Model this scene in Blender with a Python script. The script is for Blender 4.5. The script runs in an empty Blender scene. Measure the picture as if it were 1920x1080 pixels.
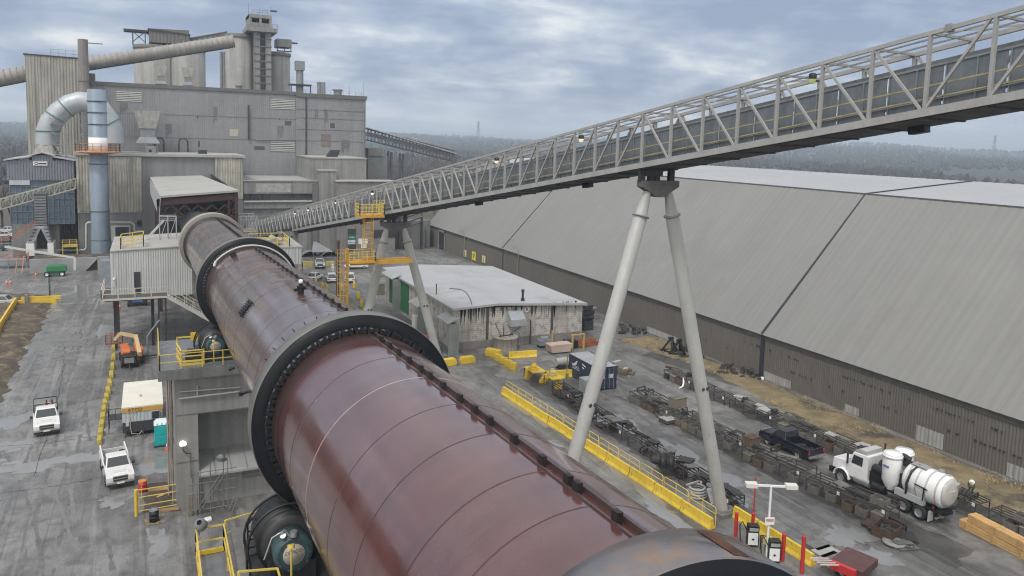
import bpy, math, random
from mathutils import Vector, Matrix
SC = bpy.context.scene
COL = SC.collection
RND = random.Random(7)
sin, cos, pi, rad = math.sin, math.cos, math.pi, math.radians
V = Vector
# ---------------------------------------------------------------- camera
F, CX, CY = 1430.3, 960.0, 415.74
PITCH, ROLL, YAW, CAMZ = .1042058, -.02813685, .44604498, 27.0
fwd = V((sin(YAW)*cos(PITCH), cos(YAW)*cos(PITCH), -sin(PITCH)))
rgt0 = V((cos(YAW), -sin(YAW), 0)); dwn0 = fwd.cross(rgt0)
rgt = rgt0*cos(ROLL)+dwn0*sin(ROLL); dwn = dwn0*cos(ROLL)-rgt0*sin(ROLL)
CAM = V((0, 0, CAMZ))
cd = bpy.data.cameras.new('camera'); cam = bpy.data.objects.new('camera', cd); COL.objects.link(cam)
cd.sensor_width = 36; cd.lens = 36*F/1920; cd.shift_y = -(540-CY)/1920; cd.clip_start = .5; cd.clip_end = 12000
m3 = Matrix((rgt, -dwn, -fwd)).transposed(); cam.matrix_world = Matrix.Translation(CAM) @ m3.to_4x4()
SC.camera = cam
def ray(x, y): return rgt*((x-CX)/F)+dwn*((y-CY)/F)+fwd
def at(x, y, Y): d = ray(x, y); return CAM+d*(Y/d.y)          # world point of a photo pixel at distance Y along the kiln direction
def atx(x, y, X): d = ray(x, y); return CAM+d*(X/d.x)
def gr(x, y, z=0): d = ray(x, y); return CAM+d*((z-CAMZ)/d.z)  # world point of a photo pixel on the ground
# ---------------------------------------------------------------- world and sun
SUN_EL, SUN_ROT = rad(58), rad(226)
w = bpy.data.worlds.new('World'); SC.world = w; w.use_nodes = True
nt = w.node_tree; nt.nodes.clear(); N = nt.nodes.new; L = nt.links.new
def nd(t, **k):
    n = N(t)
    for a, b in k.items():
        if a[0] == 'i' and a[1:].isdigit(): n.inputs[int(a[1:])].default_value = b
        else: setattr(n, a, b)
    return n
out = N('ShaderNodeOutputWorld'); bg = nd('ShaderNodeBackground'); bg.inputs[1].default_value = .1
sky = nd('ShaderNodeTexSky', sky_type='NISHITA', sun_disc=False); sky.sun_elevation = SUN_EL; sky.sun_rotation = SUN_ROT; sky.air_density = 1.4; sky.dust_density = 3
tc = N('ShaderNodeTexCoord'); sep = N('ShaderNodeSeparateXYZ'); L(tc.outputs['Generated'], sep.inputs[0])
# cloud deck: project the view direction onto a flat layer
zc = nd('ShaderNodeMath', operation='MAXIMUM', i1=0.0); L(sep.outputs[2], zc.inputs[0])
za = nd('ShaderNodeMath', operation='ADD', i1=.075); L(zc.outputs[0], za.inputs[0])
dx = nd('ShaderNodeMath', operation='DIVIDE'); L(sep.outputs[0], dx.inputs[0]); L(za.outputs[0], dx.inputs[1])
dy = nd('ShaderNodeMath', operation='DIVIDE'); L(sep.outputs[1], dy.inputs[0]); L(za.outputs[0], dy.inputs[1])
cmb = N('ShaderNodeCombineXYZ'); L(dx.outputs[0], cmb.inputs[0]); L(dy.outputs[0], cmb.inputs[1])
mp = nd('ShaderNodeMapping'); mp.inputs['Rotation'].default_value = (0, 0, rad(24)); mp.inputs['Scale'].default_value = (.55, .95, 1); mp.inputs['Location'].default_value = (2.3, 1.1, 0)
L(cmb.outputs[0], mp.inputs[0])
n1 = nd('ShaderNodeTexNoise'); n1.inputs['Scale'].default_value = .8; n1.inputs['Detail'].default_value = 10; n1.inputs['Roughness'].default_value = .6; n1.inputs['Distortion'].default_value = .25; L(mp.outputs[0], n1.inputs[0])
cr = nd('ShaderNodeValToRGB'); e = cr.color_ramp.elements
e[0].position = .425; e[0].color = (.30, .37, .52, 1); e[1].position = .63; e[1].color = (.80, .83, .87, 1)
x = cr.color_ramp.elements.new(.49); x.color = (.38, .455, .60, 1)
x = cr.color_ramp.elements.new(.55); x.color = (.51, .58, .69, 1)
n2 = nd('ShaderNodeTexNoise'); n2.inputs['Scale'].default_value = 7; n2.inputs['Detail'].default_value = 8; n2.inputs['Roughness'].default_value = .55
mp2 = nd('ShaderNodeMapping'); mp2.inputs['Scale'].default_value = (1, 1, 2.6); L(tc.outputs['Generated'], mp2.inputs[0]); L(mp2.outputs[0], n2.inputs[0])
pz = nd('ShaderNodeMapRange'); pz.inputs[1].default_value = .30; pz.inputs[2].default_value = .04; pz.inputs[3].default_value = .3; pz.inputs[4].default_value = .72; L(sep.outputs[2], pz.inputs[0])
mf = nd('ShaderNodeMixRGB'); L(pz.outputs[0], mf.inputs[0]); L(n1.outputs[0], mf.inputs[1]); L(n2.outputs[0], mf.inputs[2]); L(mf.outputs[0], cr.inputs[0])
# brighter, paler towards the horizon where the deck thins
hz = nd('ShaderNodeMapRange'); hz.inputs[1].default_value = 0; hz.inputs[2].default_value = .07; hz.inputs[3].default_value = .75; hz.inputs[4].default_value = 0
L(sep.outputs[2], hz.inputs[0])
mx = nd('ShaderNodeMixRGB'); mx.inputs[2].default_value = (.68, .75, .83, 1); L(hz.outputs[0], mx.inputs[0]); L(cr.outputs[0], mx.inputs[1])
# sky above the frame: plain bright overcast
zu = nd('ShaderNodeMapRange'); zu.inputs[1].default_value = .2; zu.inputs[2].default_value = .7; zu.inputs[3].default_value = 0; zu.inputs[4].default_value = .75
L(sep.outputs[2], zu.inputs[0])
mu = nd('ShaderNodeMixRGB'); mu.inputs[2].default_value = (.98, .965, .95, 1); L(zu.outputs[0], mu.inputs[0]); L(mx.outputs[0], mu.inputs[1])
sc10 = nd('ShaderNodeMixRGB', blend_type='MULTIPLY'); sc10.inputs[0].default_value = 1; sc10.inputs[2].default_value = (9, 9, 9, 1); # the cloud is thinner and brighter around the hidden sun
sv = nd('ShaderNodeVectorMath', operation='DOT_PRODUCT'); sv.inputs[1].default_value = (sin(SUN_ROT)*cos(rad(22)), cos(SUN_ROT)*cos(rad(22)), sin(rad(22))); L(tc.outputs['Generated'], sv.inputs[0])
sg = nd('ShaderNodeMapRange'); sg.inputs[1].default_value = .15; sg.inputs[2].default_value = 1; sg.inputs[3].default_value = 0; sg.inputs[4].default_value = .85; L(sv.outputs['Value'], sg.inputs[0])
mg = nd('ShaderNodeMixRGB'); mg.inputs[2].default_value = (1.75, 1.68, 1.58, 1); L(sg.outputs[0], mg.inputs[0]); L(mu.outputs[0], mg.inputs[1]); L(mg.outputs[0], sc10.inputs[1])
mn = nd('ShaderNodeMixRGB'); mn.inputs[0].default_value = .9; L(sky.outputs[0], mn.inputs[1]); L(sc10.outputs[0], mn.inputs[2])
L(mn.outputs[0], bg.inputs[0]); L(bg.outputs[0], out.inputs[0])
sd = bpy.data.lights.new('sun', 'SUN'); sd.energy = 1.45; sd.angle = rad(10); sd.color = (1, .98, .955)
sun = bpy.data.objects.new('sun', sd); COL.objects.link(sun)
sdir = V((sin(SUN_ROT)*cos(SUN_EL), cos(SUN_ROT)*cos(SUN_EL), sin(SUN_EL)))   # towards the sun
sun.rotation_euler = sdir.to_track_quat('Z', 'Y').to_euler(); sun.location = (-60, -60, 120)
SC.view_settings.view_transform = 'Standard'; SC.view_settings.look = 'None'; SC.view_settings.exposure = 0.28; SC.view_settings.gamma = 1
SC.render.engine = 'CYCLES'; SC.cycles.max_bounces = 5; SC.cycles.diffuse_bounces = 3; SC.cycles.glossy_bounces = 2; SC.cycles.volume_bounces = 0
SC.cycles.use_denoising = True; SC.cycles.filter_width = 1.1
# ---------------------------------------------------------------- materials
MATS = {}
def mat(name, col, rough=.7, metal=0, var=.18, scale=.6, bump=0, streak=0, streak_scale=3., spots=None, spot_scale=1.5, spot_amt=.55, wave=None, emit=None, spec=.5, ring=0, coat=0, alpha=1, smap=None):
    """procedural material: base colour broken up by noise, optional vertical run-down streaks, spots of a second colour, profile bump"""
    if name in MATS: return MATS[name]
    m = bpy.data.materials.new(name); MATS[name] = m; m.use_nodes = True
    t = m.node_tree; b = t.nodes['Principled BSDF']; n = t.nodes.new; l = t.links.new
    b.inputs['Roughness'].default_value = rough; b.inputs['Metallic'].default_value = metal; b.inputs['Specular IOR Level'].default_value = spec
    if coat: b.inputs['Coat Weight'].default_value = coat; b.inputs['Coat Roughness'].default_value = .15
    if alpha < 1: b.inputs['Alpha'].default_value = alpha
    tc = n('ShaderNodeTexCoord')
    def noise(sc, det=5, vec=None, rg=.6):
        q = n('ShaderNodeTexNoise'); q.inputs['Scale'].default_value = sc; q.inputs['Detail'].default_value = det; q.inputs['Roughness'].default_value = rg
        l(vec or tc.outputs['Object'], q.inputs['Vector']); return q.outputs[0]
    def mapping(s):
        q = n('ShaderNodeMapping'); q.inputs['Scale'].default_value = s; l(tc.outputs['Object'], q.inputs[0]); return q.outputs[0]
    def rng(src, a, b2, c, d):
        q = n('ShaderNodeMapRange'); q.inputs[1].default_value = a; q.inputs[2].default_value = b2; q.inputs[3].default_value = c; q.inputs[4].default_value = d
        l(src, q.inputs[0]); return q.outputs[0]
    def mixc(fac, a, c, bt='MIX'):
        q = n('ShaderNodeMixRGB'); q.blend_type = bt
        for i, s in ((0, fac), (1, a), (2, c)):
            if isinstance(s, (int, float)): q.inputs[i].default_value = s
            elif isinstance(s, tuple): q.inputs[i].default_value = s if len(s) == 4 else (*s, 1)
            else: l(s, q.inputs[i])
        return q.outputs[0]
    lo = tuple(c*(1-var*1.2) for c in col); hi = tuple(min(1, c*(1+var)) for c in col)
    c = mixc(rng(noise(scale), .3, .7, 0, 1), lo, hi)
    if var > 0:
        c = mixc(rng(noise(scale*9, 3), .35, .65, 0, .5), c, tuple(x*(1-var) for x in col))
    if streak:
        s = noise(1, 6, mapping(smap or (streak_scale, streak_scale, .09*streak_scale/3)), .65)
        c = mixc(rng(s, .45, .72, 0, streak), c, tuple(x*.35 for x in col))
        c = mixc(rng(s, .42, .25, 0, streak*.6), c, tuple(min(1, x*1.45) for x in col))
    if ring:
        s = noise(1, 5, mapping((.15, ring, .15)), .7)
        c = mixc(rng(s, .42, .68, 0, .55), c, tuple(x*.45 for x in col))
        rr = rng(noise(1, 4, mapping((.35, ring*.5, .35))), .3, .7, max(.05, rough-.1), rough+.14); l(rr, b.inputs['Roughness'])
    if spots:
        c = mixc(rng(noise(spot_scale, 6, None, .7), spot_amt, spot_amt+.12, 0, .9), c, spots)
    l(c, b.inputs['Base Color'])
    if not ring and var > 0:
        l(rng(noise(scale*3, 4), .3, .7, max(.03, rough-.12), min(1, rough+.12)), b.inputs['Roughness'])
    if bump or wave:
        bp = n('ShaderNodeBump'); bp.inputs['Strength'].default_value = .6; bp.inputs['Distance'].default_value = bump or .03
        if wave:
            wv = n('ShaderNodeTexWave'); wv.bands_direction = wave[0]; wv.inputs['Scale'].default_value = 2*pi/wave[1]/20*1.0; wv.wave_profile = 'SIN'
            l(tc.outputs['Object'], wv.inputs['Vector']); l(wv.outputs[1], bp.inputs['Height'])
        else: l(noise(scale*12, 6), bp.inputs['Height'])
        l(bp.outputs[0], b.inputs['Normal'])
    if emit:
        b.inputs['Emission Color'].default_value = (*emit[0], 1); b.inputs['Emission Strength'].default_value = emit[1]
    return m
# ---------------------------------------------------------------- mesh builder
OFF = {}
class MB:
    def __init__(s): s.v = []; s.f = []; s.sm = []
    def add(s, vs, fs, smooth=False):
        o = len(s.v); s.v += [tuple(p) for p in vs]; s.f += [tuple(i+o for i in f) for f in fs]; s.sm += [smooth]*len(fs); return s
    def box(s, x0, x1, y0, y1, z0, z1):
        return s.add([(x, y, z) for x in (x0, x1) for y in (y0, y1) for z in (z0, z1)], [(0, 1, 3, 2), (4, 6, 7, 5), (0, 4, 5, 1), (2, 3, 7, 6), (0, 2, 6, 4), (1, 5, 7, 3)])
    def obox(s, c, size, rz=0, tilt=0):
        """box with its bottom centre at c, turned by rz and tilted about its own x axis"""
        M = Matrix.Rotation(rz, 3, 'Z') @ Matrix.Rotation(tilt, 3, 'X'); c = V(c); a, b, h = size[0]/2, size[1]/2, size[2]
        return s.add([c+M @ V((x, y, z)) for x in (-a, a) for y in (-b, b) for z in (0, h)], [(0, 1, 3, 2), (4, 6, 7, 5), (0, 4, 5, 1), (2, 3, 7, 6), (0, 2, 6, 4), (1, 5, 7, 3)])
    def bar(s, p, q, w, h=None, up=V((0, 0, 1))):
        h = h or w; p, q = V(p), V(q); d = (q-p).normalized(); u = V(up)
        if abs(d.dot(u)) > .98: u = V((1, 0, 0))
        a = d.cross(u).normalized(); b = a.cross(d)
        vs = [r+a*i*w/2+b*j*h/2 for r in (p, q) for i, j in ((-1, -1), (1, -1), (1, 1), (-1, 1))]
        return s.add(vs, [(3, 2, 1, 0), (4, 5, 6, 7), (0, 1, 5, 4), (1, 2, 6, 5), (2, 3, 7, 6), (3, 0, 4, 7)])
    def cyl(s, p, q, r, r2=None, n=12, caps=True, smooth=True):
        return s.tube([p, q], [r, r if r2 is None else r2], n, caps, smooth)
    def tube(s, path, r, n=8, caps=True, smooth=True):
        path = [V(p) for p in path]; k = len(path); rs = r if isinstance(r, (list, tuple)) else [r]*k; vs = []
        d0 = (path[1]-path[0]).normalized(); u = V((0, 0, 1)) if abs(d0.z) < .95 else V((1, 0, 0)); a = d0.cross(u).normalized()
        for i, p in enumerate(path):
            if i == 0: d = d0
            elif i == k-1: d = (p-path[i-1]).normalized()
            else: d = ((p-path[i-1]).normalized()+(path[i+1]-p).normalized()).normalized()
            a = (a-d*a.dot(d)).normalized(); b = d.cross(a)
            vs += [p+(a*cos(2*pi*j/n)+b*sin(2*pi*j/n))*rs[i] for j in range(n)]
        fs = [(i*n+j, i*n+(j+1) % n, (i+1)*n+(j+1) % n, (i+1)*n+j) for i in range(k-1) for j in range(n)]
        s.add(vs, fs, smooth)
        if caps:
            s.add(vs[:n], [tuple(range(n-1, -1, -1))]); s.add(vs[-n:], [tuple(range(n))])
        return s
    def lathe(s, prof, c=(0, 0, 0), axis=(0, 0, 1), n=24, smooth=True, xref=None, a0=0, a1=2*pi):
        """prof: (radius, distance along axis)"""
        ax = V(axis).normalized(); c = V(c); u = V(xref) if xref else (V((1, 0, 0)) if abs(ax.x) < .9 else V((0, 1, 0)))
        a = (u-ax*u.dot(ax)).normalized(); b = ax.cross(a); full = abs(a1-a0-2*pi) < 1e-6; m = n if full else n+1
        vs = [c+ax*h+(a*cos(a0+(a1-a0)*j/n)+b*sin(a0+(a1-a0)*j/n))*r for r, h in prof for j in range(m)]
        fs = [(i*m+j, i*m+(j+1) % m, (i+1)*m+(j+1) % m, (i+1)*m+j) for i in range(len(prof)-1) for j in range(n)]
        return s.add(vs, fs, smooth)
    def disc(s, c, axis, r, n=20):
        ax = V(axis).normalized(); u = V((1, 0, 0)) if abs(ax.x) < .9 else V((0, 1, 0)); a = (u-ax*u.dot(ax)).normalized(); b = ax.cross(a); c = V(c)
        return s.add([c+(a*cos(2*pi*j/n)+b*sin(2*pi*j/n))*r for j in range(n)], [tuple(range(n))])
    def prism(s, poly, a, b, axis='x'):
        """extrude a 2-D outline from a to b along axis; outline is (y,z) for x, (x,z) for y, (x,y) for z"""
        n = len(poly)
        def P(p, t): return {'x': (t, p[0], p[1]), 'y': (p[0], t, p[1]), 'z': (p[0], p[1], t)}[axis]
        return s.add([P(p, a) for p in poly]+[P(p, b) for p in poly], [tuple(range(n-1, -1, -1)), tuple(range(n, 2*n))]+[(i, (i+1) % n, n+(i+1) % n, n+i) for i in range(n)])
    def quad(s, a, b, c, d): return s.add([a, b, c, d], [(0, 1, 2, 3)])
    def corr(s, p, q, up0, up1, pitch=.3, depth=.06, nrm=None, up=(0, 0, 1)):
        """ribbed sheet from p to q (ground line), raised along `up` from up0 to up1 (numbers, or pairs at p and q)"""
        p, q, up = V(p), V(q), V(up); d = q-p; n = max(1, round(d.length/pitch)); nn = V(nrm) if nrm else d.cross(up).normalized()
        a0, a1 = up0 if isinstance(up0, tuple) else (up0, up0); b0, b1 = up1 if isinstance(up1, tuple) else (up1, up1)
        vs = []
        for i in range(n):
            for fr, k in ((0, 0), (.3, 0), (.5, 1), (.8, 1)):
                t = (i+fr)/n; base = p+d*t+nn*depth*k
                vs += [base+up*(a0+(a1-a0)*t), base+up*(b0+(b1-b0)*t)]
        vs += [p+d+up*a1, p+d+up*b1]
        return s.add(vs, [(2*i, 2*i+2, 2*i+3, 2*i+1) for i in range(len(vs)//2-1)])
    def text(s, body, origin, xdir, ydir, size, extrude=.0, align='LEFT'):
        cu = bpy.data.curves.new('t', 'FONT'); cu.body = body; cu.size = size; cu.align_x = align; cu.resolution_u = 2
        o = bpy.data.objects.new('t', cu); COL.objects.link(o); dg = bpy.context.evaluated_depsgraph_get(); me = o.evaluated_get(dg).to_mesh()
        X, Y, O = V(xdir).normalized(), V(ydir).normalized(), V(origin)
        s.add([O+X*v.co.x+Y*v.co.y for v in me.vertices], [tuple(p.vertices) for p in me.polygons])
        o.evaluated_get(dg).to_mesh_clear(); bpy.data.objects.remove(o); bpy.data.curves.remove(cu); return s
    def build(s, name, m, parent=None, loc=(0, 0, 0), bevel=0, seg=1):
        """link as ONE mesh object; geometry is given in world space (or in the root's space when the root is a prototype at the origin)"""
        off = OFF[parent.name] if parent else V(loc)
        me = bpy.data.meshes.new(name); me.from_pydata([V(p)-off for p in s.v], [], s.f); me.validate()
        if len(me.polygons) == len(s.sm): me.polygons.foreach_set('use_smooth', s.sm)
        me.materials.append(m); o = bpy.data.objects.new(name, me); COL.objects.link(o); OFF[o.name] = V(off)
        if parent: o.parent = parent
        else: o.location = off
        if bevel:
            bv = o.modifiers.new('bevel', 'BEVEL'); bv.width = bevel; bv.segments = seg; bv.limit_method = 'ANGLE'; bv.angle_limit = rad(35)
        return o
def tag(o, label=None, cat=None, group=None, kind=None):
    if label: o['label'] = label
    if cat: o['category'] = cat
    if group: o['group'] = group
    if kind: o['kind'] = kind
    return o
def thing(name, label, cat, loc=(0, 0, 0), group=None):
    o = bpy.data.objects.new(name, None); COL.objects.link(o); o.location = loc; o.empty_display_size = .3; OFF[o.name] = V(loc)
    return tag(o, label, cat, group)
def copy_tree(o, parent=None):
    c = o.copy(); COL.objects.link(c); OFF[c.name] = OFF.get(o.name, V((0, 0, 0)))
    if parent: c.parent = parent
    for ch in o.children: copy_tree(ch, c)
    return c
def place(proto, used, loc, rz=0, label=None, group=None):
    """first call uses the prototype itself, later calls copy it with its parts"""
    o = copy_tree(proto) if used[0] else proto
    used[0] = True; o.location = loc; o.rotation_euler = (0, 0, rz)
    if label: o['label'] = label
    if group: o['group'] = group
    return o
ORD = ['nearest', 'second', 'third', 'fourth', 'fifth', 'sixth', 'seventh', 'eighth', 'ninth', 'tenth', 'eleventh', 'twelfth', 'thirteenth', 'fourteenth', 'fifteenth', 'sixteenth', 'seventeenth', 'eighteenth']
# shared materials
CONC = mat('concrete', (.265, .263, .25), .85, var=.16, scale=.35, streak=.55, streak_scale=1.4, bump=.01)
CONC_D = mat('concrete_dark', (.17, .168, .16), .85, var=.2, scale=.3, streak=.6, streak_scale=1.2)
CLAD = mat('grey_cladding', (.245, .248, .253), .75, var=.14, scale=.12, streak=.2, streak_scale=1.0)
CLAD_W = mat('weathered_cladding', (.36, .345, .30), .75, var=.16, scale=.3, streak=.75, streak_scale=1.6)
CLAD_D = mat('sheeted_wall', (.138, .126, .110), .8, var=.12, scale=.12, streak=.2, streak_scale=6)
ROOFG = mat('dusty_roof', (.36, .35, .33), .9, var=.16, scale=.25, bump=.01)
STEEL_W = mat('pale_painted_steel', (.50, .50, .46), .5, var=.12, scale=.8)
STEEL_G = mat('grey_steel', (.24, .25, .26), .55, var=.2, scale=1)
STEEL_D = mat('dark_steel', (.035, .035, .038), .55, var=.3, scale=1.5)
BLACK = mat('black_greasy_steel', (.012, .013, .016), .5, var=.3, scale=1)
RUST = mat('rusty_steel', (.10, .062, .045), .8, var=.35, scale=1.5)
YEL = mat('yellow_paint', (.72, .50, .045), .55, var=.1, scale=1, spots=(.24, .19, .08), spot_scale=2.2, spot_amt=.57, streak=.2)
YEL_R = mat('yellow_railing', (.66, .50, .10), .5, var=.1, scale=2)
AMBER = mat('amber_paint', (.60, .33, .045), .55, var=.12, scale=2)
CREAM_R = mat('cream_railing', (.55, .51, .42), .6, var=.12, scale=2)
ORANGE = mat('orange_paint', (.58, .15, .045), .45, var=.12, scale=2)
GREEN = mat('green_paint', (.03, .22, .08), .45, var=.15, scale=2)
WHITE = mat('white_paint', (.78, .78, .77), .35, var=.05, scale=1.2)
GLASS = mat('dark_glass', (.03, .036, .04), .06, var=0, spec=.9)
RUBBER = mat('tyre_rubber', (.02, .02, .02), .85, var=.2, scale=4)
CHROME = mat('bare_metal', (.45, .45, .45), .35, metal=.6, var=.1)
RED = mat('red_paint', (.50, .03, .03), .45, var=.12, scale=2)
WOOD = mat('weathered_wood', (.22, .17, .12), .85, var=.25, scale=2)
WOODN = mat('fresh_lumber', (.58, .36, .15), .75, var=.18, scale=2)
TEAL = mat('teal_housing', (.045, .085, .095), .5, var=.2, scale=2, spots=(.1, .09, .07), spot_scale=3, spot_amt=.62)
def rails(mb, path, h=1.07, r=.03, posts=1.8, toe=False, mid=1, bars=None):
    """handrail along a path of deck points"""
    path = [V(p) for p in path]; up = V((0, 0, 1))
    for a, b in zip(path, path[1:]):
        for k in range(mid+1): mb.bar(a+up*h*(k+1)/(mid+1), b+up*h*(k+1)/(mid+1), r*1.6)
        n = max(1, round((b-a).length/posts))
        for i in range(n+1): p = a+(b-a)*i/n; mb.bar(p, p+up*h, r*2)
        if toe: mb.bar(a+up*.08, b+up*.08, .02, .16)
    return mb
# ================================================================ SETTING: ground, verges, hills, woods, haze
def yard_mat(name, dark, light, puddle=.60, track=True):
    m = bpy.data.materials.new(name); m.use_nodes = True; t = m.node_tree; b = t.nodes['Principled BSDF']; n = t.nodes.new; l = t.links.new
    tc = n('ShaderNodeTexCoord')
    def noise(sc, det, s=(1, 1, 1), rot=0, dist=0):
        mpn = n('ShaderNodeMapping'); mpn.inputs['Scale'].default_value = s; mpn.inputs['Rotation'].default_value = (0, 0, rot); l(tc.outputs['Object'], mpn.inputs[0])
        q = n('ShaderNodeTexNoise'); q.inputs['Scale'].default_value = sc; q.inputs['Detail'].default_value = det; q.inputs['Roughness'].default_value = .62; q.inputs['Distortion'].default_value = dist; l(mpn.outputs[0], q.inputs[0]); return q.outputs[0]
    def rng(src, a, c, d=0, e=1):
        q = n('ShaderNodeMapRange'); q.inputs[1].default_value = a; q.inputs[2].default_value = c; q.inputs[3].default_value = d; q.inputs[4].default_value = e; l(src, q.inputs[0]); return q.outputs[0]
    def mix(f, a, c):
        q = n('ShaderNodeMixRGB')
        for i, s in ((0, f), (1, a), (2, c)):
            if isinstance(s, (int, float)): q.inputs[i].default_value = s
            elif isinstance(s, tuple): q.inputs[i].default_value = (*s, 1)
            else: l(s, q.inputs[i])
        return q.outputs[0]
    c = mix(rng(noise(.09, 8), .36, .64), dark, light)
    c = mix(rng(noise(.55, 8, dist=.6), .45, .66, 0, .65), c, tuple(x*.55 for x in dark))
    if track:
        c = mix(rng(noise(.5, 7, (2.2, .09, 1), .02, .9), .50, .66, 0, .4), c, tuple(min(1, x*1.25) for x in light))
        c = mix(rng(noise(.5, 7, (2.8, .11, 1), -.09, 1.3), .55, .68, 0, .45), c, tuple(x*.5 for x in dark))
    c = mix(rng(noise(.28, 9, dist=1.2), .52, .7, 0, .6), c, tuple(x*.5 for x in dark)); c = mix(rng(noise(5, 4), .5, .7, 0, .35), c, tuple(x*.5 for x in dark))
    wet = rng(noise(.16, 7, (1, .55, 1), .3), .42, .62)
    pud = rng(noise(.12, 4, (1, .6, 1), .6, .4), puddle, puddle+.025)
    c2 = mix(pud, c, tuple(x*.95 for x in light)); l(c2, b.inputs['Base Color'])
    r1 = rng(wet, 0, 1, .62, .24)
    r = n('ShaderNodeMixRGB'); l(pud, r.inputs[0]); l(r1, r.inputs[1]); r.inputs[2].default_value = (.035,)*3+(1,); l(r.outputs[0], b.inputs['Roughness'])
    bp = n('ShaderNodeBump'); bp.inputs['Distance'].default_value = .05
    st = n('ShaderNodeMath'); st.operation = 'SUBTRACT'; st.inputs[0].default_value = 1; l(pud, st.inputs[1]); l(st.outputs[0], bp.inputs['Strength'])
    l(noise(2.2, 8, (1.5, .5, 1)), bp.inputs['Height']); l(bp.outputs[0], b.inputs['Normal']); b.inputs['Specular IOR Level'].default_value = .5
    return m
g = MB(); g.quad((-5000, -900, -.02), (6500, -900, -.02), (6500, 9000, -.02), (-5000, 9000, -.02))
tag(g.build('ground', mat('winter_field', (.10, .082, .058), .95, var=.3, scale=.01, spots=(.16, .13, .08), spot_scale=.03)), kind='structure')
YARD_L = yard_mat('wet_road', (.125, .122, .12), (.26, .257, .252), .60)
YARD_R = yard_mat('wet_yard', (.09, .087, .083), (.235, .23, .22), .63)
g = MB(); g.quad((-60, -20, .004), (1.5, -20, .004), (1.5, 215, .004), (-60, 215, .004)); tag(g.build('road', YARD_L), kind='structure')
g = MB(); g.quad((1.5, -20, .004), (75, -20, .004), (75, 215, .004), (1.5, 215, .004)); tag(g.build('yard', YARD_R), kind='structure')
def hsh(x, y): return math.sin(x*1.7+y*.6)*math.sin(y*1.3-x*.4)+.5*math.sin(x*4.1+1)*math.sin(y*3.7)
def inside(x, y, P):
    c = False; j = len(P)-1
    for i in range(len(P)):
        if (P[i][1] > y) != (P[j][1] > y) and x < (P[j][0]-P[i][0])*(y-P[i][1])/(P[j][1]-P[i][1])+P[i][0]: c = not c
        j = i
    return c
def edge_d(x, y, P):
    best = 1e9
    for i in range(len(P)):
        a, b = V(P[i]), V(P[(i+1) % len(P)]); ab = b-a; t = max(0, min(1, (V((x, y))-a).dot(ab)/ab.length_squared)); best = min(best, (a+ab*t-V((x, y))).length)
    return best
def mound(name, P, m, h, step, fall=2.):
    xs = [p[0] for p in P]; ys = [p[1] for p in P]; x0, y0 = min(xs)-step, min(ys)-step; nx = int((max(xs)-x0)/step)+2; ny = int((max(ys)-y0)/step)+2; b = MB(); vs = []
    for j in range(ny):
        for i in range(nx):
            x, y = x0+i*step, y0+j*step; d = edge_d(x, y, P)*(1 if inside(x, y, P) else -1); k = max(0, min(1, d/fall+.15*hsh(x*.9, y*.9)))
            vs.append((x, y, -.12+k*(.14+h*(.55+.45*hsh(x*.5, y*.5)))+k*RND.uniform(0, .08)))
    b.add(vs, [(j*nx+i, j*nx+i+1, (j+1)*nx+i+1, (j+1)*nx+i) for j in range(ny-1) for i in range(nx-1)], True)
    return tag(b.build(name, m), kind='structure')
DIRT = mat('wet_dirt', (.085, .066, .048), .85, var=.35, scale=.5, bump=.06, spots=(.20, .155, .09), spot_scale=.55, spot_amt=.5)
def pl(*q): return [tuple(gr(x, y)[:2]) for x, y in q]
mound('dirt_verge', pl((-60, 545), (20, 548), (112, 552), (100, 585), (70, 640), (42, 690), (22, 745), (-40, 790)), DIRT, .5, .6)
VERGE = pl((1240, 668), (1310, 690), (1395, 735), (1500, 792), (1600, 838), (1700, 890), (1790, 935), (1930, 985), (2200, 1090))+[(64.9, 18), (64.9, 88), (58, 88)]
GRASSM = mat('dead_grass_ground', (.21, .165, .092), .95, var=.35, scale=.5, bump=.06, spots=(.045, .04, .036), spot_scale=.22, spot_amt=.50)
mound('grass_verge', VERGE, GRASSM, .35, .6, 1.5)
b = MB(); r2 = random.Random(3)
for _ in range(9000):
    x, y = r2.uniform(50, 64.8), r2.uniform(18, 86)
    if not inside(x, y, VERGE) or hsh(x*.3, y*.22) < -.35 or r2.random() < (y-52)/60: continue
    for k in range(4):
        a = r2.uniform(0, 6.3); h = r2.uniform(.08, .26); lx, ly = cos(a)*r2.uniform(.05, .3), sin(a)*r2.uniform(.05, .3); ox, oy = r2.uniform(-.2, .2), r2.uniform(-.2, .2); z = .15
        b.add([(x+ox-ly*.12, y+oy+lx*.12, z), (x+ox+ly*.12, y+oy-lx*.12, z), (x+ox+lx, y+oy+ly, z+h)], [(0, 1, 2)])
tag(b.build('dry_grass', mat('dry_grass', (.38, .30, .165), .9, var=.35, scale=.3)), 'dry straw coloured grass on the verge along the grey shed wall', 'grass', kind='stuff')
# rubble heap at the foot of the shed
b = MB(); r2 = random.Random(5)
for c0, n, s in ((gr(1395, 700), 60, 3.0), (gr(1290, 665), 40, 2.6), (gr(1180, 620), 30, 3)):
    for _ in range(n):
        a = r2.uniform(0, 6.3); rr = s*r2.random()**.5; q = r2.uniform(.15, .5); b.obox((c0.x+cos(a)*rr, c0.y+sin(a)*rr, .1), (q, q*1.2, q*.7+.5*(1-rr/s)), a, .3)
tag(b.build('rubble', mat('dark_rubble', (.06, .055, .05), .9, var=.4, scale=2)), 'dark rubble and debris strewn at the foot of the grey shed', 'rubble', kind='stuff')
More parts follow.
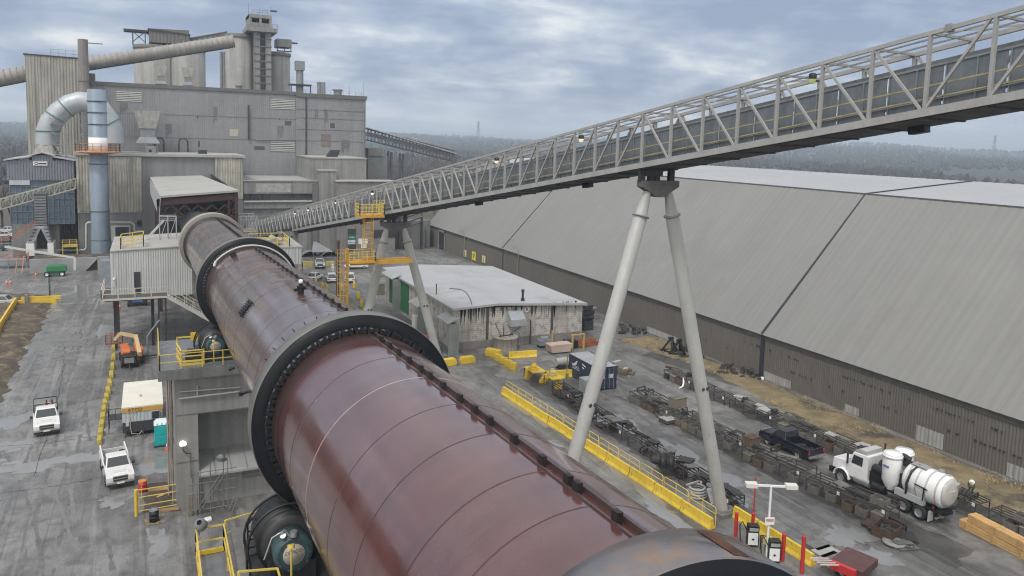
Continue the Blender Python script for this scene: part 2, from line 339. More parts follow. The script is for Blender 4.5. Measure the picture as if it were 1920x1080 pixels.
# ---- hills
def ridge(az, d):
    z = 0
    t = max(0, min(1, (d-900)/2600)); z += t*t*(3-2*t)*(40+8*sin(az*9+1)+5*sin(az*23)+3*sin(az*51+d*.002))
    t2 = max(0, min(1, (d-500)/500)); return z+t2*(3*sin(az*14+d*.004)+3)
b = MB(); NA, NR = 150, 34; vs = []
for i in range(NR):
    d = 320*(20 ** (i/(NR-1)))
    for j in range(NA):
        az = rad(-16+84*j/(NA-1)); vs.append((sin(az)*d, cos(az)*d, -1.2*(i == 0)+ridge(az, d)))
b.add(vs, [(i*NA+j, i*NA+j+1, (i+1)*NA+j+1, (i+1)*NA+j) for i in range(NR-1) for j in range(NA-1)], True)
tag(b.build('hills', mat('hill_scrub', (.050, .044, .036), .95, var=.35, scale=.006, spots=(.10, .085, .06), spot_scale=.012)), kind='structure')
# ---- far woods: thousands of winter crowns that read as one mass
b = MB(); r2 = random.Random(11)
def crown(x, y, z, h, r, spiky):
    n = 6; vs = [(x, y, z+h)]; fs = []
    lv = ((.82, .55), (.5, 1.), (.16, .6)) if not spiky else ((.7, .35), (.4, .7), (.1, 1.))
    for t, k in lv:
        for i in range(n):
            a = 2*pi*i/n+r2.uniform(-.4, .4); q = r*k*r2.uniform(.6, 1.35); vs.append((x+cos(a)*q, y+sin(a)*q, z+h*t*r2.uniform(.85, 1.15)))
    fs += [(0, 1+i, 1+(i+1) % n) for i in range(n)]
    for l_ in range(2):
        for i in range(n): fs.append((1+l_*n+i, 1+(l_+1)*n+i, 1+(l_+1)*n+(i+1) % n, 1+l_*n+(i+1) % n))
    b.add(vs, fs)
for k in range(19000):
    d = 330*(11 ** (r2.random()**.85)); az = rad(r2.uniform(-14, 66))
    x, y = sin(az)*d, cos(az)*d
    if d < 430 and x < 120: continue
    dens = math.sin(az*17+d*.006)+math.sin(az*7.3-d*.0031)+.6*math.sin(d*.013+az*31)
    if d < 1300 and dens < -.5: continue
    s = 1+d/2600
    if d < 700: s *= .75
    crown(x, y, ridge(az, d)-1, r2.uniform(5, 12)*s**.3, r2.uniform(1.3, 3.4)*s, r2.random() < .08)
for k in range(2600):     # unseen woods west and behind, added to darken the kiln's low reflection
    az = rad(r2.uniform(195, 345)); d = r2.uniform(150, 520); crown(sin(az)*d, cos(az)*d, -1+max(0, d-170)*.05, r2.uniform(9, 16), r2.uniform(3, 6), r2.random() < .15)
tag(b.build('distant_woods', mat('winter_woods', (.062, .054, .050), .95, var=.35, scale=.06, spots=(.034, .036, .030), spot_scale=.012, spot_amt=.6)), 'leafless winter woods covering the far hills behind the plant', 'woods', kind='stuff')
# ---- haze
b = MB(); b.box(-4900, 6400, -850, 8800, -1.2, 75)
hm = bpy.data.materials.new('haze_air'); hm.use_nodes = True; t = hm.node_tree; t.nodes.clear(); o_ = t.nodes.new('ShaderNodeOutputMaterial'); pv = t.nodes.new('ShaderNodeVolumePrincipled')
pv.inputs['Color'].default_value = (.74, .88, 1, 1); pv.inputs['Density'].default_value = 4.0e-4; pv.inputs['Anisotropy'].default_value = .1; t.links.new(pv.outputs[0], o_.inputs['Volume'])
HAZE = tag(b.build('haze', hm), 'thin grey blue winter haze in the air', 'haze', kind='stuff')
# ================================================================ PLANT BUILDINGS
X3 = V((1, 0, 0)); Y3 = V((0, 1, 0)); Z3 = V((0, 0, 1))
def panel(mb, x0, y0, x1, y1, Y, t=.06):
    """flat panel proud of a wall in the plane Y, given by two photo corners"""
    a, c = at(x0, y0, Y), at(x1, y1, Y); mb.box(min(a.x, c.x), max(a.x, c.x), Y-t, Y+.02, min(a.z, c.z), max(a.z, c.z)); return mb
def louvre(root, x0, y0, x1, y1, Y):
    a, c = at(x0, y0, Y), at(x1, y1, Y); f = MB(); f.box(a.x, c.x, Y-.05, Y-.03, c.z, a.z); o = f.build('louvre', STEEL_D, root)
    s = MB(); n = 6
    for i in range(n): z = c.z+(a.z-c.z)*(i+.5)/n; s.box(a.x, c.x, Y-.16, Y-.051, z-.13, z+.13)
    s.build('slats', STEEL_W, o)
# ---- main building
YM = 205.
R = thing('main_building', 'tall grey ribbed metal main building with louvres and a flat roof behind the kiln', 'building', (20, YM, 0))
m = MB(); m.corr((-12.3, YM, 0), (34.9, YM, 0), 0, (37.6, 37.4), .5, .04); m.corr((34.9, YM-.4, 0), (53.2, YM-.4, 0), 0, 37.2, .5, .04); m.quad((34.9, YM-.4, 0), (34.9, YM, 0), (34.9, YM, 37.2), (34.9, YM-.4, 37.2))
m.quad((53.2, YM-.4, 0), (53.2, 262, 0), (53.2, 262, 37.2), (53.2, YM-.4, 37.2)); m.quad((-12.3, 262, 0), (-12.3, YM, 0), (-12.3, YM, 37.6), (-12.3, 262, 37.6)); m.quad((53.2, 262, 0), (-12.3, 262, 0), (-12.3, 262, 37), (53.2, 262, 37))
m.build('wall', CLAD, R)
m = MB(); m.box(-12.5, 34.8, YM-.3, 262.2, 37.5, 38.35); m.box(34.86, 53.5, YM-.75, 262.2, 37.1, 38.1); m.build('roof', mat('roof_fascia', (.13, .125, .12), .8, var=.15, scale=.5), R)
for q in ((218, 170, 266, 192), (508, 185, 553, 206), (508, 264, 553, 285)): louvre(R, *q, YM)
for q in ((534, 226.5, 546, 235), (619, 231, 627.5, 240), (477, 274, 496, 281), (369, 217, 372, 222), (371, 264, 375, 275), (523, 222, 525, 225)):
    m = MB(); panel(m, *q, YM-.4 if q[0] > 576 else YM-.02, .05); m.build('window', GLASS, R)
m = MB(); panel(m, 430.5, 242, 447, 256, YM, .12); m.build('patch_panel', mat('beige_panel', (.42, .39, .32), .8, var=.1), R)
m = MB(); panel(m, 602, 251, 620, 275, YM-.4, .12); m.build('patch_panel', mat('brown_panel', (.20, .17, .15), .8, var=.2), R)
for x0, y0, y1 in ((466, 197, 262), (574, 176, 300)):
    m = MB(); a = at(x0, y0, YM-.5); c = at(x0, y1, YM-.5); m.bar(a, (a.x, a.y, c.z), .35, .35); m.build('downpipe', STEEL_D, R)
m = MB()
for y_ in (206, 222, 243, 264): a = at(600, y_, YM-.5); m.box(35, 53.1, YM-.52, YM-.46, a.z-.05, a.z+.05)
for y_ in (215, 258): a = at(330, y_, YM); m.box(-12, 34.7, YM-.12, YM-.06, a.z-.04, a.z+.04)
m.build('sheet_lap', mat('lap_grey', (.20, .20, .205), .7, var=.2), R)
STM = mat('dust_run', (.165, .165, .165), .85, var=.25, scale=1.2)
for q in ((608, 205, 614, 245), (520, 236, 531, 262), (224, 193, 240, 212), (310, 232, 322, 262), (640, 262, 655, 290), (400, 200, 408, 240), (590, 205, 596, 226)):
    m = MB(); Yq = YM-.48 if q[0] > 576 else YM-.07; a, c = at(q[0], q[1], Yq), at(q[2], q[3], Yq); w_ = c.x-a.x; n = 7; top = [V((a.x+w_*k/n, Yq-.01, a.z)) for k in range(n+1)]; rr = random.Random(int(q[0])); bot = [V((a.x+w_*k/n, Yq-.01, c.z+(a.z-c.z)*rr.uniform(0, .6))) for k in range(n+1)]
    m.add(top+bot, [(k, k+1, n+2+k, n+1+k) for k in range(n)]); m.build('dust_run', STM, R)
m = MB(); a, c = at(575, 254, YM-.7), at(640, 254, YM-.7); m.tube([at(480, 262, YM-.3), at(570, 262, YM-.3), at(572, 300, YM-.6)], .1, 6); m.tube([at(690-8, 200, YM-.8), at(690-8, 290, YM-.8)], .12, 6); m.build('cable_pipe', STEEL_G, R)
# stair-step gantry rail on the roof edge
m = MB(); rails(m, [(36, YM+1.5, 38.1), (52.5, YM+1.5, 38.1)], 1.1, .035, 1.6); m.build('roof_railing', STEEL_G, R)
for x_, h in ((602.5, 155), (654.5, 160), (682, 155)):
    m = MB(); p = at(x_, 172, YM+2); m.cyl((p.x, YM+2, 38), (p.x, YM+2, at(x_, h, YM+2).z), .06, n=5); m.build('mast', STEEL_G, R)
# ---- annex left
R = thing('annex_tower', 'weathered ribbed metal tower standing left of the main building', 'building', (-19, 203, 0))
m = MB(); m.corr((-24.4, 203, 0), (-13.3, 203, 0), 0, (43.3, 43.1), .6, .1); m.quad((-24.4, 225, 0), (-24.4, 203, 0), (-24.4, 203, 43.3), (-24.4, 225, 43.3)); m.quad((-13.3, 203, 0), (-13.3, 225, 0), (-13.3, 225, 43.1), (-13.3, 203, 43.1)); m.quad((-13.3, 225, 0), (-24.4, 225, 0), (-24.4, 225, 43.2), (-13.3, 225, 43.2))
m.build('wall', CLAD_W, R)
m = MB(); m.prism([(-24.7, 43.3), (-13.1, 43.05), (-13.1, 43.35), (-24.7, 43.6)], 202.8, 225.2, 'y'); m.build('roof', STEEL_D, R)
m = MB(); rails(m, [(-19.5, 204, 43.4), (-13.6, 204, 43.3)], 1.6, .04, 1.5); m.build('roof_railing', STEEL_G, R)
p = at(157, 130, 202); m = MB(); m.cyl((p.x, 201.6, 10), (p.x, 201.6, at(157, 74, 201.6).z), 1.05, n=14); m.cyl((p.x, 201.6, at(157, 80, 201.6).z), (p.x+4, 201.6, at(157, 80, 201.6).z), .12, n=5)
for z in range(14, 44, 6): m.cyl((p.x, 201.6, z), (p.x, 201.6, z+.25), 1.2, n=14)
tag(m.build('vent_stack', mat('aged_stack', (.24, .22, .20), .75, var=.2, streak=.5), None, (p.x, 201.6, 10)), 'thin weathered vent stack rising beside the weathered ribbed tower', 'stack')
# ---- silos
def silo(label, x0, x1, Y, ytop, group=None, cone=False):
    a, c = at(x0, ytop, Y), at(x1, ytop, Y); r = (c.x-a.x)/2; cx = (a.x+c.x)/2; z = a.z
    t = thing('storage_silo', label, 'silo', (cx, Y+r, 0), group)
    m = MB(); m.lathe([(r, 0), (r, z), (.01, z+.4)], (cx, Y+r, 0), n=40); m.build('shell', CONC_SILO, t)
    m = MB(); m.lathe([(r+.25, z-.7), (r+.25, z+.05), (r-.1, z+.3)], (cx, Y+r, 0), n=40); m.build('rim', CONC_D, t); return t
CONC_SILO = mat('silo_concrete', (.29, .285, .27), .85, var=.18, scale=.1, streak=.65, streak_scale=.8)
silo('left concrete silo of the dark pair under the metal roof house', 250, 325, 232, 82)
silo('right concrete silo of the dark pair, heavily stained', 316, 387, 232, 85)
silo('tall pale concrete silo left of the elevator tower', 424, 478, 222, 62)
silo('shorter concrete silo right of the elevator tower', 500, 547.5, 224, 97)
a, c = at(279, 53, 234), at(355, 84, 234); t = thing('roof_house', 'dark metal roof house on top of the left silo pair', 'building', (a.x, 234, c.z))
m = MB(); m.corr((a.x, 234, 0), (c.x, 234, 0), c.z, (a.z, at(355, 57, 234).z), .9, .1); m.box(a.x, c.x, 234.1, 246, c.z, a.z-.5); m.build('wall', mat('dark_cladding', (.17, .16, .15), .75, var=.15, streak=.5), t)
m = MB(); m.prism([(a.x-.3, a.z-.5), (c.x+.3, a.z-1.1), (c.x+.3, a.z-.8), (a.x-.3, a.z)], 233.7, 246.3, 'y'); m.build('roof', STEEL_D, t)
m = MB(); p0, p1 = at(249, 78, 236), at(272, 60, 236)
for xx in (p0.x, p1.x):
    m.bar((xx, 236, p0.z-1), (xx, 236, p1.z), .25); m.bar((xx, 240, p0.z-1), (xx, 240, p1.z), .25)
m.bar((p0.x, 236, p0.z), (p1.x, 236, p1.z), .2); m.bar((p1.x, 236, p0.z), (p0.x, 236, p1.z), .2); m.box(p0.x-2.2, a.x, 235.8, 240.2, p1.z, p1.z+.5)
tag(m.build('hoist_frame', STEEL_D, None, (p0.x, 236, p0.z)), 'open steel hoist frame left of the roof house on the silos', 'frame')
t0, t1 = at(355, 72, 236), at(426, 62, 236); t = thing('silo_bridge', 'enclosed metal bridge joining the two silo groups', 'bridge', (t0.x, 236, t0.z))
m = MB(); m.add([(t0.x, y, z) for y in (236, 239) for z in (t0.z-1.8, t0.z)]+[(t1.x, y, z) for y in (236, 239) for z in (t1.z-1.6, t1.z+.3)], [(0, 1, 5, 4), (2, 6, 7, 3), (1, 3, 7, 5), (0, 4, 6, 2)]); m.build('wall', CONC_D, t)
m = MB(); m.bar((t0.x, 237.5, t0.z+.12), (t1.x, 237.5, t1.z+.42), 3.4, .2); m.build('roof', STEEL_G, t)
m = MB()
for x_ in (414.5, 420): p = at(x_, 97, 228); m.cyl((p.x, 228, 0), (p.x, 228, p.z), .42, n=10)
tag(m.build('riser_pipes', STEEL_G, None, (p.x, 228, 0)), 'pair of pale riser pipes just left of the tall pale silo', 'pipe')
# elevator tower
a, c = at(476, 60, 221), at(508, 168, 221); t = thing('elevator_tower', 'concrete elevator tower with open top floor between two silos', 'tower', (a.x, 221, 0)); zt = a.z
w_ = c.x-a.x
m = MB(); m.box(a.x, a.x+w_*.34, 220, 228, 0, zt); m.box(c.x-w_*.34, c.x, 220, 228, 0, zt); m.box(a.x+w_*.33, c.x-w_*.33, 222.5, 228, 0, zt); m.build('shaft', CONC, t)
m = MB()
for i in range(1, 9): z = 37+(zt-37)*i/9; m.box(a.x-.15, c.x+.15, 219.85, 220.1, z, z+.25)
m.build('floor_bands', CONC_D, t)
p0, p1 = at(462, 58, 219), at(520, 50, 219); m = MB(); m.box(p0.x, p1.x, 218.5, 229, zt, zt+1.1); m.build('platform', CONC, t)
q0, q1 = at(467, 26, 220), at(509, 50, 220); m = MB()
for xx in (q0.x, (q0.x+q1.x)/2-.3, q1.x-.6): m.box(xx, xx+.6, 219.6, 228, zt+1.1, q0.z)
m.box(q0.x, q1.x, 219.5, 228, q0.z-.9, q0.z); m.box(q0.x+.1, q1.x-.1, 219.7, 227.9, zt+1.1, zt+2.3); m.build('head_frame', CONC, t)
m = MB(); m.box(q0.x+.7, q1.x-.7, 224, 225, zt+2.3, q0.z-1); m.build('machinery', STEEL_D, t)
m = MB(); rails(m, [(q0.x+1, 220, q0.z), (q1.x-1, 220, q0.z)], 1.3, .05, 1.4); rails(m, [(p0.x, 218.6, zt+1.1), (p1.x, 218.6, zt+1.1)], 1.1, .05, 1.4); m.build('roof_railing', STEEL_G, t)
for xx, top in ((q0.x, 8), (q1.x, 10), ((q0.x+q1.x)/2, 14)):
    m = MB(); m.cyl((xx, 221, q0.z), (xx, 221, at(488, top, 221).z), .06, n=5); m.build('mast', STEEL_G, t)
m = MB(); m.box(q1.x, q1.x+1.8, 222, 222.4, zt+6, zt+6.4); m.build('lifting_beam', STEEL_D, t)
a, c = at(519, 72, 226), at(547, 98, 226); t = thing('roof_cabin', 'small metal cabin with open window bays on the shorter silo', 'cabin', (a.x, 226, c.z))
m = MB(); m.box(a.x, c.x, 226, 231, a.z-2.2, a.z); m.build('wall', mat('cabin_green_grey', (.20, .21, .20), .8, var=.15), t)
m = MB()
for xx in (a.x+.1, (a.x+c.x)/2, c.x-.3): m.box(xx, xx+.22, 226.1, 226.4, c.z, a.z-2.2)
m.box(a.x, c.x, 226.05, 226.3, c.z, c.z+.3); m.box(c.x, c.x+1.8, 227, 227.5, a.z-1, a.z-.6); m.build('frame', STEEL_D, t)
# ---- covered conveyors
def tubeconv(label, p, q, r, n=24):
    t = thing('covered_conveyor', label, 'conveyor', tuple(p)); r *= .92; m = MB(); m.cyl(p, q, r, n=16); m.build('casing', mat('conveyor_casing', (.33, .31, .28), .7, var=.22, scale=.4, streak=.2), t)
    d = (q-p); rb = MB(); u = d.normalized()
    for i in range(n+1): s = p+d*(i/n); rb.cyl(s-u*.12, s+u*.12, r+.22, n=16)
    rb.build('ribs', mat('rib_metal', (.28, .26, .24), .7, var=.2), t)
    f = MB(); f.bar(p-Z3*(r+.1), q-Z3*(r+.1), .3, .3); f.build('walkway_beam', STEEL_D, t); return t
tubeconv('long grey tubular conveyor climbing to the tall pale silo', at(166, 119, 213), at(437, 77, 213), 1.62, 26)
tubeconv('grey tubular conveyor entering the weathered tower from the left', at(-25, 152, 213), at(58, 136, 213), 1.85, 7)
p = at(170, 130, 213); m = MB(); m.box(p.x-.9, p.x+.9, 212, 214, 37, p.z-1); tag(m.build('roof_support', CONC_D, None, (p.x, 213, 37)), 'short support leg under the lower end of the long tubular conveyor', 'support')
# ---- roof furniture of the main building
def funnel(label, xc, ytop, ybot, wt, Y, zb=None):
    a = at(xc, ytop, Y); c = at(xc, ybot, Y); h = a.z-c.z; k = wt*Y/F*.93/2; t = thing('exhaust_funnel', label, 'vent', (a.x, Y, c.z))
    m = MB()
    def fr(z0, w0, z1, w1): m.add([(a.x+i*w0, Y+j*w0, z0) for i, j in ((-1, -1), (1, -1), (1, 1), (-1, 1))]+[(a.x+i*w1, Y+j*w1, z1) for i, j in ((-1, -1), (1, -1), (1, 1), (-1, 1))], [(0, 1, 5, 4), (1, 2, 6, 5), (2, 3, 7, 6), (3, 0, 4, 7), (4, 5, 6, 7)])
    fr(c.z+h*.45, k*.62, a.z, k); m.build('hood', mat('weathered_white', (.48, .47, .43), .7, var=.25, scale=.8, streak=.5), t)
    m = MB(); fr(c.z, k*.9, c.z+h*.18, k*.62); m.box(a.x-k*.55, a.x+k*.55, Y-k*.55, Y+k*.55, c.z+h*.18, c.z+h*.46); m.build('neck', STEEL_G, t); return t
funnel('left of two small white funnel vents on the main roof', 301, 124, 158, 21, 209)
funnel('right of two small white funnel vents on the main roof', 351.5, 127, 160, 20, 209)
funnel('big stained white exhaust funnel in front of the main building', 276, 208, 268, 44, 199)
p = at(562, 170, 210); t = thing('roof_flue', 'box topped metal flue on a small platform at the roof edge', 'flue', (p.x, 210, 38))
m = MB(); m.cyl((p.x, 210, 38), (p.x, 210, at(562, 132, 210).z), .95, n=14); m.build('pipe', STEEL_G, t)
z = at(562, 132, 210).z; m = MB(); m.box(p.x-1.15, p.x+1.15, 208.8, 211.2, z, at(562, 115, 210).z); m.build('cowl', STEEL_G, t)
m = MB(); m.box(p.x-2.8, p.x+2.8, 208, 212, 40.3, 40.6)
for i in (-2.5, 2.5): m.bar((p.x+i, 208.3, 38), (p.x+i, 208.3, 40.3), .25)
m.build('platform', STEEL_D, t)
for (x_, yt, r, lb) in ((601, 154, .5, 'paired short exhaust pipes on the roof near the right edge'), (636, 168, 1.1, 'squat roof ventilator near the right roof corner'), (451, 160, .8, 'small roof ventilator below the tall pale silo')):
    p = at(x_, yt, 209); m = MB(); m.cyl((p.x-.4, 209, 37.9), (p.x-.4, 209, p.z), r, n=10); m.cyl((p.x-.4, 209, p.z-.3), (p.x-.4, 209, p.z), r*1.3, n=10)
    if r == .5: m.cyl((p.x+.8, 209, 37.9), (p.x+.8, 209, p.z), r, n=10)
    tag(m.build('roof_ventilator', STEEL_G, None, (p.x, 209, 38)), lb, 'vent')
# ---- low kiln building
YF = 183.
R = thing('kiln_building', 'low kiln building with pale weathered ribbed panels and a flat dusty roof', 'building', (3, YF, 0))
m = MB(); m.box(-13.6, 19.4, YF+.1, YM-.1, 0, 21.7); m.build('wall', mat('grey_flat_wall', (.21, .213, .213), .85, var=.15, scale=.15, streak=.4, streak_scale=.8), R)
zA = at(160, 398, YF).z
m = MB(); a = at(142, 293, YF).x; c = at(265, 293, YF).x
for i in range(4): z0 = zA+(21.6-zA)*i/4; m.corr((a, YF-.05*i, 0), (c, YF-.05*i, 0), z0-.15, zA+(21.6-zA)*(i+1)/4, .56, .11)
m.build('cladding', mat('weathered_cream', (.46, .435, .37), .75, var=.2, scale=.5, streak=.8, streak_scale=2.6), R)
m = MB(); a = at(403, 297, YF).x
for i in range(3): z0 = 12.5+(21.6-12.5)*i/3; m.corr((a, YF-.05*i, 0), (19.4, YF-.05*i, 0), z0-.15, 12.5+(21.6-12.5)*(i+1)/3, .56, .11)
m.build('cladding', mat('weathered_cream', (.44, .41, .33)), R)
m = MB(); m.box(-14, 19.9, YF-.5, YM-.6, 21.7, 22.25); m.build('roof', ROOFG, R)
m = MB(); panel(m, 208, 423, 245, 450, YF, .12); o = m.build('window', STEEL_W, R); m = MB(); panel(m, 216, 426, 242, 446, YF, .16); m.build('pane', GLASS, o)
m = MB(); a = at(261.5, 424, YF); m.box(a.x-.5, a.x+.5, YF-.1, YF+.1, a.z, a.z+.9); m.lathe([(.5, -.1), (.0, -.1)], (a.x, YF, a.z+.9), (0, 1, 0), n=16); m.build('doorway', STEEL_D, R)
def pipe(label, pts, r, m_=STEEL_W, cat='pipe', name='service_pipe'):
    m = MB(); m.tube(pts, r, 8); return tag(m.build(name, m_, None, tuple(pts[0])), label, cat)
pipe('bent pale pipe running along the base wall of the kiln building', [at(104, 478, 180), at(108, 469, 180), at(158, 469, 180), at(162, 465, 180), at(162, 420, 180), at(166, 417, 180), at(245, 417, 180), at(251, 421, 180), at(252, 434, 180), at(268, 434, 180)], .22)
# roof clutter of the low building
for (x0, y0, x1, y1, lb) in ((274, 262, 292, 284, 'pale box duct on the low dusty roof below the big exhaust funnel'), (372, 275, 388, 288, 'dark skid mounted fan on the low dusty roof'), (276, 266, 284, 280, 'small dark motor beside the box duct on the low roof')):
    a, c = at(x0, y0, 190), at(x1, y1, 190); m = MB(); m.box(a.x, c.x, 190, 192, 22.2, 22.2+(a.z-c.z)*.6); m.cyl(((a.x+c.x)/2, 189.9, 22.7), ((a.x+c.x)/2, 192.4, 22.7), .5, n=10)
    tag(m.build('roof_unit', STEEL_G if x0 != 372 else STEEL_D, None, (a.x, 190, 22.2)), lb, 'duct')
for x_, lb in ((299, 'left looped vent pipe on the low roof'), (344, 'right looped vent pipe on the low roof')):
    p = at(x_, 280, 203.5); m = MB(); m.tube([(p.x-1, 203.6, 22.2)]+[(p.x-cos(i*pi/8), 203.6, 24.6+sin(i*pi/8)) for i in range(9)]+[(p.x+1, 203.6, 22.2)], .16, 8); tag(m.build('vent_loop', STEEL_D, None, (p.x, 203.6, 22.2)), lb, 'pipe')
m = MB(); p0 = at(228, 283, 186); p1 = at(296, 283, 186); rails(m, [(p0.x, 186, 22.25), (p1.x, 186, 22.25)], 2.2, .05, 2.2, mid=2); m.box(p0.x, p1.x, 186, 188, 22.3, 22.5); tag(m.build('roof_catwalk', STEEL_G, None, (p0.x, 186, 22.2)), 'grey pipe rack with rails on the low dusty roof right of the blue chimney', 'walkway')
# ---- hood shelter over the kiln mouth
R = thing('kiln_hood', 'open fronted hood with pale sloping roof and rust red frame over the kiln mouth', 'shelter', (6, 125, 0))
zl, zr = 17.4, 18.1; xl, xr = 1.0, 12.5
hb0, hb1, hf1, hf0 = at(281, 334, YF), at(377, 331, YF), at(448, 360, 124.5), at(300, 371, 124.5); q4 = [hf0, hf1, hb1, hb0]
m = MB(); m.add(q4+[p+Z3*.3 for p in q4], [(3, 2, 1, 0), (4, 5, 6, 7), (0, 1, 5, 4), (1, 2, 6, 5), (3, 0, 4, 7)]); m.build('roof', mat('pale_sheet_roof', (.36, .355, .335), .8, var=.12, scale=.2, spots=(.29, .28, .26), spot_scale=.15, spot_amt=.55), R)
sk_ = [hf0, at(298, 407, 124.6), at(281.5, 362, 168), at(280.5, 337, 176)]; m = MB(); m.add(sk_+[p+X3*.1 for p in sk_], [(3, 2, 1, 0), (4, 5, 6, 7), (0, 1, 5, 4), (1, 2, 6, 5), (3, 0, 4, 7)]); m.build('side_sheet', mat('pale_side', (.36, .365, .36), .7, var=.15), R)
RED_F = mat('red_oxide_steel', (.055, .021, .019), .7, var=.3, scale=1.2)
m = MB(); m.bar((xl, 125, zl-.9), (xr, 125, zr-.7), .5, .9)
for k in range(6):
    xa = xl+(xr-xl)*k/6; xb = xl+(xr-xl)*(k+1)/6; m.bar((xa, 125, zl-1.3), (xb, 125, zl-3), .2); m.bar((xb, 125, zl-1.3), (xa, 125, zl-3), .2)
m.bar((xl, 125, zl-3.1), (xr, 125, zl-3.1), .3, .4); m.bar((xr-.3, 125, 0), (xr-.3, 125, zr-.2), .7, .5); m.bar((xr-1.4, 125, 6), (xr-1.4, 125, zr-1), .3)
for z in range(4, 17, 2): m.bar((xr-1.4, 125, z), (xr-.3, 125, z+1.2), .16)
m.bar((xl+.3, 125, 0), (xl+.3, 125, zl-.3), .5); m.build('frame', RED_F, R)
m = MB(); m.quad((xr, 125.5, 0), (xr, YF, 0), (xr, YF, zr), (xr, 125.5, zr)); m.quad((xl, 168, 0), (xr, 168, 0), (xr, 168, zl), (xl, 168, zl)); m.build('shade_sheets', STEEL_D, R)  # side and back sheets coloured dark to stand for the hood's inner shade
# ---- chimney
p = gr(192.5, 483); PX, PY = p.x+.1, 176.; r = 1.72
R = thing('chimney', 'tall blue grey steel chimney with white band and orange platform', 'chimney', (PX, PY, 0)); zt = at(184, 168, PY).z
BLUEG = mat('blue_grey_steel', (.23, .29, .35), .5, var=.12, scale=.5, streak=.35, streak_scale=1.2)
xt = at(183, 168, PY).x; ax_ = V((xt-PX, 0, zt)).normalized(); ax_ = Z3
m = MB(); m.lathe([(r*1.06, 0), (r*1.04, 6), (r, 8), (r, zt), (r-.25, zt), (r-.25, zt-4)], (PX, PY, 0), ax_, 32); m.build('shell', BLUEG, R)
for y_ in (190, 211, 233, 307, 395, 449, 474): z = at(188, y_, PY).z; m = MB(); m.lathe([(r, z-.1), (r+.12, z-.1), (r+.12, z+.1), (r, z+.1)], (PX, PY, 0), ax_, 32); m.build('flange_ring', mat('flange', (.13, .17, .21), .6), R)
z0, z1 = at(188, 284, PY).z, at(188, 258, PY).z; m = MB(); m.lathe([(r+.02, z0), (r+.05, z0), (r+.05, z1), (r+.02, z1)], (PX, PY, 0), ax_, 32); m.build('white_band', WHITE, R)
m = MB(); m.lathe([(r, z0-.5), (4.2, z0-.2), (4.2, z0+.05), (r, z0+.05)], (PX, PY, 0), ax_, 20)
pts = [(PX+4.1*cos(i*pi/9), PY+4.1*sin(i*pi/9), z0) for i in range(19)]; rails(m, pts, 1.6, .045, 1.5, mid=2); m.build('platform', mat('orange_platform', (.55, .24, .10), .6, var=.15), R)
m = MB()
for dxx in (-.25, .25): m.bar((PX+r+.25, PY+dxx-.6, 8), (PX+r+.25, PY+dxx-.6, z0), .08)
m.build('ladder', STEEL_G, R)
# ---- silver duct arch
R = thing('duct_arch', 'large silver duct arching over behind the blue chimney', 'duct', tuple(at(90, 268, 192)))
m = MB(); m.tube([at(x_, y_, 192) for x_, y_ in ((89, 272), (90, 246), (97, 228), (112, 210), (132, 196), (150, 191), (168, 192), (186, 202), (203, 224), (211, 246), (212, 268))], 2.25, 18)
m.build('duct', mat('silver_duct', (.42, .45, .47), .45, metal=.25, var=.12, scale=.4), R)
m = MB()
for i, (x_, y_, dxx, dzz) in enumerate(((90, 246, 0, 1), (104, 219, .55, .8), (123, 202, .75, .6), (206, 232, -.5, .8))):
    p = at(x_, y_, 192); d = V((dxx, 0, dzz)).normalized(); m = MB(); m.lathe([(2.25, -.12), (2.42, -.12), (2.42, .12), (2.25, .12)], p, d, 18); m.build('joint_ring', mat('green_joint', (.10, .22, .19), .6), R)
a, c = at(64, 289, 191), at(108, 270, 191); m = MB(); m.add([(a.x, 189, a.z), (c.x, 189, a.z), (c.x, 195, a.z), (a.x, 195, a.z), (a.x+1, 190, c.z), (c.x-1, 190, c.z), (c.x-1, 194, c.z), (a.x+1, 194, c.z)], [(0, 1, 5, 4), (1, 2, 6, 5), (2, 3, 7, 6), (3, 0, 4, 7), (4, 5, 6, 7)]); m.box(a.x, c.x, 189, 195, 0, a.z); m.build('base_hopper', CLAD_W, R)
# lattice tower under the arch
R = thing('lattice_tower', 'grey lattice steel tower carrying the top of the silver duct', 'tower', tuple(at(152, 290, 193)))
m = MB(); a, c = at(152, 290, 193), at(169, 205, 193)
for xx in (a.x, c.x):
    for yy in (191, 194): m.bar((xx, yy, 15), (xx, yy, c.z), .22)
n = 9
for i in range(n):
    z0, z1 = 15+(c.z-15)*i/n, 15+(c.z-15)*(i+1)/n; m.bar((a.x, 191, z0), (c.x, 191, z1), .13); m.bar((c.x, 191, z0), (a.x, 191, z1), .13); m.bar((a.x, 191, z1), (c.x, 191, z1), .15); m.bar((a.x, 194, z1), (c.x, 194, z1), .15)
m.build('frame', STEEL_G, R)
m = MB(); a, c = at(100, 290, 189), at(122, 228, 189)
for xx in (a.x, c.x): m.bar((xx, 189, a.z-4), (xx, 189, c.z), .16)
for i in range(4): z = a.z+(c.z-a.z)*i/3.3; m.box(a.x-.5, c.x+.5, 188.5, 189.8, z, z+.1); m.bar((a.x, 189, z), (c.x, 189, z+3), .1)
rails(m, [(a.x-.5, 188.6, c.z), (c.x+.5, 188.6, c.z)], 1.1, .04, 1.); tag(m.build('duct_access_stair', STEEL_G, None, (a.x, 189, a.z)), 'grey access platforms with rails beside the left leg of the silver duct', 'platform')
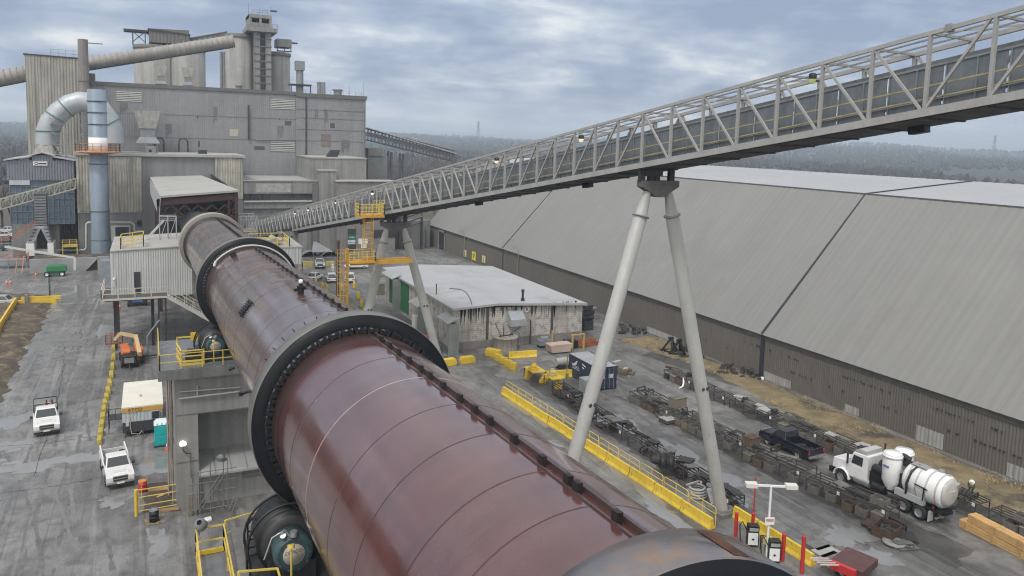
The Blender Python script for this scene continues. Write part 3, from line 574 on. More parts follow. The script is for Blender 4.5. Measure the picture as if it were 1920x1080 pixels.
# ---- baghouse
YB = 187.
R = thing('filter_house', 'blue grey ribbed filter house with stepped gable roof and white sign', 'building', tuple(at(75, 430, YB)))
a, c = at(12, 300, YB), at(139, 301, YB); zm = at(75, 338, YB).z; zb = at(75, 420, YB).z
BLUEC = mat('blue_grey_cladding', (.20, .215, .25), .65, var=.1, scale=.3, streak=.2); BLUEP = mat('blue_panel', (.115, .15, .20), .6, var=.15, scale=.6)
m = MB(); m.corr((a.x, YB-.3, 0), (c.x, YB-.3, 0), zm, (a.z, c.z), .5, .09); pk0, pk1 = at(60, 291, YB), at(99, 291, YB); m.corr((pk0.x, YB-.32, 0), (pk1.x, YB-.32, 0), a.z-.2, pk0.z, .5, .09)
m.quad((a.x, YB+18, zm), (a.x, YB-.3, zm), (a.x, YB-.3, a.z), (a.x, YB+18, a.z)); m.build('upper_wall', BLUEC, R)
m = MB(); zr_ = at(60, 294, YB).z; m.prism([(a.x-.4, a.z-.1), (pk0.x, zr_), (pk0.x, zr_+.25), (a.x-.4, a.z+.15)], YB-.8, YB+18, 'y'); m.prism([(pk1.x, zr_), (c.x+.3, c.z-.1), (c.x+.3, c.z+.15), (pk1.x, zr_+.25)], YB-.8, YB+18, 'y')
mid_ = (pk0.x+pk1.x)/2; m.prism([(pk0.x-.4, pk0.z-.1), (mid_, pk0.z+.5), (pk1.x+.4, pk0.z-.1), (pk1.x+.4, pk0.z+.1), (mid_, pk0.z+.75), (pk0.x-.4, pk0.z+.1)], YB-.9, YB+18, 'y'); m.build('roof', mat('pale_metal_roof', (.45, .46, .47), .6, var=.1), R)
m = MB(); m.box(a.x+.4, c.x-.2, YB, YB+17, zb, zm); m.build('lower_wall', BLUEP, R)
m = MB()
for i in range(13): xx = a.x+.4+(c.x-a.x-.6)*i/12; m.box(xx-.07, xx+.07, YB-.12, YB+.02, zb, zm)
for i in range(8): z = zb+(zm-zb)*i/7; m.box(a.x+.4, c.x-.2, YB-.1, YB+.01, z-.06, z+.06)
m.build('stiffeners', mat('blue_rib', (.17, .21, .27), .6), R)
m = MB(); panel(m, 17, 338, 56, 347, YB-.35, .05); m.build('pale_panel', mat('pale_panel', (.50, .51, .53), .6, var=.1), R)
m = MB(); m.box(a.x+.5, c.x-5, YB-.2, YB+16, 0, zb); m.build('base_wall', CONC, R)
m = MB(); s0, s1 = at(62, 302.6, YB-.5), at(89, 310.5, YB-.5); m.box(s0.x, s1.x, YB-.55, YB-.42, s1.z, s0.z); o = m.build('sign', WHITE, R)
m = MB(); zc_ = (s0.z+s1.z)/2; m.lathe([(.32, 0), (.2, 0)], (s0.x+.55, YB-.58, zc_), (0, 1, 0), 16); m.box(s0.x+.95, s1.x-.15, YB-.585, YB-.56, zc_-.14, zc_+.14); m.build('lettering', STEEL_D, o)
# ---- small inclined conveyor left
def truss_gallery(name, label, cat, p, q, w, h, n, mt, deck=None):
    t = thing(name, label, cat, tuple(p)); m = MB(); side = (q-p).cross(Z3).normalized()*w/2; up = V((0, 0, h))
    for s in (-1, 1):
        for k in (0, 1): m.bar(p+side*s+up*k, q+side*s+up*k, .2, .25)
        for i in range(n+1):
            a = p+(q-p)*i/n+side*s; m.bar(a, a+up, .12)
            if i < n: b_ = p+(q-p)*(i+1)/n+side*s; m.bar(a+(up if i % 2 else V((0, 0, 0))), b_+(V((0, 0, 0)) if i % 2 else up), .1)
    m.build('truss', mt, t); m = MB(); m.bar(p+Z3*.1, q+Z3*.1, w*.9, .12); m.build('deck', deck or STEEL_D, t)
    m = MB(); m.bar(p+Z3*h*.55, q+Z3*h*.55, w*.5, h*.35); m.build('belt_cover', STEEL_G, t); return t
truss_gallery('belt_conveyor', 'inclined belt conveyor with pale yellow rails crossing in front of the blue grey filter house', 'conveyor', at(-60, 409, 181), at(142, 353, 181), 1.8, 2.0, 20, mat('pale_yellow_steel', (.42, .40, .29), .6, var=.2))
# ---- chute tower with flared white skirt
R = thing('discharge_chute', 'striped metal discharge chute flaring into a white open skirt', 'chute', tuple(gr(75, 486)))
YC = 177.
def zz(y_): return at(75, y_, YC).z
xa, xb = at(64.5, 400, YC).x, at(87, 400, YC).x
m = MB(); m.box(xa, xb, YC, YC+2.6, zz(423), zz(366)); m.build('shaft', STEEL_G, R)
xc0, xc1, xm = at(53, 455, YC).x, at(98, 455, YC).x, (xa+xb)/2
m = MB(); z1, z0 = zz(423), zz(455); ap = zz(428)
m.add([(xa, YC, z1), (xb, YC, z1), (xc1, YC-1, z0), (xb+.2, YC-1, z0), (xm, YC-.4, ap), (xa-.2, YC-1, z0), (xc0, YC-1, z0)], [(0, 1, 4), (1, 2, 3, 4), (0, 4, 5, 6)]); m.add([(xb, YC, z1), (xb, YC+2.6, z1), (xc1, YC+4, z0), (xc1, YC-1, z0)], [(0, 3, 2, 1)]); m.add([(xa, YC, z1), (xa, YC+2.6, z1), (xc0, YC+4, z0), (xc0, YC-1, z0)], [(0, 1, 2, 3)]); m.build('flare', STEEL_G, R)
m = MB()
for i in range(12): z = zz(423)+(zz(366)-zz(423))*i/11; m.box(xa-.06, xb+.06, YC-.08, YC+2.7, z-.07, z+.07)
for i in range(1, 5):
    k = i/5; z = z1+(z0-z1)*k
    for s, e_ in ((xa+(xc0-xa)*k, xm-(xm-xa+.2)*k), (xb+(xc1-xb)*k, xm+(xb-xm+.2)*k)): m.bar((s, YC-1*k-.1, z), (e_, YC-.6*k-.1, z), .14)
m.build('stripes', STEEL_D, R)
m = MB(); zg = zz(478); m.box(xc0-.3, xa-.1, YC-1.1, YC+4, zg, z0); m.box(xb+.1, xc1+.3, YC-1.1, YC+4, zg, z0); m.box(xa-.1, xb+.1, YC+1.5, YC+3.8, zg, z0-1.6); m.build('skirt', WHITE, R)
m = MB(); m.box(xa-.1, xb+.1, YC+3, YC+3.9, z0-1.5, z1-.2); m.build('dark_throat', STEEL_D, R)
m = MB(); m.box(xc0, xc1, YC-.6, YC+4, 0, zg); m.build('plinth', CONC_D, R)
# ---- concrete retaining wall with tarp slope
R = thing('containment_wall', 'long grey containment wall with slanted right end behind the green lift', 'wall', tuple(gr(56, 513)))
a, c = gr(55, 513), gr(152, 512); Yw = a.y; zt = at(55, 487, Yw).z
def wx(x_): return at(x_, 500, Yw).x
m = MB(); m.prism([(wx(55), 0), (wx(160), 0), (wx(186), zt), (wx(55), zt)], Yw, Yw+.6, 'y'); m.prism([(wx(183), 0), (wx(206), 0), (wx(206), zt+.1), (wx(183), zt+.1)], Yw+.1, Yw+.7, 'y'); m.build('wall_face', mat('grey_tarp', (.33, .33, .335), .6, var=.2, scale=.3, bump=.05), R)
m = MB(); m.box(wx(55), wx(205), Yw+.8, Yw+9, 0, zt*.8); m.build('fill', DIRT, R)
m = MB(); a = at(190, 490, 150); c = at(209, 541, 150); m.box(a.x, c.x+1, 150, 153, 0, a.z); tag(m.build('tarp_bundle', mat('blue_grey_tarp', (.25, .28, .31), .5, var=.2, scale=.8, bump=.06), None, (a.x, 150, 0)), 'blue grey tarpaulin covered stack against the white ribbed drive house', 'tarp')
# ---- left edge: access platforms
R = thing('steel_platform', 'orange railed steel platform with stairs at the far left edge', 'platform', tuple(gr(20, 512)))
m = MB(); p0, p1 = at(-20, 490, 172), at(50, 490, 172); z = p0.z; m.box(p0.x, p1.x, 172, 175, z-.2, z); m.build('deck', STEEL_G, R)
m = MB(); rails(m, [(p0.x, 172, z), (p1.x, 172, z), (p1.x, 175, z)], 1.2, .05, 1.5); p2 = at(20, 455, 176); rails(m, [(p0.x, 176, p2.z), (p2.x, 176, p2.z), (p1.x+1, 176, p2.z+3.2)], 1.1, .05, 1.2); m.build('railing', ORANGE, R)
m = MB()
for xx in (p0.x, (p0.x+p1.x)/2, p1.x): m.bar((xx, 172.2, 0), (xx, 172.2, z), .2)
m.bar((p0.x, 176, p2.z-.1), (p2.x, 176, p2.z-.1), .6, .15); m.bar((p2.x, 176, p2.z-.1), (p1.x+1, 176, p2.z+3.1), .6, .15); m.build('supports', STEEL_G, R)
for x_, lb in ((32, 'left leaning orange stair string by the steel platform'), (44, 'right leaning orange stair string by the steel platform')):
    m = MB(); p, q = gr(x_-3, 512), at(x_+1, 480, 168); m.bar(p, q, .18, .08); tag(m.build('stair_string', mat('dull_orange', (.42, .20, .10), .6, var=.15), None, tuple(p)), lb, 'beam')
m = MB(); p0, p1 = at(117, 462, 178), at(144, 450, 178); rails(m, [(p0.x, 178, p0.z), (p1.x, 178, p0.z)], 1.3, .06, 1.3, mid=2); m.box(p0.x, p1.x, 178, 181, p0.z-.2, p0.z)
for xx in (p0.x, p1.x): m.bar((xx, 178.2, 0), (xx, 178.2, p0.z), .2)
tag(m.build('railed_landing', YEL_R, None, (p0.x, 178, p0.z)), 'small yellow railed landing right of the white chute skirt', 'platform')
# ---- concrete blocks to the right
R = thing('control_building', 'grey concrete control building with a long dark window band', 'building', (28, YF, 0))
za = at(520, 340, YF).z; xa, xb = 19.5, at(600, 340, YF).x
zw1, zw0, zs = at(520, 363, YF).z, at(520, 376, YF).z, at(520, 391, YF).z
m = MB(); m.box(xa, xb, YF, YM-.5, zw1, za); m.box(xa, xb, YF+.3, YM-.5, zs, zw0); m.box(xa, xb-.5, YF+1, YM-.5, 0, zs); m.box(xa, xb, YF+1.5, YM-1, zw0, zw1); m.build('wall', CONC, R)
m = MB(); m.box(xa+.4, xb-1.2, YF+.5, YF+.62, zw0, zw1); o = m.build('window', GLASS, R)
m = MB(); m.box(xa, xb-.6, YF-.1, YF+.3, zw0-.35, zw0-.03)
m.build('sill', STEEL_W, o); m = MB()
for i in range(1, 12): xx = xa+(xb-xa)*i/12; m.box(xx-.05, xx+.05, YF+.4, YF+.5, zw0, zw1)
m.build('mullions', STEEL_D, o)
m = MB(); m.box(xa-.1, xb+.2, YF-.2, YM-.6, za, za+.25); m.build('roof', ROOFG, R)
m = MB(); q0, q1 = at(480, 344, YF), at(545, 360, YF); m.box(q0.x, q1.x, YF-.02, YF+.05, q1.z, q0.z); m.build('patched_render', mat('patched_render', (.40, .39, .37), .9, var=.3, scale=.9), R)
R = thing('stair_tower', 'narrow grey concrete stair tower right of the control building', 'building', (38, YF, 0))
a, c = at(600, 321, YF-2), at(631, 321, YF-2); m = MB(); m.box(a.x, c.x, YF-2, YF+8, 0, a.z); m.build('shaft', CONC, R)
m = MB(); m.box(a.x-.2, c.x+.2, YF-2.2, YF+8, a.z, a.z+.3); m.build('roof', ROOFG, R)
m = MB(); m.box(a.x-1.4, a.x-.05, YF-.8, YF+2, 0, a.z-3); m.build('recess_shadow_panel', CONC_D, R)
R = thing('upper_block', 'blank concrete upper block standing against the main building', 'building', (44, YF+1, 0))
a, c = at(585, 297, YF+1), at(687, 300, YF+1); m = MB(); m.box(a.x, c.x, YF+1, YM-.6, 0, a.z); m.build('wall', CONC, R)
m = MB(); m.box(a.x-.15, c.x+.15, YF+.85, YM-.7, a.z, a.z+.3); m.build('roof', ROOFG, R)
p = at(625, 292, YF+6); m = MB(); m.prism([(p.x-1.5, a.z+.3), (p.x+1, a.z+.3), (p.x+1.8, a.z+2), (p.x-.4, a.z+2)], YF+6, YF+8, 'y'); tag(m.build('roof_duct', STEEL_D, None, (p.x, YF+6, a.z)), 'tilted dark duct on the upper concrete block', 'duct')
R = thing('office_block', 'lower dark grey office block with green notice door behind the yellow ladder tower', 'building', (45, 178, 0))
YO = 178.; a, c = at(632, 341, YO), at(742, 343, YO); m = MB(); m.box(a.x, c.x, YO, YF+.9, 0, a.z); m.build('wall', mat('grey_render', (.225, .215, .20), .85, var=.15, scale=.3, streak=.4), R)
m = MB(); m.box(a.x-.1, c.x+.2, YO-.3, YF+.8, a.z, a.z+.25); m.build('roof', ROOFG, R)
for q in ((699, 431, 741, 445),): m = MB(); panel(m, *q, YO, .1); m.build('window', GLASS, R)
m = MB(); panel(m, 652, 429, 667, 470, YO, .1); m.build('door', STEEL_D, R)
m = MB(); panel(m, 652, 440, 667, 449, YO, .16); o = m.build('sign', mat('green_sign', (.02, .13, .09), .5), R)
s = at(654.5, 446.6, YO-.2); mm = MB(); mm.text('AREA', (s.x, YO-.2, s.z), X3, Z3, 1.0*.55); mm.build('lettering', WHITE, o)
m = MB(); panel(m, 652, 450, 666, 457.5, YO, .16); o = m.build('sign', mat('pale_blue_sign', (.55, .62, .68), .5), R); s = at(653, 456, YO-.2); mm = MB(); mm.text('PARKING', (s.x, YO-.2, s.z), X3, Z3, .42); mm.build('lettering', STEEL_D, o)
m = MB(); panel(m, 672, 447.5, 689, 457, YO, .16); panel(m, 677, 457, 687, 465, YO, .15); m.build('sign', WHITE, R)
m = MB(); a, c = at(690, 268, 214), at(726, 330, 214); m.box(a.x, c.x, 214, 226, 0, at(700, 292, 214).z); m.box(a.x, c.x-1.5, 213.5, 225, at(700, 292, 214).z, at(700, 278, 214).z)
tag(m.build('transfer_house', mat('grey_block', (.24, .24, .23), .85, var=.15), None, (a.x, 214, 0)), 'plain grey transfer house right of the main building below the dark conveyor', 'building')
m = MB(); a = at(735, 400, 181); c = at(800, 400, 184); m.box(a.x, c.x, 181, 186, 0, at(735, 415, 181).z); m.box(c.x-1.5, c.x-.5, 180, 180.9, 0, at(790, 428, 181).z); tag(m.build('link_building', CONC_D, None, (a.x, 181, 0)), 'dark low link building between office block and grey shed', 'building')
m = MB()
for x_ in (744, 753, 785): p = gr(x_, 465); m.bar((p.x, p.y-2, 0), (p.x, p.y-2, 8), .5)
for k in range(3): m.bar((at(742, 440, 176).x, 176, 5+k*1.2), (at(792, 440, 176).x, 176, 7+k*1.2), .25)
tag(m.build('pipe_bridge', STEEL_D, None, (51, 176, 0)), 'dark pipe bridge at the far corner of the grey shed', 'pipe')
# dark truss conveyor to the right of the main building
DKT = mat('dark_truss', (.10, .10, .105), .6, var=.2)
p, q = at(686, 262, 232), at(852, 303, 232)
t = truss_gallery('truss_conveyor', 'dark open truss conveyor descending right from the main building', 'conveyor', p, q, 3, 3.4, 26, DKT)
m = MB(); m.bar(p+Z3*3.7, q+Z3*2.6, 3.4, .25); m.build('roof', STEEL_W, t)
for x_, yt in ((728, 283), (734, 285), (750, 287), (756, 289)):
    a = at(x_, yt, 232); m = MB(); m.bar((a.x, 232, 0), (a.x, 232, a.z), .6); m.build('leg', DKT, t)
m = MB()
for x_ in (728, 750): a, c = at(x_, 290, 232), at(x_+6, 335, 232); m.bar((a.x, 232, a.z), (c.x, 232, c.z), .25); m.bar((c.x, 232, a.z), (a.x, 232, c.z), .25)
m.build('cross_bracing', DKT, t)
# ================================================================ STORAGE SHED (right)
XW = 65.2; ZE = 5.45; XB, ZB = 80.57, 21.78; XR, ZR = 100.94, 23.42; YA, YZ = -25., 186.
R = thing('storage_shed', 'huge grey ribbed storage shed with steep pale roof filling the right side', 'shed', (XW, 66, 0))
m = MB(); m.corr((XW, YZ, 0), (XW, YA, 0), 0, ZE-.75, .3, .05); m.quad((XW, YZ, 0), (XW+60, YZ, 0), (XW+60, YZ, ZE), (XW, YZ, ZE)); m.add([(XW, YZ, ZE), (XB, YZ, ZB), (XR, YZ, ZR), (XR+36, YZ, 0), (XW, YZ, 0)], [(0, 1, 2, 3, 4)]); m.build('wall', CLAD_D, R)
m = MB(); m.box(XW-.12, XW+.1, YA, YZ, ZE-.8, ZE-.1); m.build('fascia', mat('fascia_dark', (.10, .098, .09), .8, var=.2, streak=.4), R)
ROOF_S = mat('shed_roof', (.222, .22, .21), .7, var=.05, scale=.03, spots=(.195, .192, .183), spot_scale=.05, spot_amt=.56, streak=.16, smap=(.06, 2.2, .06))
dsl = V((XB-XW, 0, ZB-ZE)); sl = dsl.length; dsl.normalize()
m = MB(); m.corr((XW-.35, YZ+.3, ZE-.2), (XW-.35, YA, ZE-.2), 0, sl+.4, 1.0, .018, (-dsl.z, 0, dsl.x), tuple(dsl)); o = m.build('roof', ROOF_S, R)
m = MB()
for k in (.345, .665):
    p = V((XW, 0, ZE))+dsl*sl*k+V((-dsl.z, 0, dsl.x))*.05; m.bar((p.x, YA, p.z), (p.x, YZ, p.z), .09, .09)
m.build('lap_seam', mat('lap_seam', (.19, .19, .18), .7, var=.2), R)
dt = V((XR-XB, 0, ZR-ZB)); tl = dt.length; dt.normalize()
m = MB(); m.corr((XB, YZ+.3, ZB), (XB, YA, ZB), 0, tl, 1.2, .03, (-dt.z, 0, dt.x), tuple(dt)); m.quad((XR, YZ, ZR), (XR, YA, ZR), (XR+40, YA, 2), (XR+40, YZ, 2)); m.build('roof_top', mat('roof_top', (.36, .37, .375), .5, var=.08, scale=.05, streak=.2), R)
m = MB(); m.bar((XB-.1, YA, ZB+.02), (XB-.1, YZ, ZB+.02), .3, .2); m.build('ridge_flashing', mat('flashing', (.10, .10, .105), .6), R)
for yj, wd, lb in ((66.6, .34, None), (140, .16, None)):
    m = MB(); n_ = V((-dsl.z, 0, dsl.x))
    p, q = V((XW-.3, yj, ZE-.1))+n_*.1, V((XB, yj, ZB))+n_*.1; m.bar(p, q, wd*.75, .08, n_)
    m.box(XW-.14, XW, yj-wd*.9, yj+wd*.9, 0, ZE-.1)
    if wd > .2: p, q = V((XB, yj, ZB))+V((0, 0, .1)), V((XR, yj, ZR))+V((0, 0, .1)); m.bar(p, q, wd, .08)
    m.build('expansion_joint', mat('joint_black', (.03, .03, .045), .6), R)
PAN = mat('translucent_sheet', (.36, .36, .34), .6, var=.15, scale=.6, streak=.5)
for x0, y0, x1, y1 in ((1213, 611, 1277, 642), (1433, 695, 1482, 731), (1584, 756, 1610, 784), (1718, 795, 1767, 845), (1889, 866, 1945, 925)):
    a, c = atx(x0, y0, XW-.1), atx(x1, y1, XW-.1); m = MB(); m.corr((XW-.1, a.y, 0), (XW-.1, c.y, 0), .05, a.z, .42, .07); m.build('light_panel', PAN, R)
m = MB(); r2 = random.Random(4)
for z in (3.55, 1.95):
    y = 30
    while y < 78:
        if r2.random() < .55 and hsh(y*.25, z) > -.2: m.box(XW-.1, XW-.075, y, y+r2.uniform(.1, .3), z, z+r2.uniform(.1, .22))
        y += .42
m.build('vent_slots', STEEL_D, R)
m = MB(); m.box(XW-.12, XW, 174, 178, 0, 4.4); m.build('doorway', STEEL_D, R); m = MB(); m.box(XW-.3, XW-.1, 173.6, 174, 0, 4.8); m.box(XW-.3, XW-.1, 178, 178.4, 0, 4.8); m.box(XW-.3, XW-.1, 173.6, 178.4, 4.4, 4.8); m.build('door_frame', STEEL_G, R)
YSG = mat('yellow_sign', (.78, .62, .05), .5, var=.06)
for k, (x, y, wd, h, lb) in enumerate(((872, 475, 1.5, 1.5, 'small pale yellow sign, farthest of three on the grey shed wall'), (888.5, 480, 2.1, 1.9, 'larger square yellow sign in the middle of three on the grey shed wall'), (907, 486, 1.6, 1.5, 'pale yellow sign, nearest of three on the grey shed wall'))):
    p = atx(x, y, XW-.15); t = thing('wall_sign', lb, 'sign', (XW-.15, p.y, p.z), 'yellow signs on the grey shed wall')
    m = MB(); m.box(XW-.2, XW-.11, p.y-wd/2, p.y+wd/2, p.z-h/2, p.z+h/2); m.build('board', YSG if k == 1 else mat('pale_sign', (.75, .68, .36), .5, var=.1), t)
    m = MB()
    if k == 1: m.box(XW-.225, XW-.205, p.y-.55, p.y+.55, p.z+.2, p.z+.4); m.box(XW-.225, XW-.205, p.y-.3, p.y+.3, p.z-.3, p.z+.1)
    else: m.box(XW-.225, XW-.205, p.y-.1, p.y+.1, p.z-.5, p.z+.4); m.box(XW-.225, XW-.205, p.y-.45, p.y+.45, p.z-.6, p.z-.5)
    m.build('marking', mat('sign_olive', (.20, .17, .03), .6), t)
def goose(label, base, top, reach, name='street_lamp', m_=STEEL_G, r=.07):
    """curved-arm lamp: base and top points, arm reaching by the vector reach"""
    t = thing(name, label, 'lamp', tuple(base)); b_, tp, rc = V(base), V(top), V(reach); pts = [b_, b_+(tp-b_)*.6]
    for i in range(1, 8): a = i/7*pi/2; pts.append(b_+(tp-b_)*(.6+.4*sin(a))+rc*(1-cos(a))*.75)
    pts.append(tp+rc); m = MB(); m.tube(pts, r, 6); m.build('pole', m_, t)
    m = MB(); d = rc.normalized(); m.bar(tp+rc*.95, tp+rc*1.0+d*.7, .26, .14); m.build('lamp_head', STEEL_G, t); return t
p = atx(972, 473, XW-.4); goose('bent arm lamp at the eave near the middle of the grey shed', (XW-.4, p.y, 0), (XW-.4, p.y, atx(956, 452, XW-.4).z+.2), (0, 3.2, .2))
p = atx(871, 441, XW-.4); goose('bent arm lamp at the eave near the far end of the grey shed', (XW-.4, p.y, 0), (XW-.4, p.y, atx(857, 427, XW-.4).z+.2), (0, 3.4, .2))
# ================================================================ BLOCK BUILDING
def block_mat():
    m = bpy.data.materials.new('painted_blocks'); m.use_nodes = True; t = m.node_tree; b = t.nodes['Principled BSDF']; n = t.nodes.new; l = t.links.new; b.inputs['Roughness'].default_value = .85
    tc = n('ShaderNodeTexCoord'); sp = n('ShaderNodeSeparateXYZ'); cm = n('ShaderNodeCombineXYZ'); ad = n('ShaderNodeMath'); l(tc.outputs['Object'], sp.inputs[0]); l(sp.outputs[0], ad.inputs[0]); l(sp.outputs[1], ad.inputs[1]); l(ad.outputs[0], cm.inputs[0]); l(sp.outputs[2], cm.inputs[1])
    br = n('ShaderNodeTexBrick'); br.inputs['Color1'].default_value = (.56, .54, .50, 1); br.inputs['Color2'].default_value = (.46, .44, .41, 1); br.inputs['Mortar'].default_value = (.33, .315, .29, 1); br.inputs['Scale'].default_value = 1; br.inputs['Mortar Size'].default_value = .025; br.inputs['Brick Width'].default_value = .55; br.inputs['Row Height'].default_value = .27
    l(cm.outputs[0], br.inputs[0])
    def nz(sc, a, c, d, mp=None):
        q = n('ShaderNodeTexNoise'); q.inputs['Scale'].default_value = sc; q.inputs['Detail'].default_value = 7; q.inputs['Roughness'].default_value = .7
        if mp: k = n('ShaderNodeMapping'); k.inputs['Scale'].default_value = mp; l(tc.outputs['Object'], k.inputs[0]); l(k.outputs[0], q.inputs[0])
        else: l(tc.outputs['Object'], q.inputs[0])
        r = n('ShaderNodeMapRange'); r.inputs[1].default_value = a; r.inputs[2].default_value = c; r.inputs[4].default_value = d; l(q.outputs[0], r.inputs[0]); return r.outputs[0]
    def mix(f, a, c):
        q = n('ShaderNodeMixRGB'); l(f, q.inputs[0]); l(a, q.inputs[1]); q.inputs[2].default_value = (*c, 1); return q.outputs[0]
    c = mix(nz(1.1, .50, .64, .75), br.outputs[0], (.14, .125, .11)); c = mix(nz(1, .46, .64, .7, (.8, .8, .12)), c, (.25, .22, .19)); l(c, b.inputs['Base Color']); return m
BLK = block_mat()
YB0 = 89.7; X0 = gr(855, 661).x; X1 = gr(1087, 633).x; zb = at(857, 579, YB0).z; zb1 = at(1087, 571, YB0).z; YB1 = atx(722, 497, X0).y
R = thing('block_workshop', 'long low workshop of stained painted blocks with flat pale roof beside the grey shed', 'building', (X0, YB0, 0))
m = MB(); m.quad((X0, YB0, 0), (X1, YB0, 0), (X1, YB0, zb1), (X0, YB0, zb)); m.quad((X0, YB1, 0), (X0, YB0, 0), (X0, YB0, zb), (X0, YB1, zb)); m.quad((X1, YB0, 0), (X1, YB1, 0), (X1, YB1, zb1), (X1, YB0, zb1)); m.quad((X1, YB1, 0), (X0, YB1, 0), (X0, YB1, zb), (X1, YB1, zb1)); m.build('wall', BLK, R)
m = MB(); m.prism([(X0-.4, zb-.12), (X0+6, zb+.12), (X1+.5, zb1-.1), (X1+.5, zb1+.22), (X0+6, zb+.42), (X0-.4, zb+.16)], YB0-.45, YB1+.3, 'y'); m.build('roof', mat('membrane_roof', (.37, .375, .385), .8, var=.1, scale=.2, spots=(.30, .30, .305), spot_scale=.12, spot_amt=.55), R)
m = MB(); m.box(X0+.0, X1, YB0-.06, YB0-.004, 0, 1.05); m.build('plinth', mat('stained_plinth', (.24, .225, .205), .85, var=.25, scale=.6, streak=.5), R)
m = MB(); r2 = random.Random(9); STN = mat('soot_stain', (.085, .075, .065), .9, var=.3, scale=2)
for _ in range(60):
    xx = r2.uniform(X0+.3, X1-.4); wd = r2.uniform(.06, .36); h = r2.choice((.8, 1.3, 1.8, 2.4)); m.add([(xx, YB0-.008, zb-.1), (xx+wd, YB0-.008, zb-.1), (xx+wd*.8, YB0-.008, zb-h*.6), (xx+wd*.4, YB0-.008, zb-h), (xx+wd*.15, YB0-.008, zb-h*.7)], [(0, 4, 3, 2, 1)])
for xs in (914, 1035):
    xx = at(xs, 600, YB0).x; m.box(xx-.2, xx+.2, YB0-.012, YB0-.006, .3, zb-.1)
m.build('stain', STN, R)
a, c = at(952, 583, YB0), at(978, 607, YB0); m = MB(); m.prism([(YB0, c.z), (YB0-1.2, c.z), (YB0-1.2, c.z+.9), (YB0, a.z)], a.x, c.x, 'x'); m.build('intake_hood', mat('pale_blue_metal', (.33, .36, .38), .6, var=.15), R)
a, c = at(983.5, 575, YB0), at(992, 585, YB0); m = MB()
for q in ((a.x, c.x, a.z-.14, a.z), (a.x, c.x, c.z, c.z+.14), (a.x, a.x+.14, c.z, a.z), (c.x-.14, c.x, c.z, a.z)): m.box(q[0], q[1], YB0-.08, YB0, q[2], q[3])
m.build('window_frame', WHITE, R)
m = MB(); p = at(995, 600, YB0-.3); m.cyl((p.x, YB0-.3, 0), (p.x, YB0-.3, p.z), .09, n=8); m.build('wall_pipe', STEEL_D, R); m = MB(); p = at(944.5, 612, YB0-.3); m.cyl((p.x, YB0-.3, 0), (p.x, YB0-.3, p.z), .05, n=6); m.build('wall_pipe', STEEL_D, R)
for (x_, yt, yb_, r) in ((818, 532, 551, .07), (980, 543, 562, .16)):
    q = at(x_, yb_, YB0+ (10 if x_ > 900 else 14)); k = (q-CAM); s = (zb+.3-CAMZ)/k.z; q = CAM+k*s; top = at(x_, yt, q.y); m = MB(); m.cyl((q.x, q.y, zb), (q.x, q.y, top.z), r, n=8)
    if r > .1: m.cyl((q.x, q.y, top.z-.3), (q.x, q.y, top.z), r*1.4, n=8); m.cyl((q.x, q.y, zb), (q.x, q.y, zb+.5), r*1.7, n=8)
    m.build('roof_pipe', STEEL_D, R)
# doors and awnings on the side towards the kiln
for (xa, ya, xb, yb_, lb) in ((722, 513, 742, 524, 0), (772, 561, 790, 577, 1), (826, 591, 848, 608, 2)):
    p, q = atx(xa, ya, X0-.9), atx(xb, yb_, X0-.9); y0, y1 = min(p.y, q.y), max(p.y, q.y); z = q.z
    m = MB(); m.add([(X0, y0, z+.7), (X0, y1, z+.7), (X0-1.5, y1, z+.1), (X0-1.5, y0, z+.1), (X0, y0, z+.6), (X0, y1, z+.6), (X0-1.5, y1, z), (X0-1.5, y0, z)], [(0, 1, 2, 3), (7, 6, 5, 4), (0, 3, 7, 4), (1, 5, 6, 2), (2, 6, 7, 3)]); m.build('awning', mat('awning_metal', (.34, .37, .36), .6, var=.15), R)
    m = MB(); m.box(X0-.1, X0, y0+.2, y1-.2, 0, z-.1); m.build('door', mat('pale_door', (.42, .43, .40), .6, var=.15, streak=.4), R)
    m = MB(); m.box(X0-1.4, X0, y0-.1, y0, 0, z); m.build('porch_side', mat('green_porch', (.24, .27, .25), .6, var=.2), R)
m = MB(); m.box(X0-.12, X0, YB1-13, YB1-3, .6, zb-.3); m.build('green_panel', mat('green_cladding', (.03, .16, .06), .6, var=.1), R)
p = gr(885, 653); goose('tall bent arm street lamp in front of the stained block wall', (p.x, p.y, 0), (p.x, p.y, at(876, 545, p.y).z), (-2.1, 1.2, .1), r=.08)
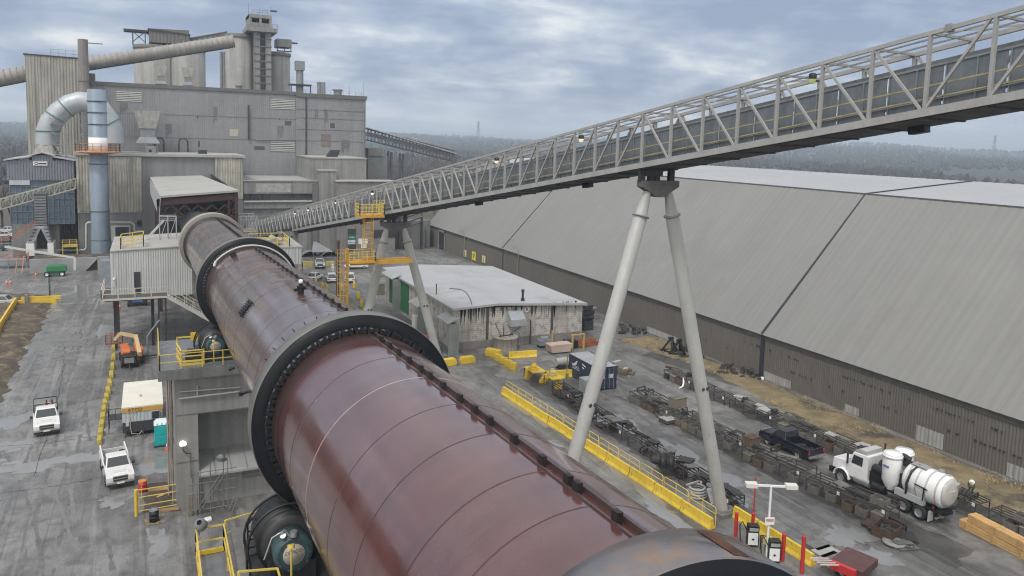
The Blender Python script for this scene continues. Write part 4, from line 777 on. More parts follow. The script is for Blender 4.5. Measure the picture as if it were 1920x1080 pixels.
# ================================================================ ROTARY KILN
KX, KZ, KS = 6.594, 18.216, -.0423; KR = 3.02; KU = V((0, 1, KS)).normalized(); KE = V((1, 0, 0)); KN = KE.cross(KU)
def kax(y): return V((KX, y, KZ+KS*y))
def kpt(y, deg, r=KR): a = rad(deg); return kax(y)+(KE*sin(a)+KN*cos(a))*r
R = thing('rotary_kiln', 'giant dark red rotary kiln tube with black riding rings running to the plant', 'kiln', (KX, 30, 0))
def kring(prof, mt, name, par, a0=None, a1=None, n=72, nz=72):
    m = MB(); c = kax(0)
    if a0 is None: m.lathe([(r, (y)/KU.y) for r, y in prof], c, KU, n, True, KN)
    else: m.lathe([(r, y/KU.y) for r, y in prof], c, KU, 16, True, KN, rad(a0), rad(a1))
    return m.build(name, mt, par)
def kshell_mat(name, col, rough, scratch, dust):
    m = mat(name, col, rough, var=.22, scale=.25, ring=1.6, spec=1., coat=.5)
    t = m.node_tree; b = t.nodes['Principled BSDF']; n = t.nodes.new; l = t.links.new
    tcn = [x for x in t.nodes if x.bl_idname == 'ShaderNodeTexCoord'][0]
    mpn = n('ShaderNodeMapping'); mpn.inputs['Scale'].default_value = (.55, 4.5, .55); l(tcn.outputs['Object'], mpn.inputs[0])
    q = n('ShaderNodeTexNoise'); q.inputs['Scale'].default_value = 1; q.inputs['Detail'].default_value = 6; l(mpn.outputs[0], q.inputs[0])
    bp = n('ShaderNodeBump'); bp.inputs['Strength'].default_value = scratch; bp.inputs['Distance'].default_value = .02; l(q.outputs[0], bp.inputs['Height']); l(bp.outputs[0], b.inputs['Normal'])
    old = b.inputs['Base Color'].links[0].from_socket; q2 = n('ShaderNodeTexNoise'); q2.inputs['Scale'].default_value = .35; q2.inputs['Detail'].default_value = 8; q2.inputs['Roughness'].default_value = .7; l(tcn.outputs['Object'], q2.inputs[0])
    r = n('ShaderNodeMapRange'); r.inputs[1].default_value = .42; r.inputs[2].default_value = .7; r.inputs[4].default_value = dust; l(q2.outputs[0], r.inputs[0])
    mxn = n('ShaderNodeMixRGB'); l(r.outputs[0], mxn.inputs[0]); l(old, mxn.inputs[1]); mxn.inputs[2].default_value = (.26, .215, .20, 1); l(mxn.outputs[0], b.inputs['Base Color'])
    return m
KM1 = kshell_mat('kiln_red_paint', (.105, .034, .031), .14, .10, .14); KM2 = kshell_mat('kiln_wet_paint', (.105, .058, .053), .15, .12, .3); KM3 = kshell_mat('kiln_worn_steel', (.11, .075, .073), .19, .14, .35)
kring([(KR, -4), (KR, 26.5)], KM1, 'shell', R); kring([(KR, 26.5), (KR, 59.5)], KM2, 'shell', R); kring([(KR, 59.5), (KR, 95)], KM3, 'shell', R); kring([(2.3, 95.4), (2.3, 170), (.1, 170)], BLACK, 'shaded_kiln_end', R)  # last length blackened and narrowed to stand for the hood's dark inside
kring([(KR+.004, 24.6), (KR+.012, 24.7), (KR+.014, 26.2)], mat('kiln_dark_band', (.038, .016, .013), .42, var=.3, scale=.6, ring=5), 'wear_band', R)
kring([(KR+.004, 57.3), (KR+.012, 57.4), (KR+.014, 59.2)], mat('kiln_dark_band', (.06, .022, .018)), 'wear_band', R)
SEAM = mat('weld_seam', (.08, .031, .028), .2, var=.3); CHALK = mat('bright_seam', (.36, .27, .24), .4, var=.2)
for y, mt, wd in ((10.6, SEAM, .025), (12.3, SEAM, .03), (14.6, SEAM, .03), (16.9, SEAM, .025), (19.6, CHALK, .028), (22.1, SEAM, .02), (30.5, SEAM, .03), (33, SEAM, .02), (38.5, SEAM, .03), (43.6, SEAM, .05), (46.3, SEAM, .03), (49.4, SEAM, .03), (52.6, SEAM, .03), (66, SEAM, .05), (74, SEAM, .05), (82, SEAM, .05)):
    kring([(KR, y-wd), (KR+.006, y-wd*.5), (KR+.006, y+wd*.5), (KR, y+wd)], mt, 'weld_seam', R)
DUST = mat('dusty_scuff', (.15, .105, .092), .5, var=.3, scale=.5, ring=5)
for y0, y1, a0, a1 in ((45.2, 47.9, -62, 30), (40.1, 40.5, -40, 20), (34.1, 34.3, -50, 10), (51.6, 52.2, -55, 25)): kring([(KR+.003, y0), (KR+.006, y0+.04), (KR+.006, y1-.04), (KR+.003, y1)], DUST, 'scuff_band', R, -a1, -a0)
RIM = mat('polished_rim', (.21, .205, .19), .38, metal=.4, var=.1, scale=.4, ring=4); FACE = mat('greased_ring_face', (.008, .009, .012), .5, var=.25, scale=.5, spec=.25)
BRZ = mat('heat_tinted_steel', (.27, .255, .26), .25, metal=.85, var=.12, scale=.5, spots=(.42, .24, .12), spot_scale=.25, spot_amt=.5, ring=1.2)
def tyre(y0, y1, ro, rimm, facem, blocks=True, ri=3.2):
    o = kring([(ri, y0), (ro-.03, y0), (ro-.03, y0+.03)], facem, 'riding_ring', R); kring([(ro-.03, y1-.03), (ro-.03, y1), (ri, y1)], facem, 'back_face', o)
    kring([(ro-.03, y0+.0), (ro, y0+.03), (ro, y1-.03), (ro-.03, y1)], rimm, 'running_surface', o, n=96)
    kring([(ri, y0+.02), (ri, y1-.02)], facem, 'inner_face', o)
    if blocks:
        m = MB(); n = 44; rb = random.Random(int(y0))
        for i in range(n):
            a = 360*i/n; c = kpt(y0-.12, a, KR+.1); d = (KE*sin(rad(a))+KN*cos(rad(a))); s = KU.cross(d)
            for du in (-.13, .13): m.bar(c+s*du-KU*.22, c+s*du+KU*.14, .12, .2+rb.uniform(-.04, .04), d)
            m.bar(c+s*-.19-KU*.1, c+s*.19-KU*.1, .1, .12, d)
        m.build('retaining_blocks', BLACK, o)
    return o
tyre(26.0, 26.85, 3.68, RIM, FACE); tyre(58.9, 59.8, 3.66, RIM, FACE); tyre(93.2, 95.6, 3.62, mat('dusty_rim', (.33, .30, .26), .65, var=.15, scale=.4), mat('dusty_face', (.20, .18, .155), .7, var=.2), False, 3.05)
o = tyre(7.7, 8.68, 3.45, BRZ, FACE, False, 2.9)
kring([(KR+.03, 91.9), (3.25, 92), (3.25, 92.4), (KR+.03, 92.5)], BLACK, 'dark_seal_ring', R)
kring([(3.455, 7.74), (3.458, 7.8), (3.458, 8.56), (3.455, 8.6)], mat('rust_patch', (.10, .035, .012), .7, var=.4, scale=3, spots=(.02, .012, .01), spot_scale=4, spot_amt=.5), 'rust_patch', o, 14, 19)
kring([(KR+.01, 5), (KR+.012, 7.66)], FACE, 'dark_shell_end', R)
# axial bolted strip with lugs
STRIP = mat('strip_steel', (.07, .05, .047), .4, var=.3, scale=2); LUG = mat('lug_steel', (.018, .012, .011), .6, var=.3)
for y0, y1, d0, d1 in ((9, 25.8, 7.2, 8.6), (28.5, 58.2, 12, 5), (61, 92, 4.5, 6.2)):
    m = MB()
    for k in range(20): ya, yb_ = y0+(y1-y0)*k/20, y0+(y1-y0)*(k+1)/20; m.bar(kpt(ya, d0+(d1-d0)*k/20+1, KR+.05), kpt(yb_, d0+(d1-d0)*(k+1)/20+1, KR+.05), .06, .1, KN); m.bar(kpt(ya, d0+(d1-d0)*k/20-3.2, KR+.01), kpt(yb_, d0+(d1-d0)*(k+1)/20-3.2, KR+.01), .05, .04, KN)
    m.build('joint_strip', STRIP, R)
lm = MB(); _o = OFF[R.name]; lm.box(-.055+_o.x, .055+_o.x, -.09+_o.y, .09+_o.y, -.02+_o.z, .2+_o.z); lug0 = None; r2 = random.Random(2)
def lugs(ys, d0, d1):
    global lug0
    for i, y in enumerate(ys):
        deg = d0+(d1-d0)*i/max(1, len(ys)-1)-1.5
        if lug0 is None: lug0 = lm.build('lug', LUG, R); o = lug0
        else: o = lug0.copy(); COL.objects.link(o)
        p = kpt(y, deg, KR)-V(OFF[R.name]); nrm = KE*sin(rad(deg))+KN*cos(rad(deg)); o.matrix_local = Matrix.Translation(p) @ Matrix((KU.cross(nrm), KU, nrm)).transposed().to_4x4()
lugs([9.9, 11.2, 11.55, 12.6, 13.9, 15.2, 16.1, 17.1, 18.3, 19.4, 20.2, 21.3, 22.4, 23.4, 24.4], 6.5, 8.6)
lugs([29.2, 30.2, 31.4, 32.6, 34, 35.2, 36.4, 37.9, 39.4, 40.8, 42.2, 43.6, 45, 46.5, 48, 49.5, 51, 52.6, 54.2, 55.8], 12, 5)
lugs([63+k*1.25 for k in range(24)], 5.7, 7.3)
# small pins across section two, manhole, sampling stub, conduit
for deg in range(-60, 25, 9): p = kpt(29.3, deg, KR); d = KE*sin(rad(deg))+KN*cos(rad(deg)); m = MB(); m.bar(p, p+d*.16, .05, .03); m.build('spacer_pin', LUG, R)
def on_kiln(x, y):
    d = ray(x, y); w_ = CAM-kax(0); dp = d-KU*d.dot(KU); wp = w_-KU*w_.dot(KU); A, B, C_ = dp.dot(dp), 2*dp.dot(wp), wp.dot(wp)-KR*KR; t_ = (-B-max(0, B*B-4*A*C_)**.5)/(2*A); q = CAM+d*t_
    c = q-kax(0); c = kax(0)+KU*c.dot(KU); n_ = (q-c).normalized(); return q, n_
q, n_ = on_kiln(461, 578); s = KU.cross(n_); m = MB()
for k in range(-3, 4): m.bar(q+s*k*.13-KU*.55+n_*.06, q+s*k*.13+KU*.55+n_*.06, .07, .09, n_)
m.bar(q-s*.45-KU*.3+n_*.04, q+s*.45-KU*.3+n_*.04, .1, .06, n_); m.bar(q-s*.45+KU*.3+n_*.04, q+s*.45+KU*.3+n_*.04, .1, .06, n_); m.build('manhole_grille', BLACK, R)
q, n_ = on_kiln(564, 551); m = MB(); m.cyl(q, q+Z3*.33, .14, n=12); m.cyl(q+Z3*.3, q+Z3*.38, .18, n=12); m.bar(q+Z3*.2-X3*.05, q+Z3*.2-X3*.3, .1, .12); m.bar(q+Z3*.26, q+Z3*.26+X3*.24, .08, .14); m.cyl(q+Z3*.36, q+Z3*.5, .09, n=10); o = m.build('sampling_stub', BLACK, R)
m = MB(); m.lathe([(.08, .5), (.11, .52), (.09, .66), (.02, .7)], q, Z3, 12); m.build('white_cap', WHITE, o)
m = MB(); pts = [kpt(57.3, d, KR+.22) for d in range(-48, 64, 6)]; m.tube(pts, .07, 6); m.tube([kpt(57.6, d, KR+.2) for d in range(-40, 60, 6)], .05, 6)
m.tube([pts[0], kpt(57.2, -54, KR+.1)], .1, 6); m.build('conduit', STEEL_W, R)
m = MB(); q, n_ = on_kiln(439, 481); m.bar(q, q+n_*.35, .25, .4); m.build('bracket', BLACK, R)
m = MB(); q, n_ = on_kiln(465, 734); m.cyl(q, q+n_*.3, .07, n=8); m.bar(q+n_*.3-KU*.1, q+n_*.3+KU*.2, .16, .12); q, n_ = on_kiln(440, 688); m.cyl(q, q+n_*.3, .09, n=8); m.build('shell_bolt', BLACK, R)
# ================================================================ KILN SUPPORTS
def roller(label, y, zdeck, lw):
    t = thing('support_roller', label, 'roller', (KX-2.4, y, zdeck), 'support rollers under the kiln rings'); rr = 1.08; a = rad(31); c = kax(y)+(-KE*sin(a)-KN*cos(a))*(3.68+rr)
    m = MB(); m.lathe([(.2, -.05), (rr, -.05), (rr, 1.5), (.2, 1.5)], c, KU, 40); m.build('drum', BLACK, t)
    m = MB(); m.lathe([(.55, -.06), (.95, -.075), (.95, -.06)], c, KU, 32); m.build('hub_ring', STEEL_D, t)
    h = c-KU*.95; m = MB(); m.lathe([(.3, .9), (.62, .85), (.66, .1), (.60, 0), (.5, -.03), (.1, -.03)], h, KU, 32); o = m.build('bearing_housing', TEAL, t); m = MB(); m.obox((h.x, h.y+.45, zdeck+.4), (1.5, .8, h.z-zdeck-.75)); m.build('pedestal', BLACK, t)
    m = MB(); m.lathe([(.36, -.05), (.36, -.075), (.0, -.08)], h, KU, 28); cap = m.build('end_cap', mat('cap_grey', (.40, .385, .33), .6, var=.2, scale=3), o)
    m = MB(); m.text(lw, h-KU*.1-X3*.02+Z3*.06, X3+Z3*.1, Z3, .17, align='CENTER'); m.build('lettering', mat('cap_letter', (.20, .05, .04), .6), cap)
    m = MB(); m.lathe([(.5, .02), (.56, .0), (.56, -.04), (.5, -.05)], h, KU, 28)
    for k in range(10): q = h+(KE*cos(k*.628)+KN*sin(k*.628))*.53-KU*.06; m.cyl(q, q-KU*.06, .035, n=6)
    m.build('bolt_ring', TEAL, o)
    m = MB(); m.obox((c.x, y+.7, zdeck), (2.4, 3.6, .42)); m.build('base_frame', STEEL_D, t)
    m = MB(); m.lathe([(rr+.12, -.1), (rr+.14, -.1), (rr+.14, 1.5), (rr+.12, 1.5)], c, KU, 14, True, KN, rad(40), rad(118)); m.build('guard', STEEL_G, t)
    m = MB()
    for yy in (-.1, .9):
        pts = [c+KU*yy+(KN*cos(rad(d))-KE*sin(rad(d)))*(rr+.3) for d in range(-20, 111, 13)]; m.tube(pts+[V((pts[-1].x, pts[-1].y, zdeck+.3))], .045, 6)
    m.build('guard_rail', BLACK, t)
    m = MB(); m.tube([h+Z3*.6+X3*-.1, h+Z3*.9-X3*.3, h+Z3*.7-X3*.7, h-X3*.95], .03, 6); m.cyl(h+Z3*.62, h+Z3*.8, .12, n=10); m.cyl(h+V((-.3, .2, .5)), h+V((-.35, 0, .72)), .1, n=10); m.build('grease_lines', CHROME, t)
    m = MB(); m.cyl(h+V((-.16, -.5, -1.0)), h+V((-.16, -.5, .48)), .035, n=6); m.cyl(h+V((-.16, -.5, .48)), h+V((-.16, -.46, .6)), .12, n=10); m.build('gauge_post', YEL_R, t)
    return t
ZD1 = 11.55; ZD2 = at(335, 690, 57).z
roller('large teal and black support roller under the nearest black ring', 26.0, ZD1, 'CEMCO'); roller('teal and black support roller on the concrete pier at the middle ring', 58.9, ZD2, 'CEMCO')
# ---- middle pier
P0 = gr(333, 957); PYF = P0.y
R = thing('kiln_pier', 'massive stained concrete pier with recessed wall under the middle ring', 'pier', (6.6, PYF, 0))
xa = P0.x; xc = at(373, 900, PYF).x; xe = xa+11.2; zt = ZD2-.75
zbm = at(350, 777, PYF).z
m = MB(); m.box(xa, xc, PYF, PYF+7.5, 0, zt); m.box(xe-1.6, xe, PYF, PYF+7.5, 0, zt); m.box(xc, xe-1.6, PYF+.02, PYF+7.5, zbm, zt); m.box(xc-.02, xe-1.5, PYF+3, PYF+7.4, 0, zbm+.01); m.build('block', CONC, R)
m = MB(); m.box(xa-.03, xc+.02, PYF-.03, PYF+.5, at(350, 867, PYF).z, at(350, 866, PYF).z+.06); m.box(xa-.02, xe, PYF-.025, PYF+.3, zbm-.04, zbm+.02); m.build('joint_line', CONC_D, R)
m = MB(); z1, z0 = at(400, 842, PYF+2.9).z, at(400, 884, PYF-.2).z; m.add([(xc, PYF+2.98, z1), (xe-1.6, PYF+2.98, z1), (xe-1.6, PYF-.6, z0), (xc, PYF-.6, z0), (xc, PYF-.6, z0-.15), (xe-1.6, PYF-.6, z0-.15)], [(0, 3, 2, 1), (3, 4, 5, 2)]); m.build('lean_to_roof', mat('lean_roof', (.34, .34, .33), .7, var=.15, scale=.5), R)
m = MB(); m.box(xc+.02, xe-1.6, PYF+.4, PYF+2.9, 0, z0-.1); m.build('lower_wall', mat('block_grey', (.30, .295, .28), .8, var=.12, streak=.5), R)
m = MB()
for z in (.55, .8, 1.05, 1.3): m.box(xc+3, xe-1.7, PYF+.33, PYF+.41, z+.9, z+1.05)
m.build('timber_boards', mat('grey_board', (.21, .20, .18), .85, var=.2), R)
m = MB()
for k in range(1, 7): xx = xc+k*1.1; m.bar((xx, PYF+2.95, z1+.03), (xx, PYF-.58, z0+.03), .05, .05)
m.build('roof_seams', STEEL_G, R)
q = at(414, 858, PYF+1); m = MB(); m.cyl((q.x, PYF+1, q.z-.6), (q.x, PYF+1, q.z), .13, n=10); m.lathe([(.3, 0), (.34, .12), (.05, .3)], (q.x, PYF+1, q.z), Z3, 12); m.build('roof_vent', STEEL_G, R)
m = MB()
for yy, ty in ((735, 726), (748, 734)):
    m.tube([at(336, yy, PYF-.15), at(450, ty, PYF-.15)], .07, 6)
m.bar(at(370, 722, PYF-.15), at(370, 745, PYF-.15), .1); m.build('cable_conduit', mat('conduit_grey', (.33, .32, .30), .6, var=.1), R)
m = MB(); m.box(xa-1.1, xe+1.2, PYF-.7, PYF+7.8, ZD2-.74, ZD2-.06); m.build('deck_slab', CONC_D, R)
m = MB(); m.box(xa-1.0, xe+1.1, PYF-.6, PYF+7.7, ZD2-.055, ZD2); m.build('deck_plate', mat('wet_deck', (.16, .165, .175), .3, var=.2, scale=.6), R)
R = thing('deck_railing', 'yellow handrail around the deck of the middle kiln pier', 'railing', (xa, PYF, ZD2), 'yellow railings')
m = MB(); rails(m, [(xa-1, PYF+7.6, ZD2), (xa-1, PYF-.6, ZD2), (xa+4.5, PYF-.6, ZD2)], 1.1, .03, 1.4); m.build('rails', YEL_R, R)
m = MB(); m.bar((xa-1, PYF-.6, ZD2+.1), (xa-1, PYF+7.6, ZD2+.1), .03, .2); m.build('toe_board', YEL, R)
R = thing('machine_guard', 'yellow guard frame with blank sign around the pump on the middle pier', 'railing', (xa+1.4, PYF, ZD2))
x0, x1 = at(340, 670, PYF+.2).x, at(382, 670, PYF+.2).x; m = MB()
for z in (.25, .65, 1.05): m.bar((x0, PYF+.2, ZD2+z), (x1, PYF+.2, ZD2+z), .09, .07); m.bar((x0, PYF+.2, ZD2+z), (x0-.25, PYF+2.6, ZD2+z), .09, .07)
for xx in (x0, x1): m.bar((xx, PYF+.2, ZD2), (xx, PYF+.2, ZD2+1.1), .09)
m.bar((x0, PYF+.2, ZD2+.05), (x1, PYF+.2, ZD2+.05), .1, .22); m.bar((x0, PYF+.2, ZD2+.05), (x0-.25, PYF+2.6, ZD2+.05), .1, .22); m.bar((x0-.2, PYF+2.6, ZD2+1.45), (x1, PYF+2.6, ZD2+1.45), .09); m.bar((x0-.2, PYF+2.6, ZD2), (x0-.2, PYF+2.6, ZD2+1.5), .09); m.build('frame', YEL_R, R)
m = MB(); m.box(x1-.75, x1-.25, PYF+2.4, PYF+2.5, ZD2+1.2, ZD2+1.8); m.build('blank_sign', YEL, R)
m = MB(); m.box(x0+.3, x1-.2, PYF+.6, PYF+1.6, ZD2, ZD2+.6); m.cyl((x0+.4, PYF+1, ZD2+.75), (x1-.3, PYF+1, ZD2+.75), .25, n=12); tag(m.build('oil_pump', STEEL_D, None, (x0, PYF+1, ZD2)), 'dark oil pump inside the yellow guard frame on the middle pier', 'pump')
# side pipes and ladder on the pier's left face
m = MB()
for dx_, dy_ in ((.25, 1.2), (.5, 2.6), (.3, 4.4)): m.cyl((xa-dx_, PYF+dy_, 0), (xa-dx_, PYF+dy_, ZD2-1), .08, n=6)
for k in range(7): m.bar((xa-.4, PYF+.5, 4+k*.5), (xa-.4, PYF+1, 4+k*.5), .04)
for k in (.5, 1): m.bar((xa-.4, PYF+k, 3.6), (xa-.4, PYF+k, 8), .05)
tag(m.build('pier_pipes', mat('rusty_pale_pipe', (.30, .26, .22), .7, var=.25), None, (xa, PYF, 0)), 'vertical pipes and rungs up the left face of the concrete pier', 'pipe')
q = at(343, 832, PYF-.15); R = thing('dome_lamp', 'lit white dome lamp on the concrete pier column', 'lamp', tuple(q))
m = MB(); m.lathe([(.23, 0), (.25, .08), (.2, .22), (.02, .32)], q-Z3*.1, Z3, 16); m.build('globe', mat('lamp_globe', (.85, .84, .78), .3, var=0, emit=((1, .92, .75), 1.6)), R)
m = MB(); m.tube([q-Z3*.1, q-Z3*.5, q-Z3*.75+X3*.2, q-Z3*.8+X3*.5, q-Z3*2.6+X3*.5], .03, 6); m.build('cable', STEEL_D, R)
# scaffold and gate in front of the pier
R = thing('scaffold_gate', 'grey scaffold tube gate with diagonal ladder against the concrete pier', 'scaffold', tuple(gr(358, 970)))
ys = PYF-1.2; g0, g1 = at(362, 960, ys).x, at(428, 960, ys).x; zt_ = at(362, 885, ys).z; SCT = mat('scaffold_tube', (.20, .20, .19), .5, metal=.3, var=.2)
m = MB()
for xx in (g0, g0+.5, (g0+g1)/2, g1-.3, g1): m.cyl((xx, ys, 0), (xx, ys, zt_+(.5 if xx > g0 else 0)), .035, n=6)
for z in (.35, zt_*.5, zt_*.72, zt_-.1): m.cyl((g0-.3, ys-.05, z), (g1+.6, ys-.05, z), .03, n=6)
for k in range(5): m.cyl((g0+.3+k*.35, ys+.05, 0), (g0+.3+k*.35, ys+.05, zt_*.7), .012, n=4)
for s in (0, .3): m.cyl((g0+.1+s, ys-.1, .2), (g1-.4+s, ys-.1, zt_-.3), .035, n=6)
m.build('tubes', SCT, R)
m = MB(); m.box(g0-.3, g0-.1, ys-.1, ys+.1, 0, 1.6); m.box(g0+.1, g0+.25, ys-.1, ys+.1, 0, 1.4); m.build('timber_post', WOOD, R)
m = MB()
for xs, tl_ in ((436, 448), (444, 452)): a, c = gr(xs-8, 958), at(tl_, 915, ys); m.cyl(a, c, .03, n=6)
tag(m.build('scaffold_poles', SCT, None, tuple(gr(430, 958))), 'loose scaffold poles leaning against the pier beside the gate', 'pole')
# ---- near pier platform (bottom left)
x0, x1 = at(368, 1037, 31).x, at(420, 1037, 31).x; zD = at(395, 1037, 31).z
R = thing('near_platform', 'yellow railed steel platform beside the nearest support roller', 'platform', (x0, 26, zD))
m = MB(); m.box(x0, x1, 23, 31, zD-.14, zD-.02); m.build('deck', mat('wet_deck', (.16, .165, .175)), R)
m = MB(); rails(m, [(x0, 23, zD), (x0, 31, zD), (x1, 31, zD), (x1, 23, zD)], 1.1, .032, 1.7); rails(m, [(x1+.05, 31, zD+.15), (x1+2.2, 31.5, zD+.15)], 1.1, .032, 1.1); m.build('railing', YEL_R, R)
m = MB(); m.box(x0, x1, 30.96, 31.04, zD, zD+.17); m.box(x0-.02, x0+.02, 23, 31, zD, zD+.17); m.build('toe_board', YEL, R)
m = MB(); q = V((x1+1.35, 31.3, zD+.2)); m.box(q.x, q.x+.5, q.y, q.y+.04, q.z, q.z+1.0); m.build('gate_plate', YEL, R)
m = MB(); zf = 9.9
for xx in (x0+.2, x1-.2):
    for yy in (23.5, 30.6): m.bar((xx, yy, 0), (xx, yy, zD-.14), .3)
m.build('legs', STEEL_G, R)
m = MB(); p = at(456, 1080, 24.2); rails(m, [(at(447, 1072, 24).x, 24, at(447, 1072, 24).z-1.1), (at(520, 1066, 24).x, 24, at(520, 1066, 24).z-1.1), (at(520, 1066, 24).x, 22, at(520, 1066, 24).z-1.1)], 1.1, .035, 1.5, mid=0)
tag(m.build('roller_railing', YEL_R, None, (x1, 24, zD)), 'short yellow handrail directly in front of the nearest roller', 'railing')
q = at(373, 985, 31); R = thing('floodlight', 'grey floodlight on the corner of the nearest yellow platform', 'lamp', tuple(q)); m = MB(); m.cyl(q-Z3*.4, q, .03, n=6); m.build('post', STEEL_G, R); m = MB(); m.lathe([(.1, 0), (.24, .05), (.22, .3), (.1, .42)], q-V((-.1, .1, 0)), (-.2, -.5, .55), 14); m.build('lamp_head', STEEL_G, R)
R = thing('kiln_pier', 'concrete pier under the nearest black ring, mostly below the picture edge', 'pier', (KX, 26, 0))
m = MB(); m.box(x1+.4, KX+6, 23.2, 30.2, 0, ZD1-.02); m.build('block', CONC, R)
m = MB(); m.box(x1+.2, KX+6.2, 23, 30.4, ZD1-.35, ZD1); m.build('deck_slab', CONC_D, R)
m = MB(); xq = x1+.5
for k in range(5): m.bar((xq, 27.2, ZD1+.2+k*.3), (xq+.7, 27.2, ZD1+.2+k*.3), .05)
for s in (0, .7): m.bar((xq+s, 27.2, ZD1), (xq+s, 27.2, ZD1+1.7), .06)
m.tube([(xq, 27.2, ZD1+1.7), (xq+.15, 27, ZD1+2), (xq+.9, 26.6, ZD1+1.9), (xq+1.2, 26.4, ZD1+1.4)], .05, 6); m.build('black_ladder', BLACK, R)
# ---- drive house (white ribbed) by the far ring
YD = 103.; pd = at(200, 561, YD-1); zd = pd.z; xl = at(209, 520, YD+1.6).x; xr = xl+9.2; YH = YD+1.6
zl_, zr_ = at(209, 472, YH).z, at(335, 462, YH).z
R = thing('drive_house', 'white ribbed metal drive house on stilts left of the far ring', 'building', (xl, YH, 0))
RIBW = mat('white_ribbed', (.50, .51, .50), .55, var=.08, scale=.5, streak=.3, streak_scale=2)
m = MB(); m.corr((xl, YH, 0), (xr, YH, 0), zd-.5, (zl_, zr_), .28, .05); m.corr((xl, YH+14, 0), (xl, YH, 0), zd-.5, zl_, .42, .08); m.quad((xr, YH, zd-.5), (xr, YH+14, zd-.5), (xr, YH+14, zr_), (xr, YH, zr_)); m.build('wall', RIBW, R)
m = MB(); m.add([(xl-.1, YH-.15, zl_), (xr+.1, YH-.15, zr_), (xr+.1, YH+14, zr_), (xl-.1, YH+14, zl_), (xl-.1, YH-.15, zl_+.12), (xr+.1, YH-.15, zr_+.12), (xr+.1, YH+14, zr_+.12), (xl-.1, YH+14, zl_+.12)], [(4, 5, 6, 7), (0, 1, 5, 4), (3, 0, 4, 7)]); m.build('roof', ROOFG, R)
m = MB(); panel(m, 251, 510, 264, 553, YH, .13); m.build('door', STEEL_D, R)
m = MB(); m.box(xl, xr, YH, YH+14, zd-.8, zd-.5)
for xx in (xl+.3, xl+4.5): m.bar((xx, YH+.4, 0), (xx, YH+.4, zd-.8), .35); m.bar((xx, YH+9, 0), (xx, YH+9, zd-.8), .35)
m.build('base_frame', STEEL_D, R)
a = at(227, 453, YH+3); c = at(269, 453, YH+3); m = MB(); rails(m, [(a.x, YH+1, zl_+.1), (c.x, YH+1, zl_+.4), (c.x, YH+4.5, zl_+.4), (a.x, YH+4.5, zl_+.1), (a.x, YH+1, zl_+.1)], 1.5, .05, 1.6, mid=2); tag(m.build('roof_guard', YEL_R, None, (a.x, YH+1, zl_)), 'pale yellow guard rail cage on the drive house roof', 'railing')
m = MB(); m.cyl(at(214, 537, YH-.2), at(214, 524, YH-.2), .05, n=6); m.lathe([(.14, 0), (.1, .2), (.01, .28)], at(214, 524, YH-.2), Z3, 10); tag(m.build('wall_lamp', WHITE, None, tuple(at(214, 535, YH-.2))), 'small white lamp on the drive house wall', 'lamp')
R = thing('walkway', 'cream railed elevated walkway with stairs along the white drive house', 'walkway', (xl, YD-1, 0))
xs = at(314, 552, YD-1).x; xw = at(190, 560, YD-1).x
m = MB(); m.box(xw+.06, xs, YD-.94, YH-.1, zd-.12, zd-.05); m.box(xw+.06, xl-.1, YH-.1, YH+5, zd-.12, zd-.05); m.build('deck', mat('grating', (.085, .085, .085), .7, var=.2, scale=3), R); m = MB(); m.box(xw, xs, YD-1, YD-.93, zd-.25, zd); m.box(xw, xw+.07, YD-.93, YH+5, zd-.25, zd); m.build('edge_beam', CREAM_R, R)
m = MB(); rails(m, [(xw, YH+5, zd), (xw, YD-1, zd), (xs, YD-1, zd)], 1.15, .05, 1.7); e_ = at(389, 598, YD-1-.0); x2 = xs+4.8; z2 = zd-3.3
rails(m, [(xs, YD-1, zd), (x2, YD-1, z2)], 1.1, .035, 1.2); rails(m, [(xs+.5, YD+.3, zd), (x2, YD+.3, z2)], 1.1, .035, 1.2); m.build('railing', CREAM_R, R)
m = MB()
for yy in (YD-1, YD+.3): m.bar((xs, yy, zd-.15), (x2, yy, z2-.15), .08, .35)
for k in range(14): f = (k+.5)/14; m.box(xs+(x2-xs)*f-.14, xs+(x2-xs)*f+.14, YD-1, YD+.3, zd+(z2-zd)*f-.04, zd+(z2-zd)*f)
m.build('stair', STEEL_W, R)
m = MB()
for x_ in (298, 311): q = at(x_, 600, YD-.6); m.bar((q.x, YD-.6, 0), (q.x, YD-.6, zd-.2), .2)
m.bar((xw+.3, YD-.6, zd-.3), (xs, YD-.6, zd-.3), .2); m.build('posts', STEEL_D, R)
# right-hand ribbed box beyond the ring
a, c = at(505, 463, 106), at(566, 495, 106); R = thing('drive_house', 'small white ribbed box house right of the far ring', 'building', (a.x, 106, 0))
m = MB(); m.corr((a.x-3, 106, 0), (c.x, 106, 0), c.z, at(566, 464, 106).z, .42, .08); m.quad((c.x, 106, c.z), (c.x, 116, c.z), (c.x, 116, at(566, 464, 106).z), (c.x, 106, at(566, 464, 106).z)); m.build('wall', RIBW, R)
m = MB(); m.box(a.x-3, c.x+.1, 105.9, 116, at(566, 464, 106).z, at(566, 464, 106).z+.15); m.build('roof', ROOFG, R)
m = MB(); m.corr((a.x-1, 106.6, 0), (c.x-.8, 106.6, 0), 0, c.z, .42, .08); m.box(a.x-1, c.x-.8, 106.9, 115, 0, c.z); m.build('lower_wall', mat('dim_ribbed', (.27, .28, .28), .6, var=.1, streak=.3), R)
zt_ = at(566, 464, 106).z+.15; m = MB(); rails(m, [(a.x-2, 106.3, zt_), (c.x-1.6, 106.3, zt_), (c.x-1.6, 112, zt_), (a.x-2, 112, zt_)], 1.2, .05, 1.4, mid=1)
tag(m.build('roof_guard', YEL_R, None, (a.x, 106, zt_)), 'pale yellow guard rail on the small ribbed box right of the far ring', 'railing')
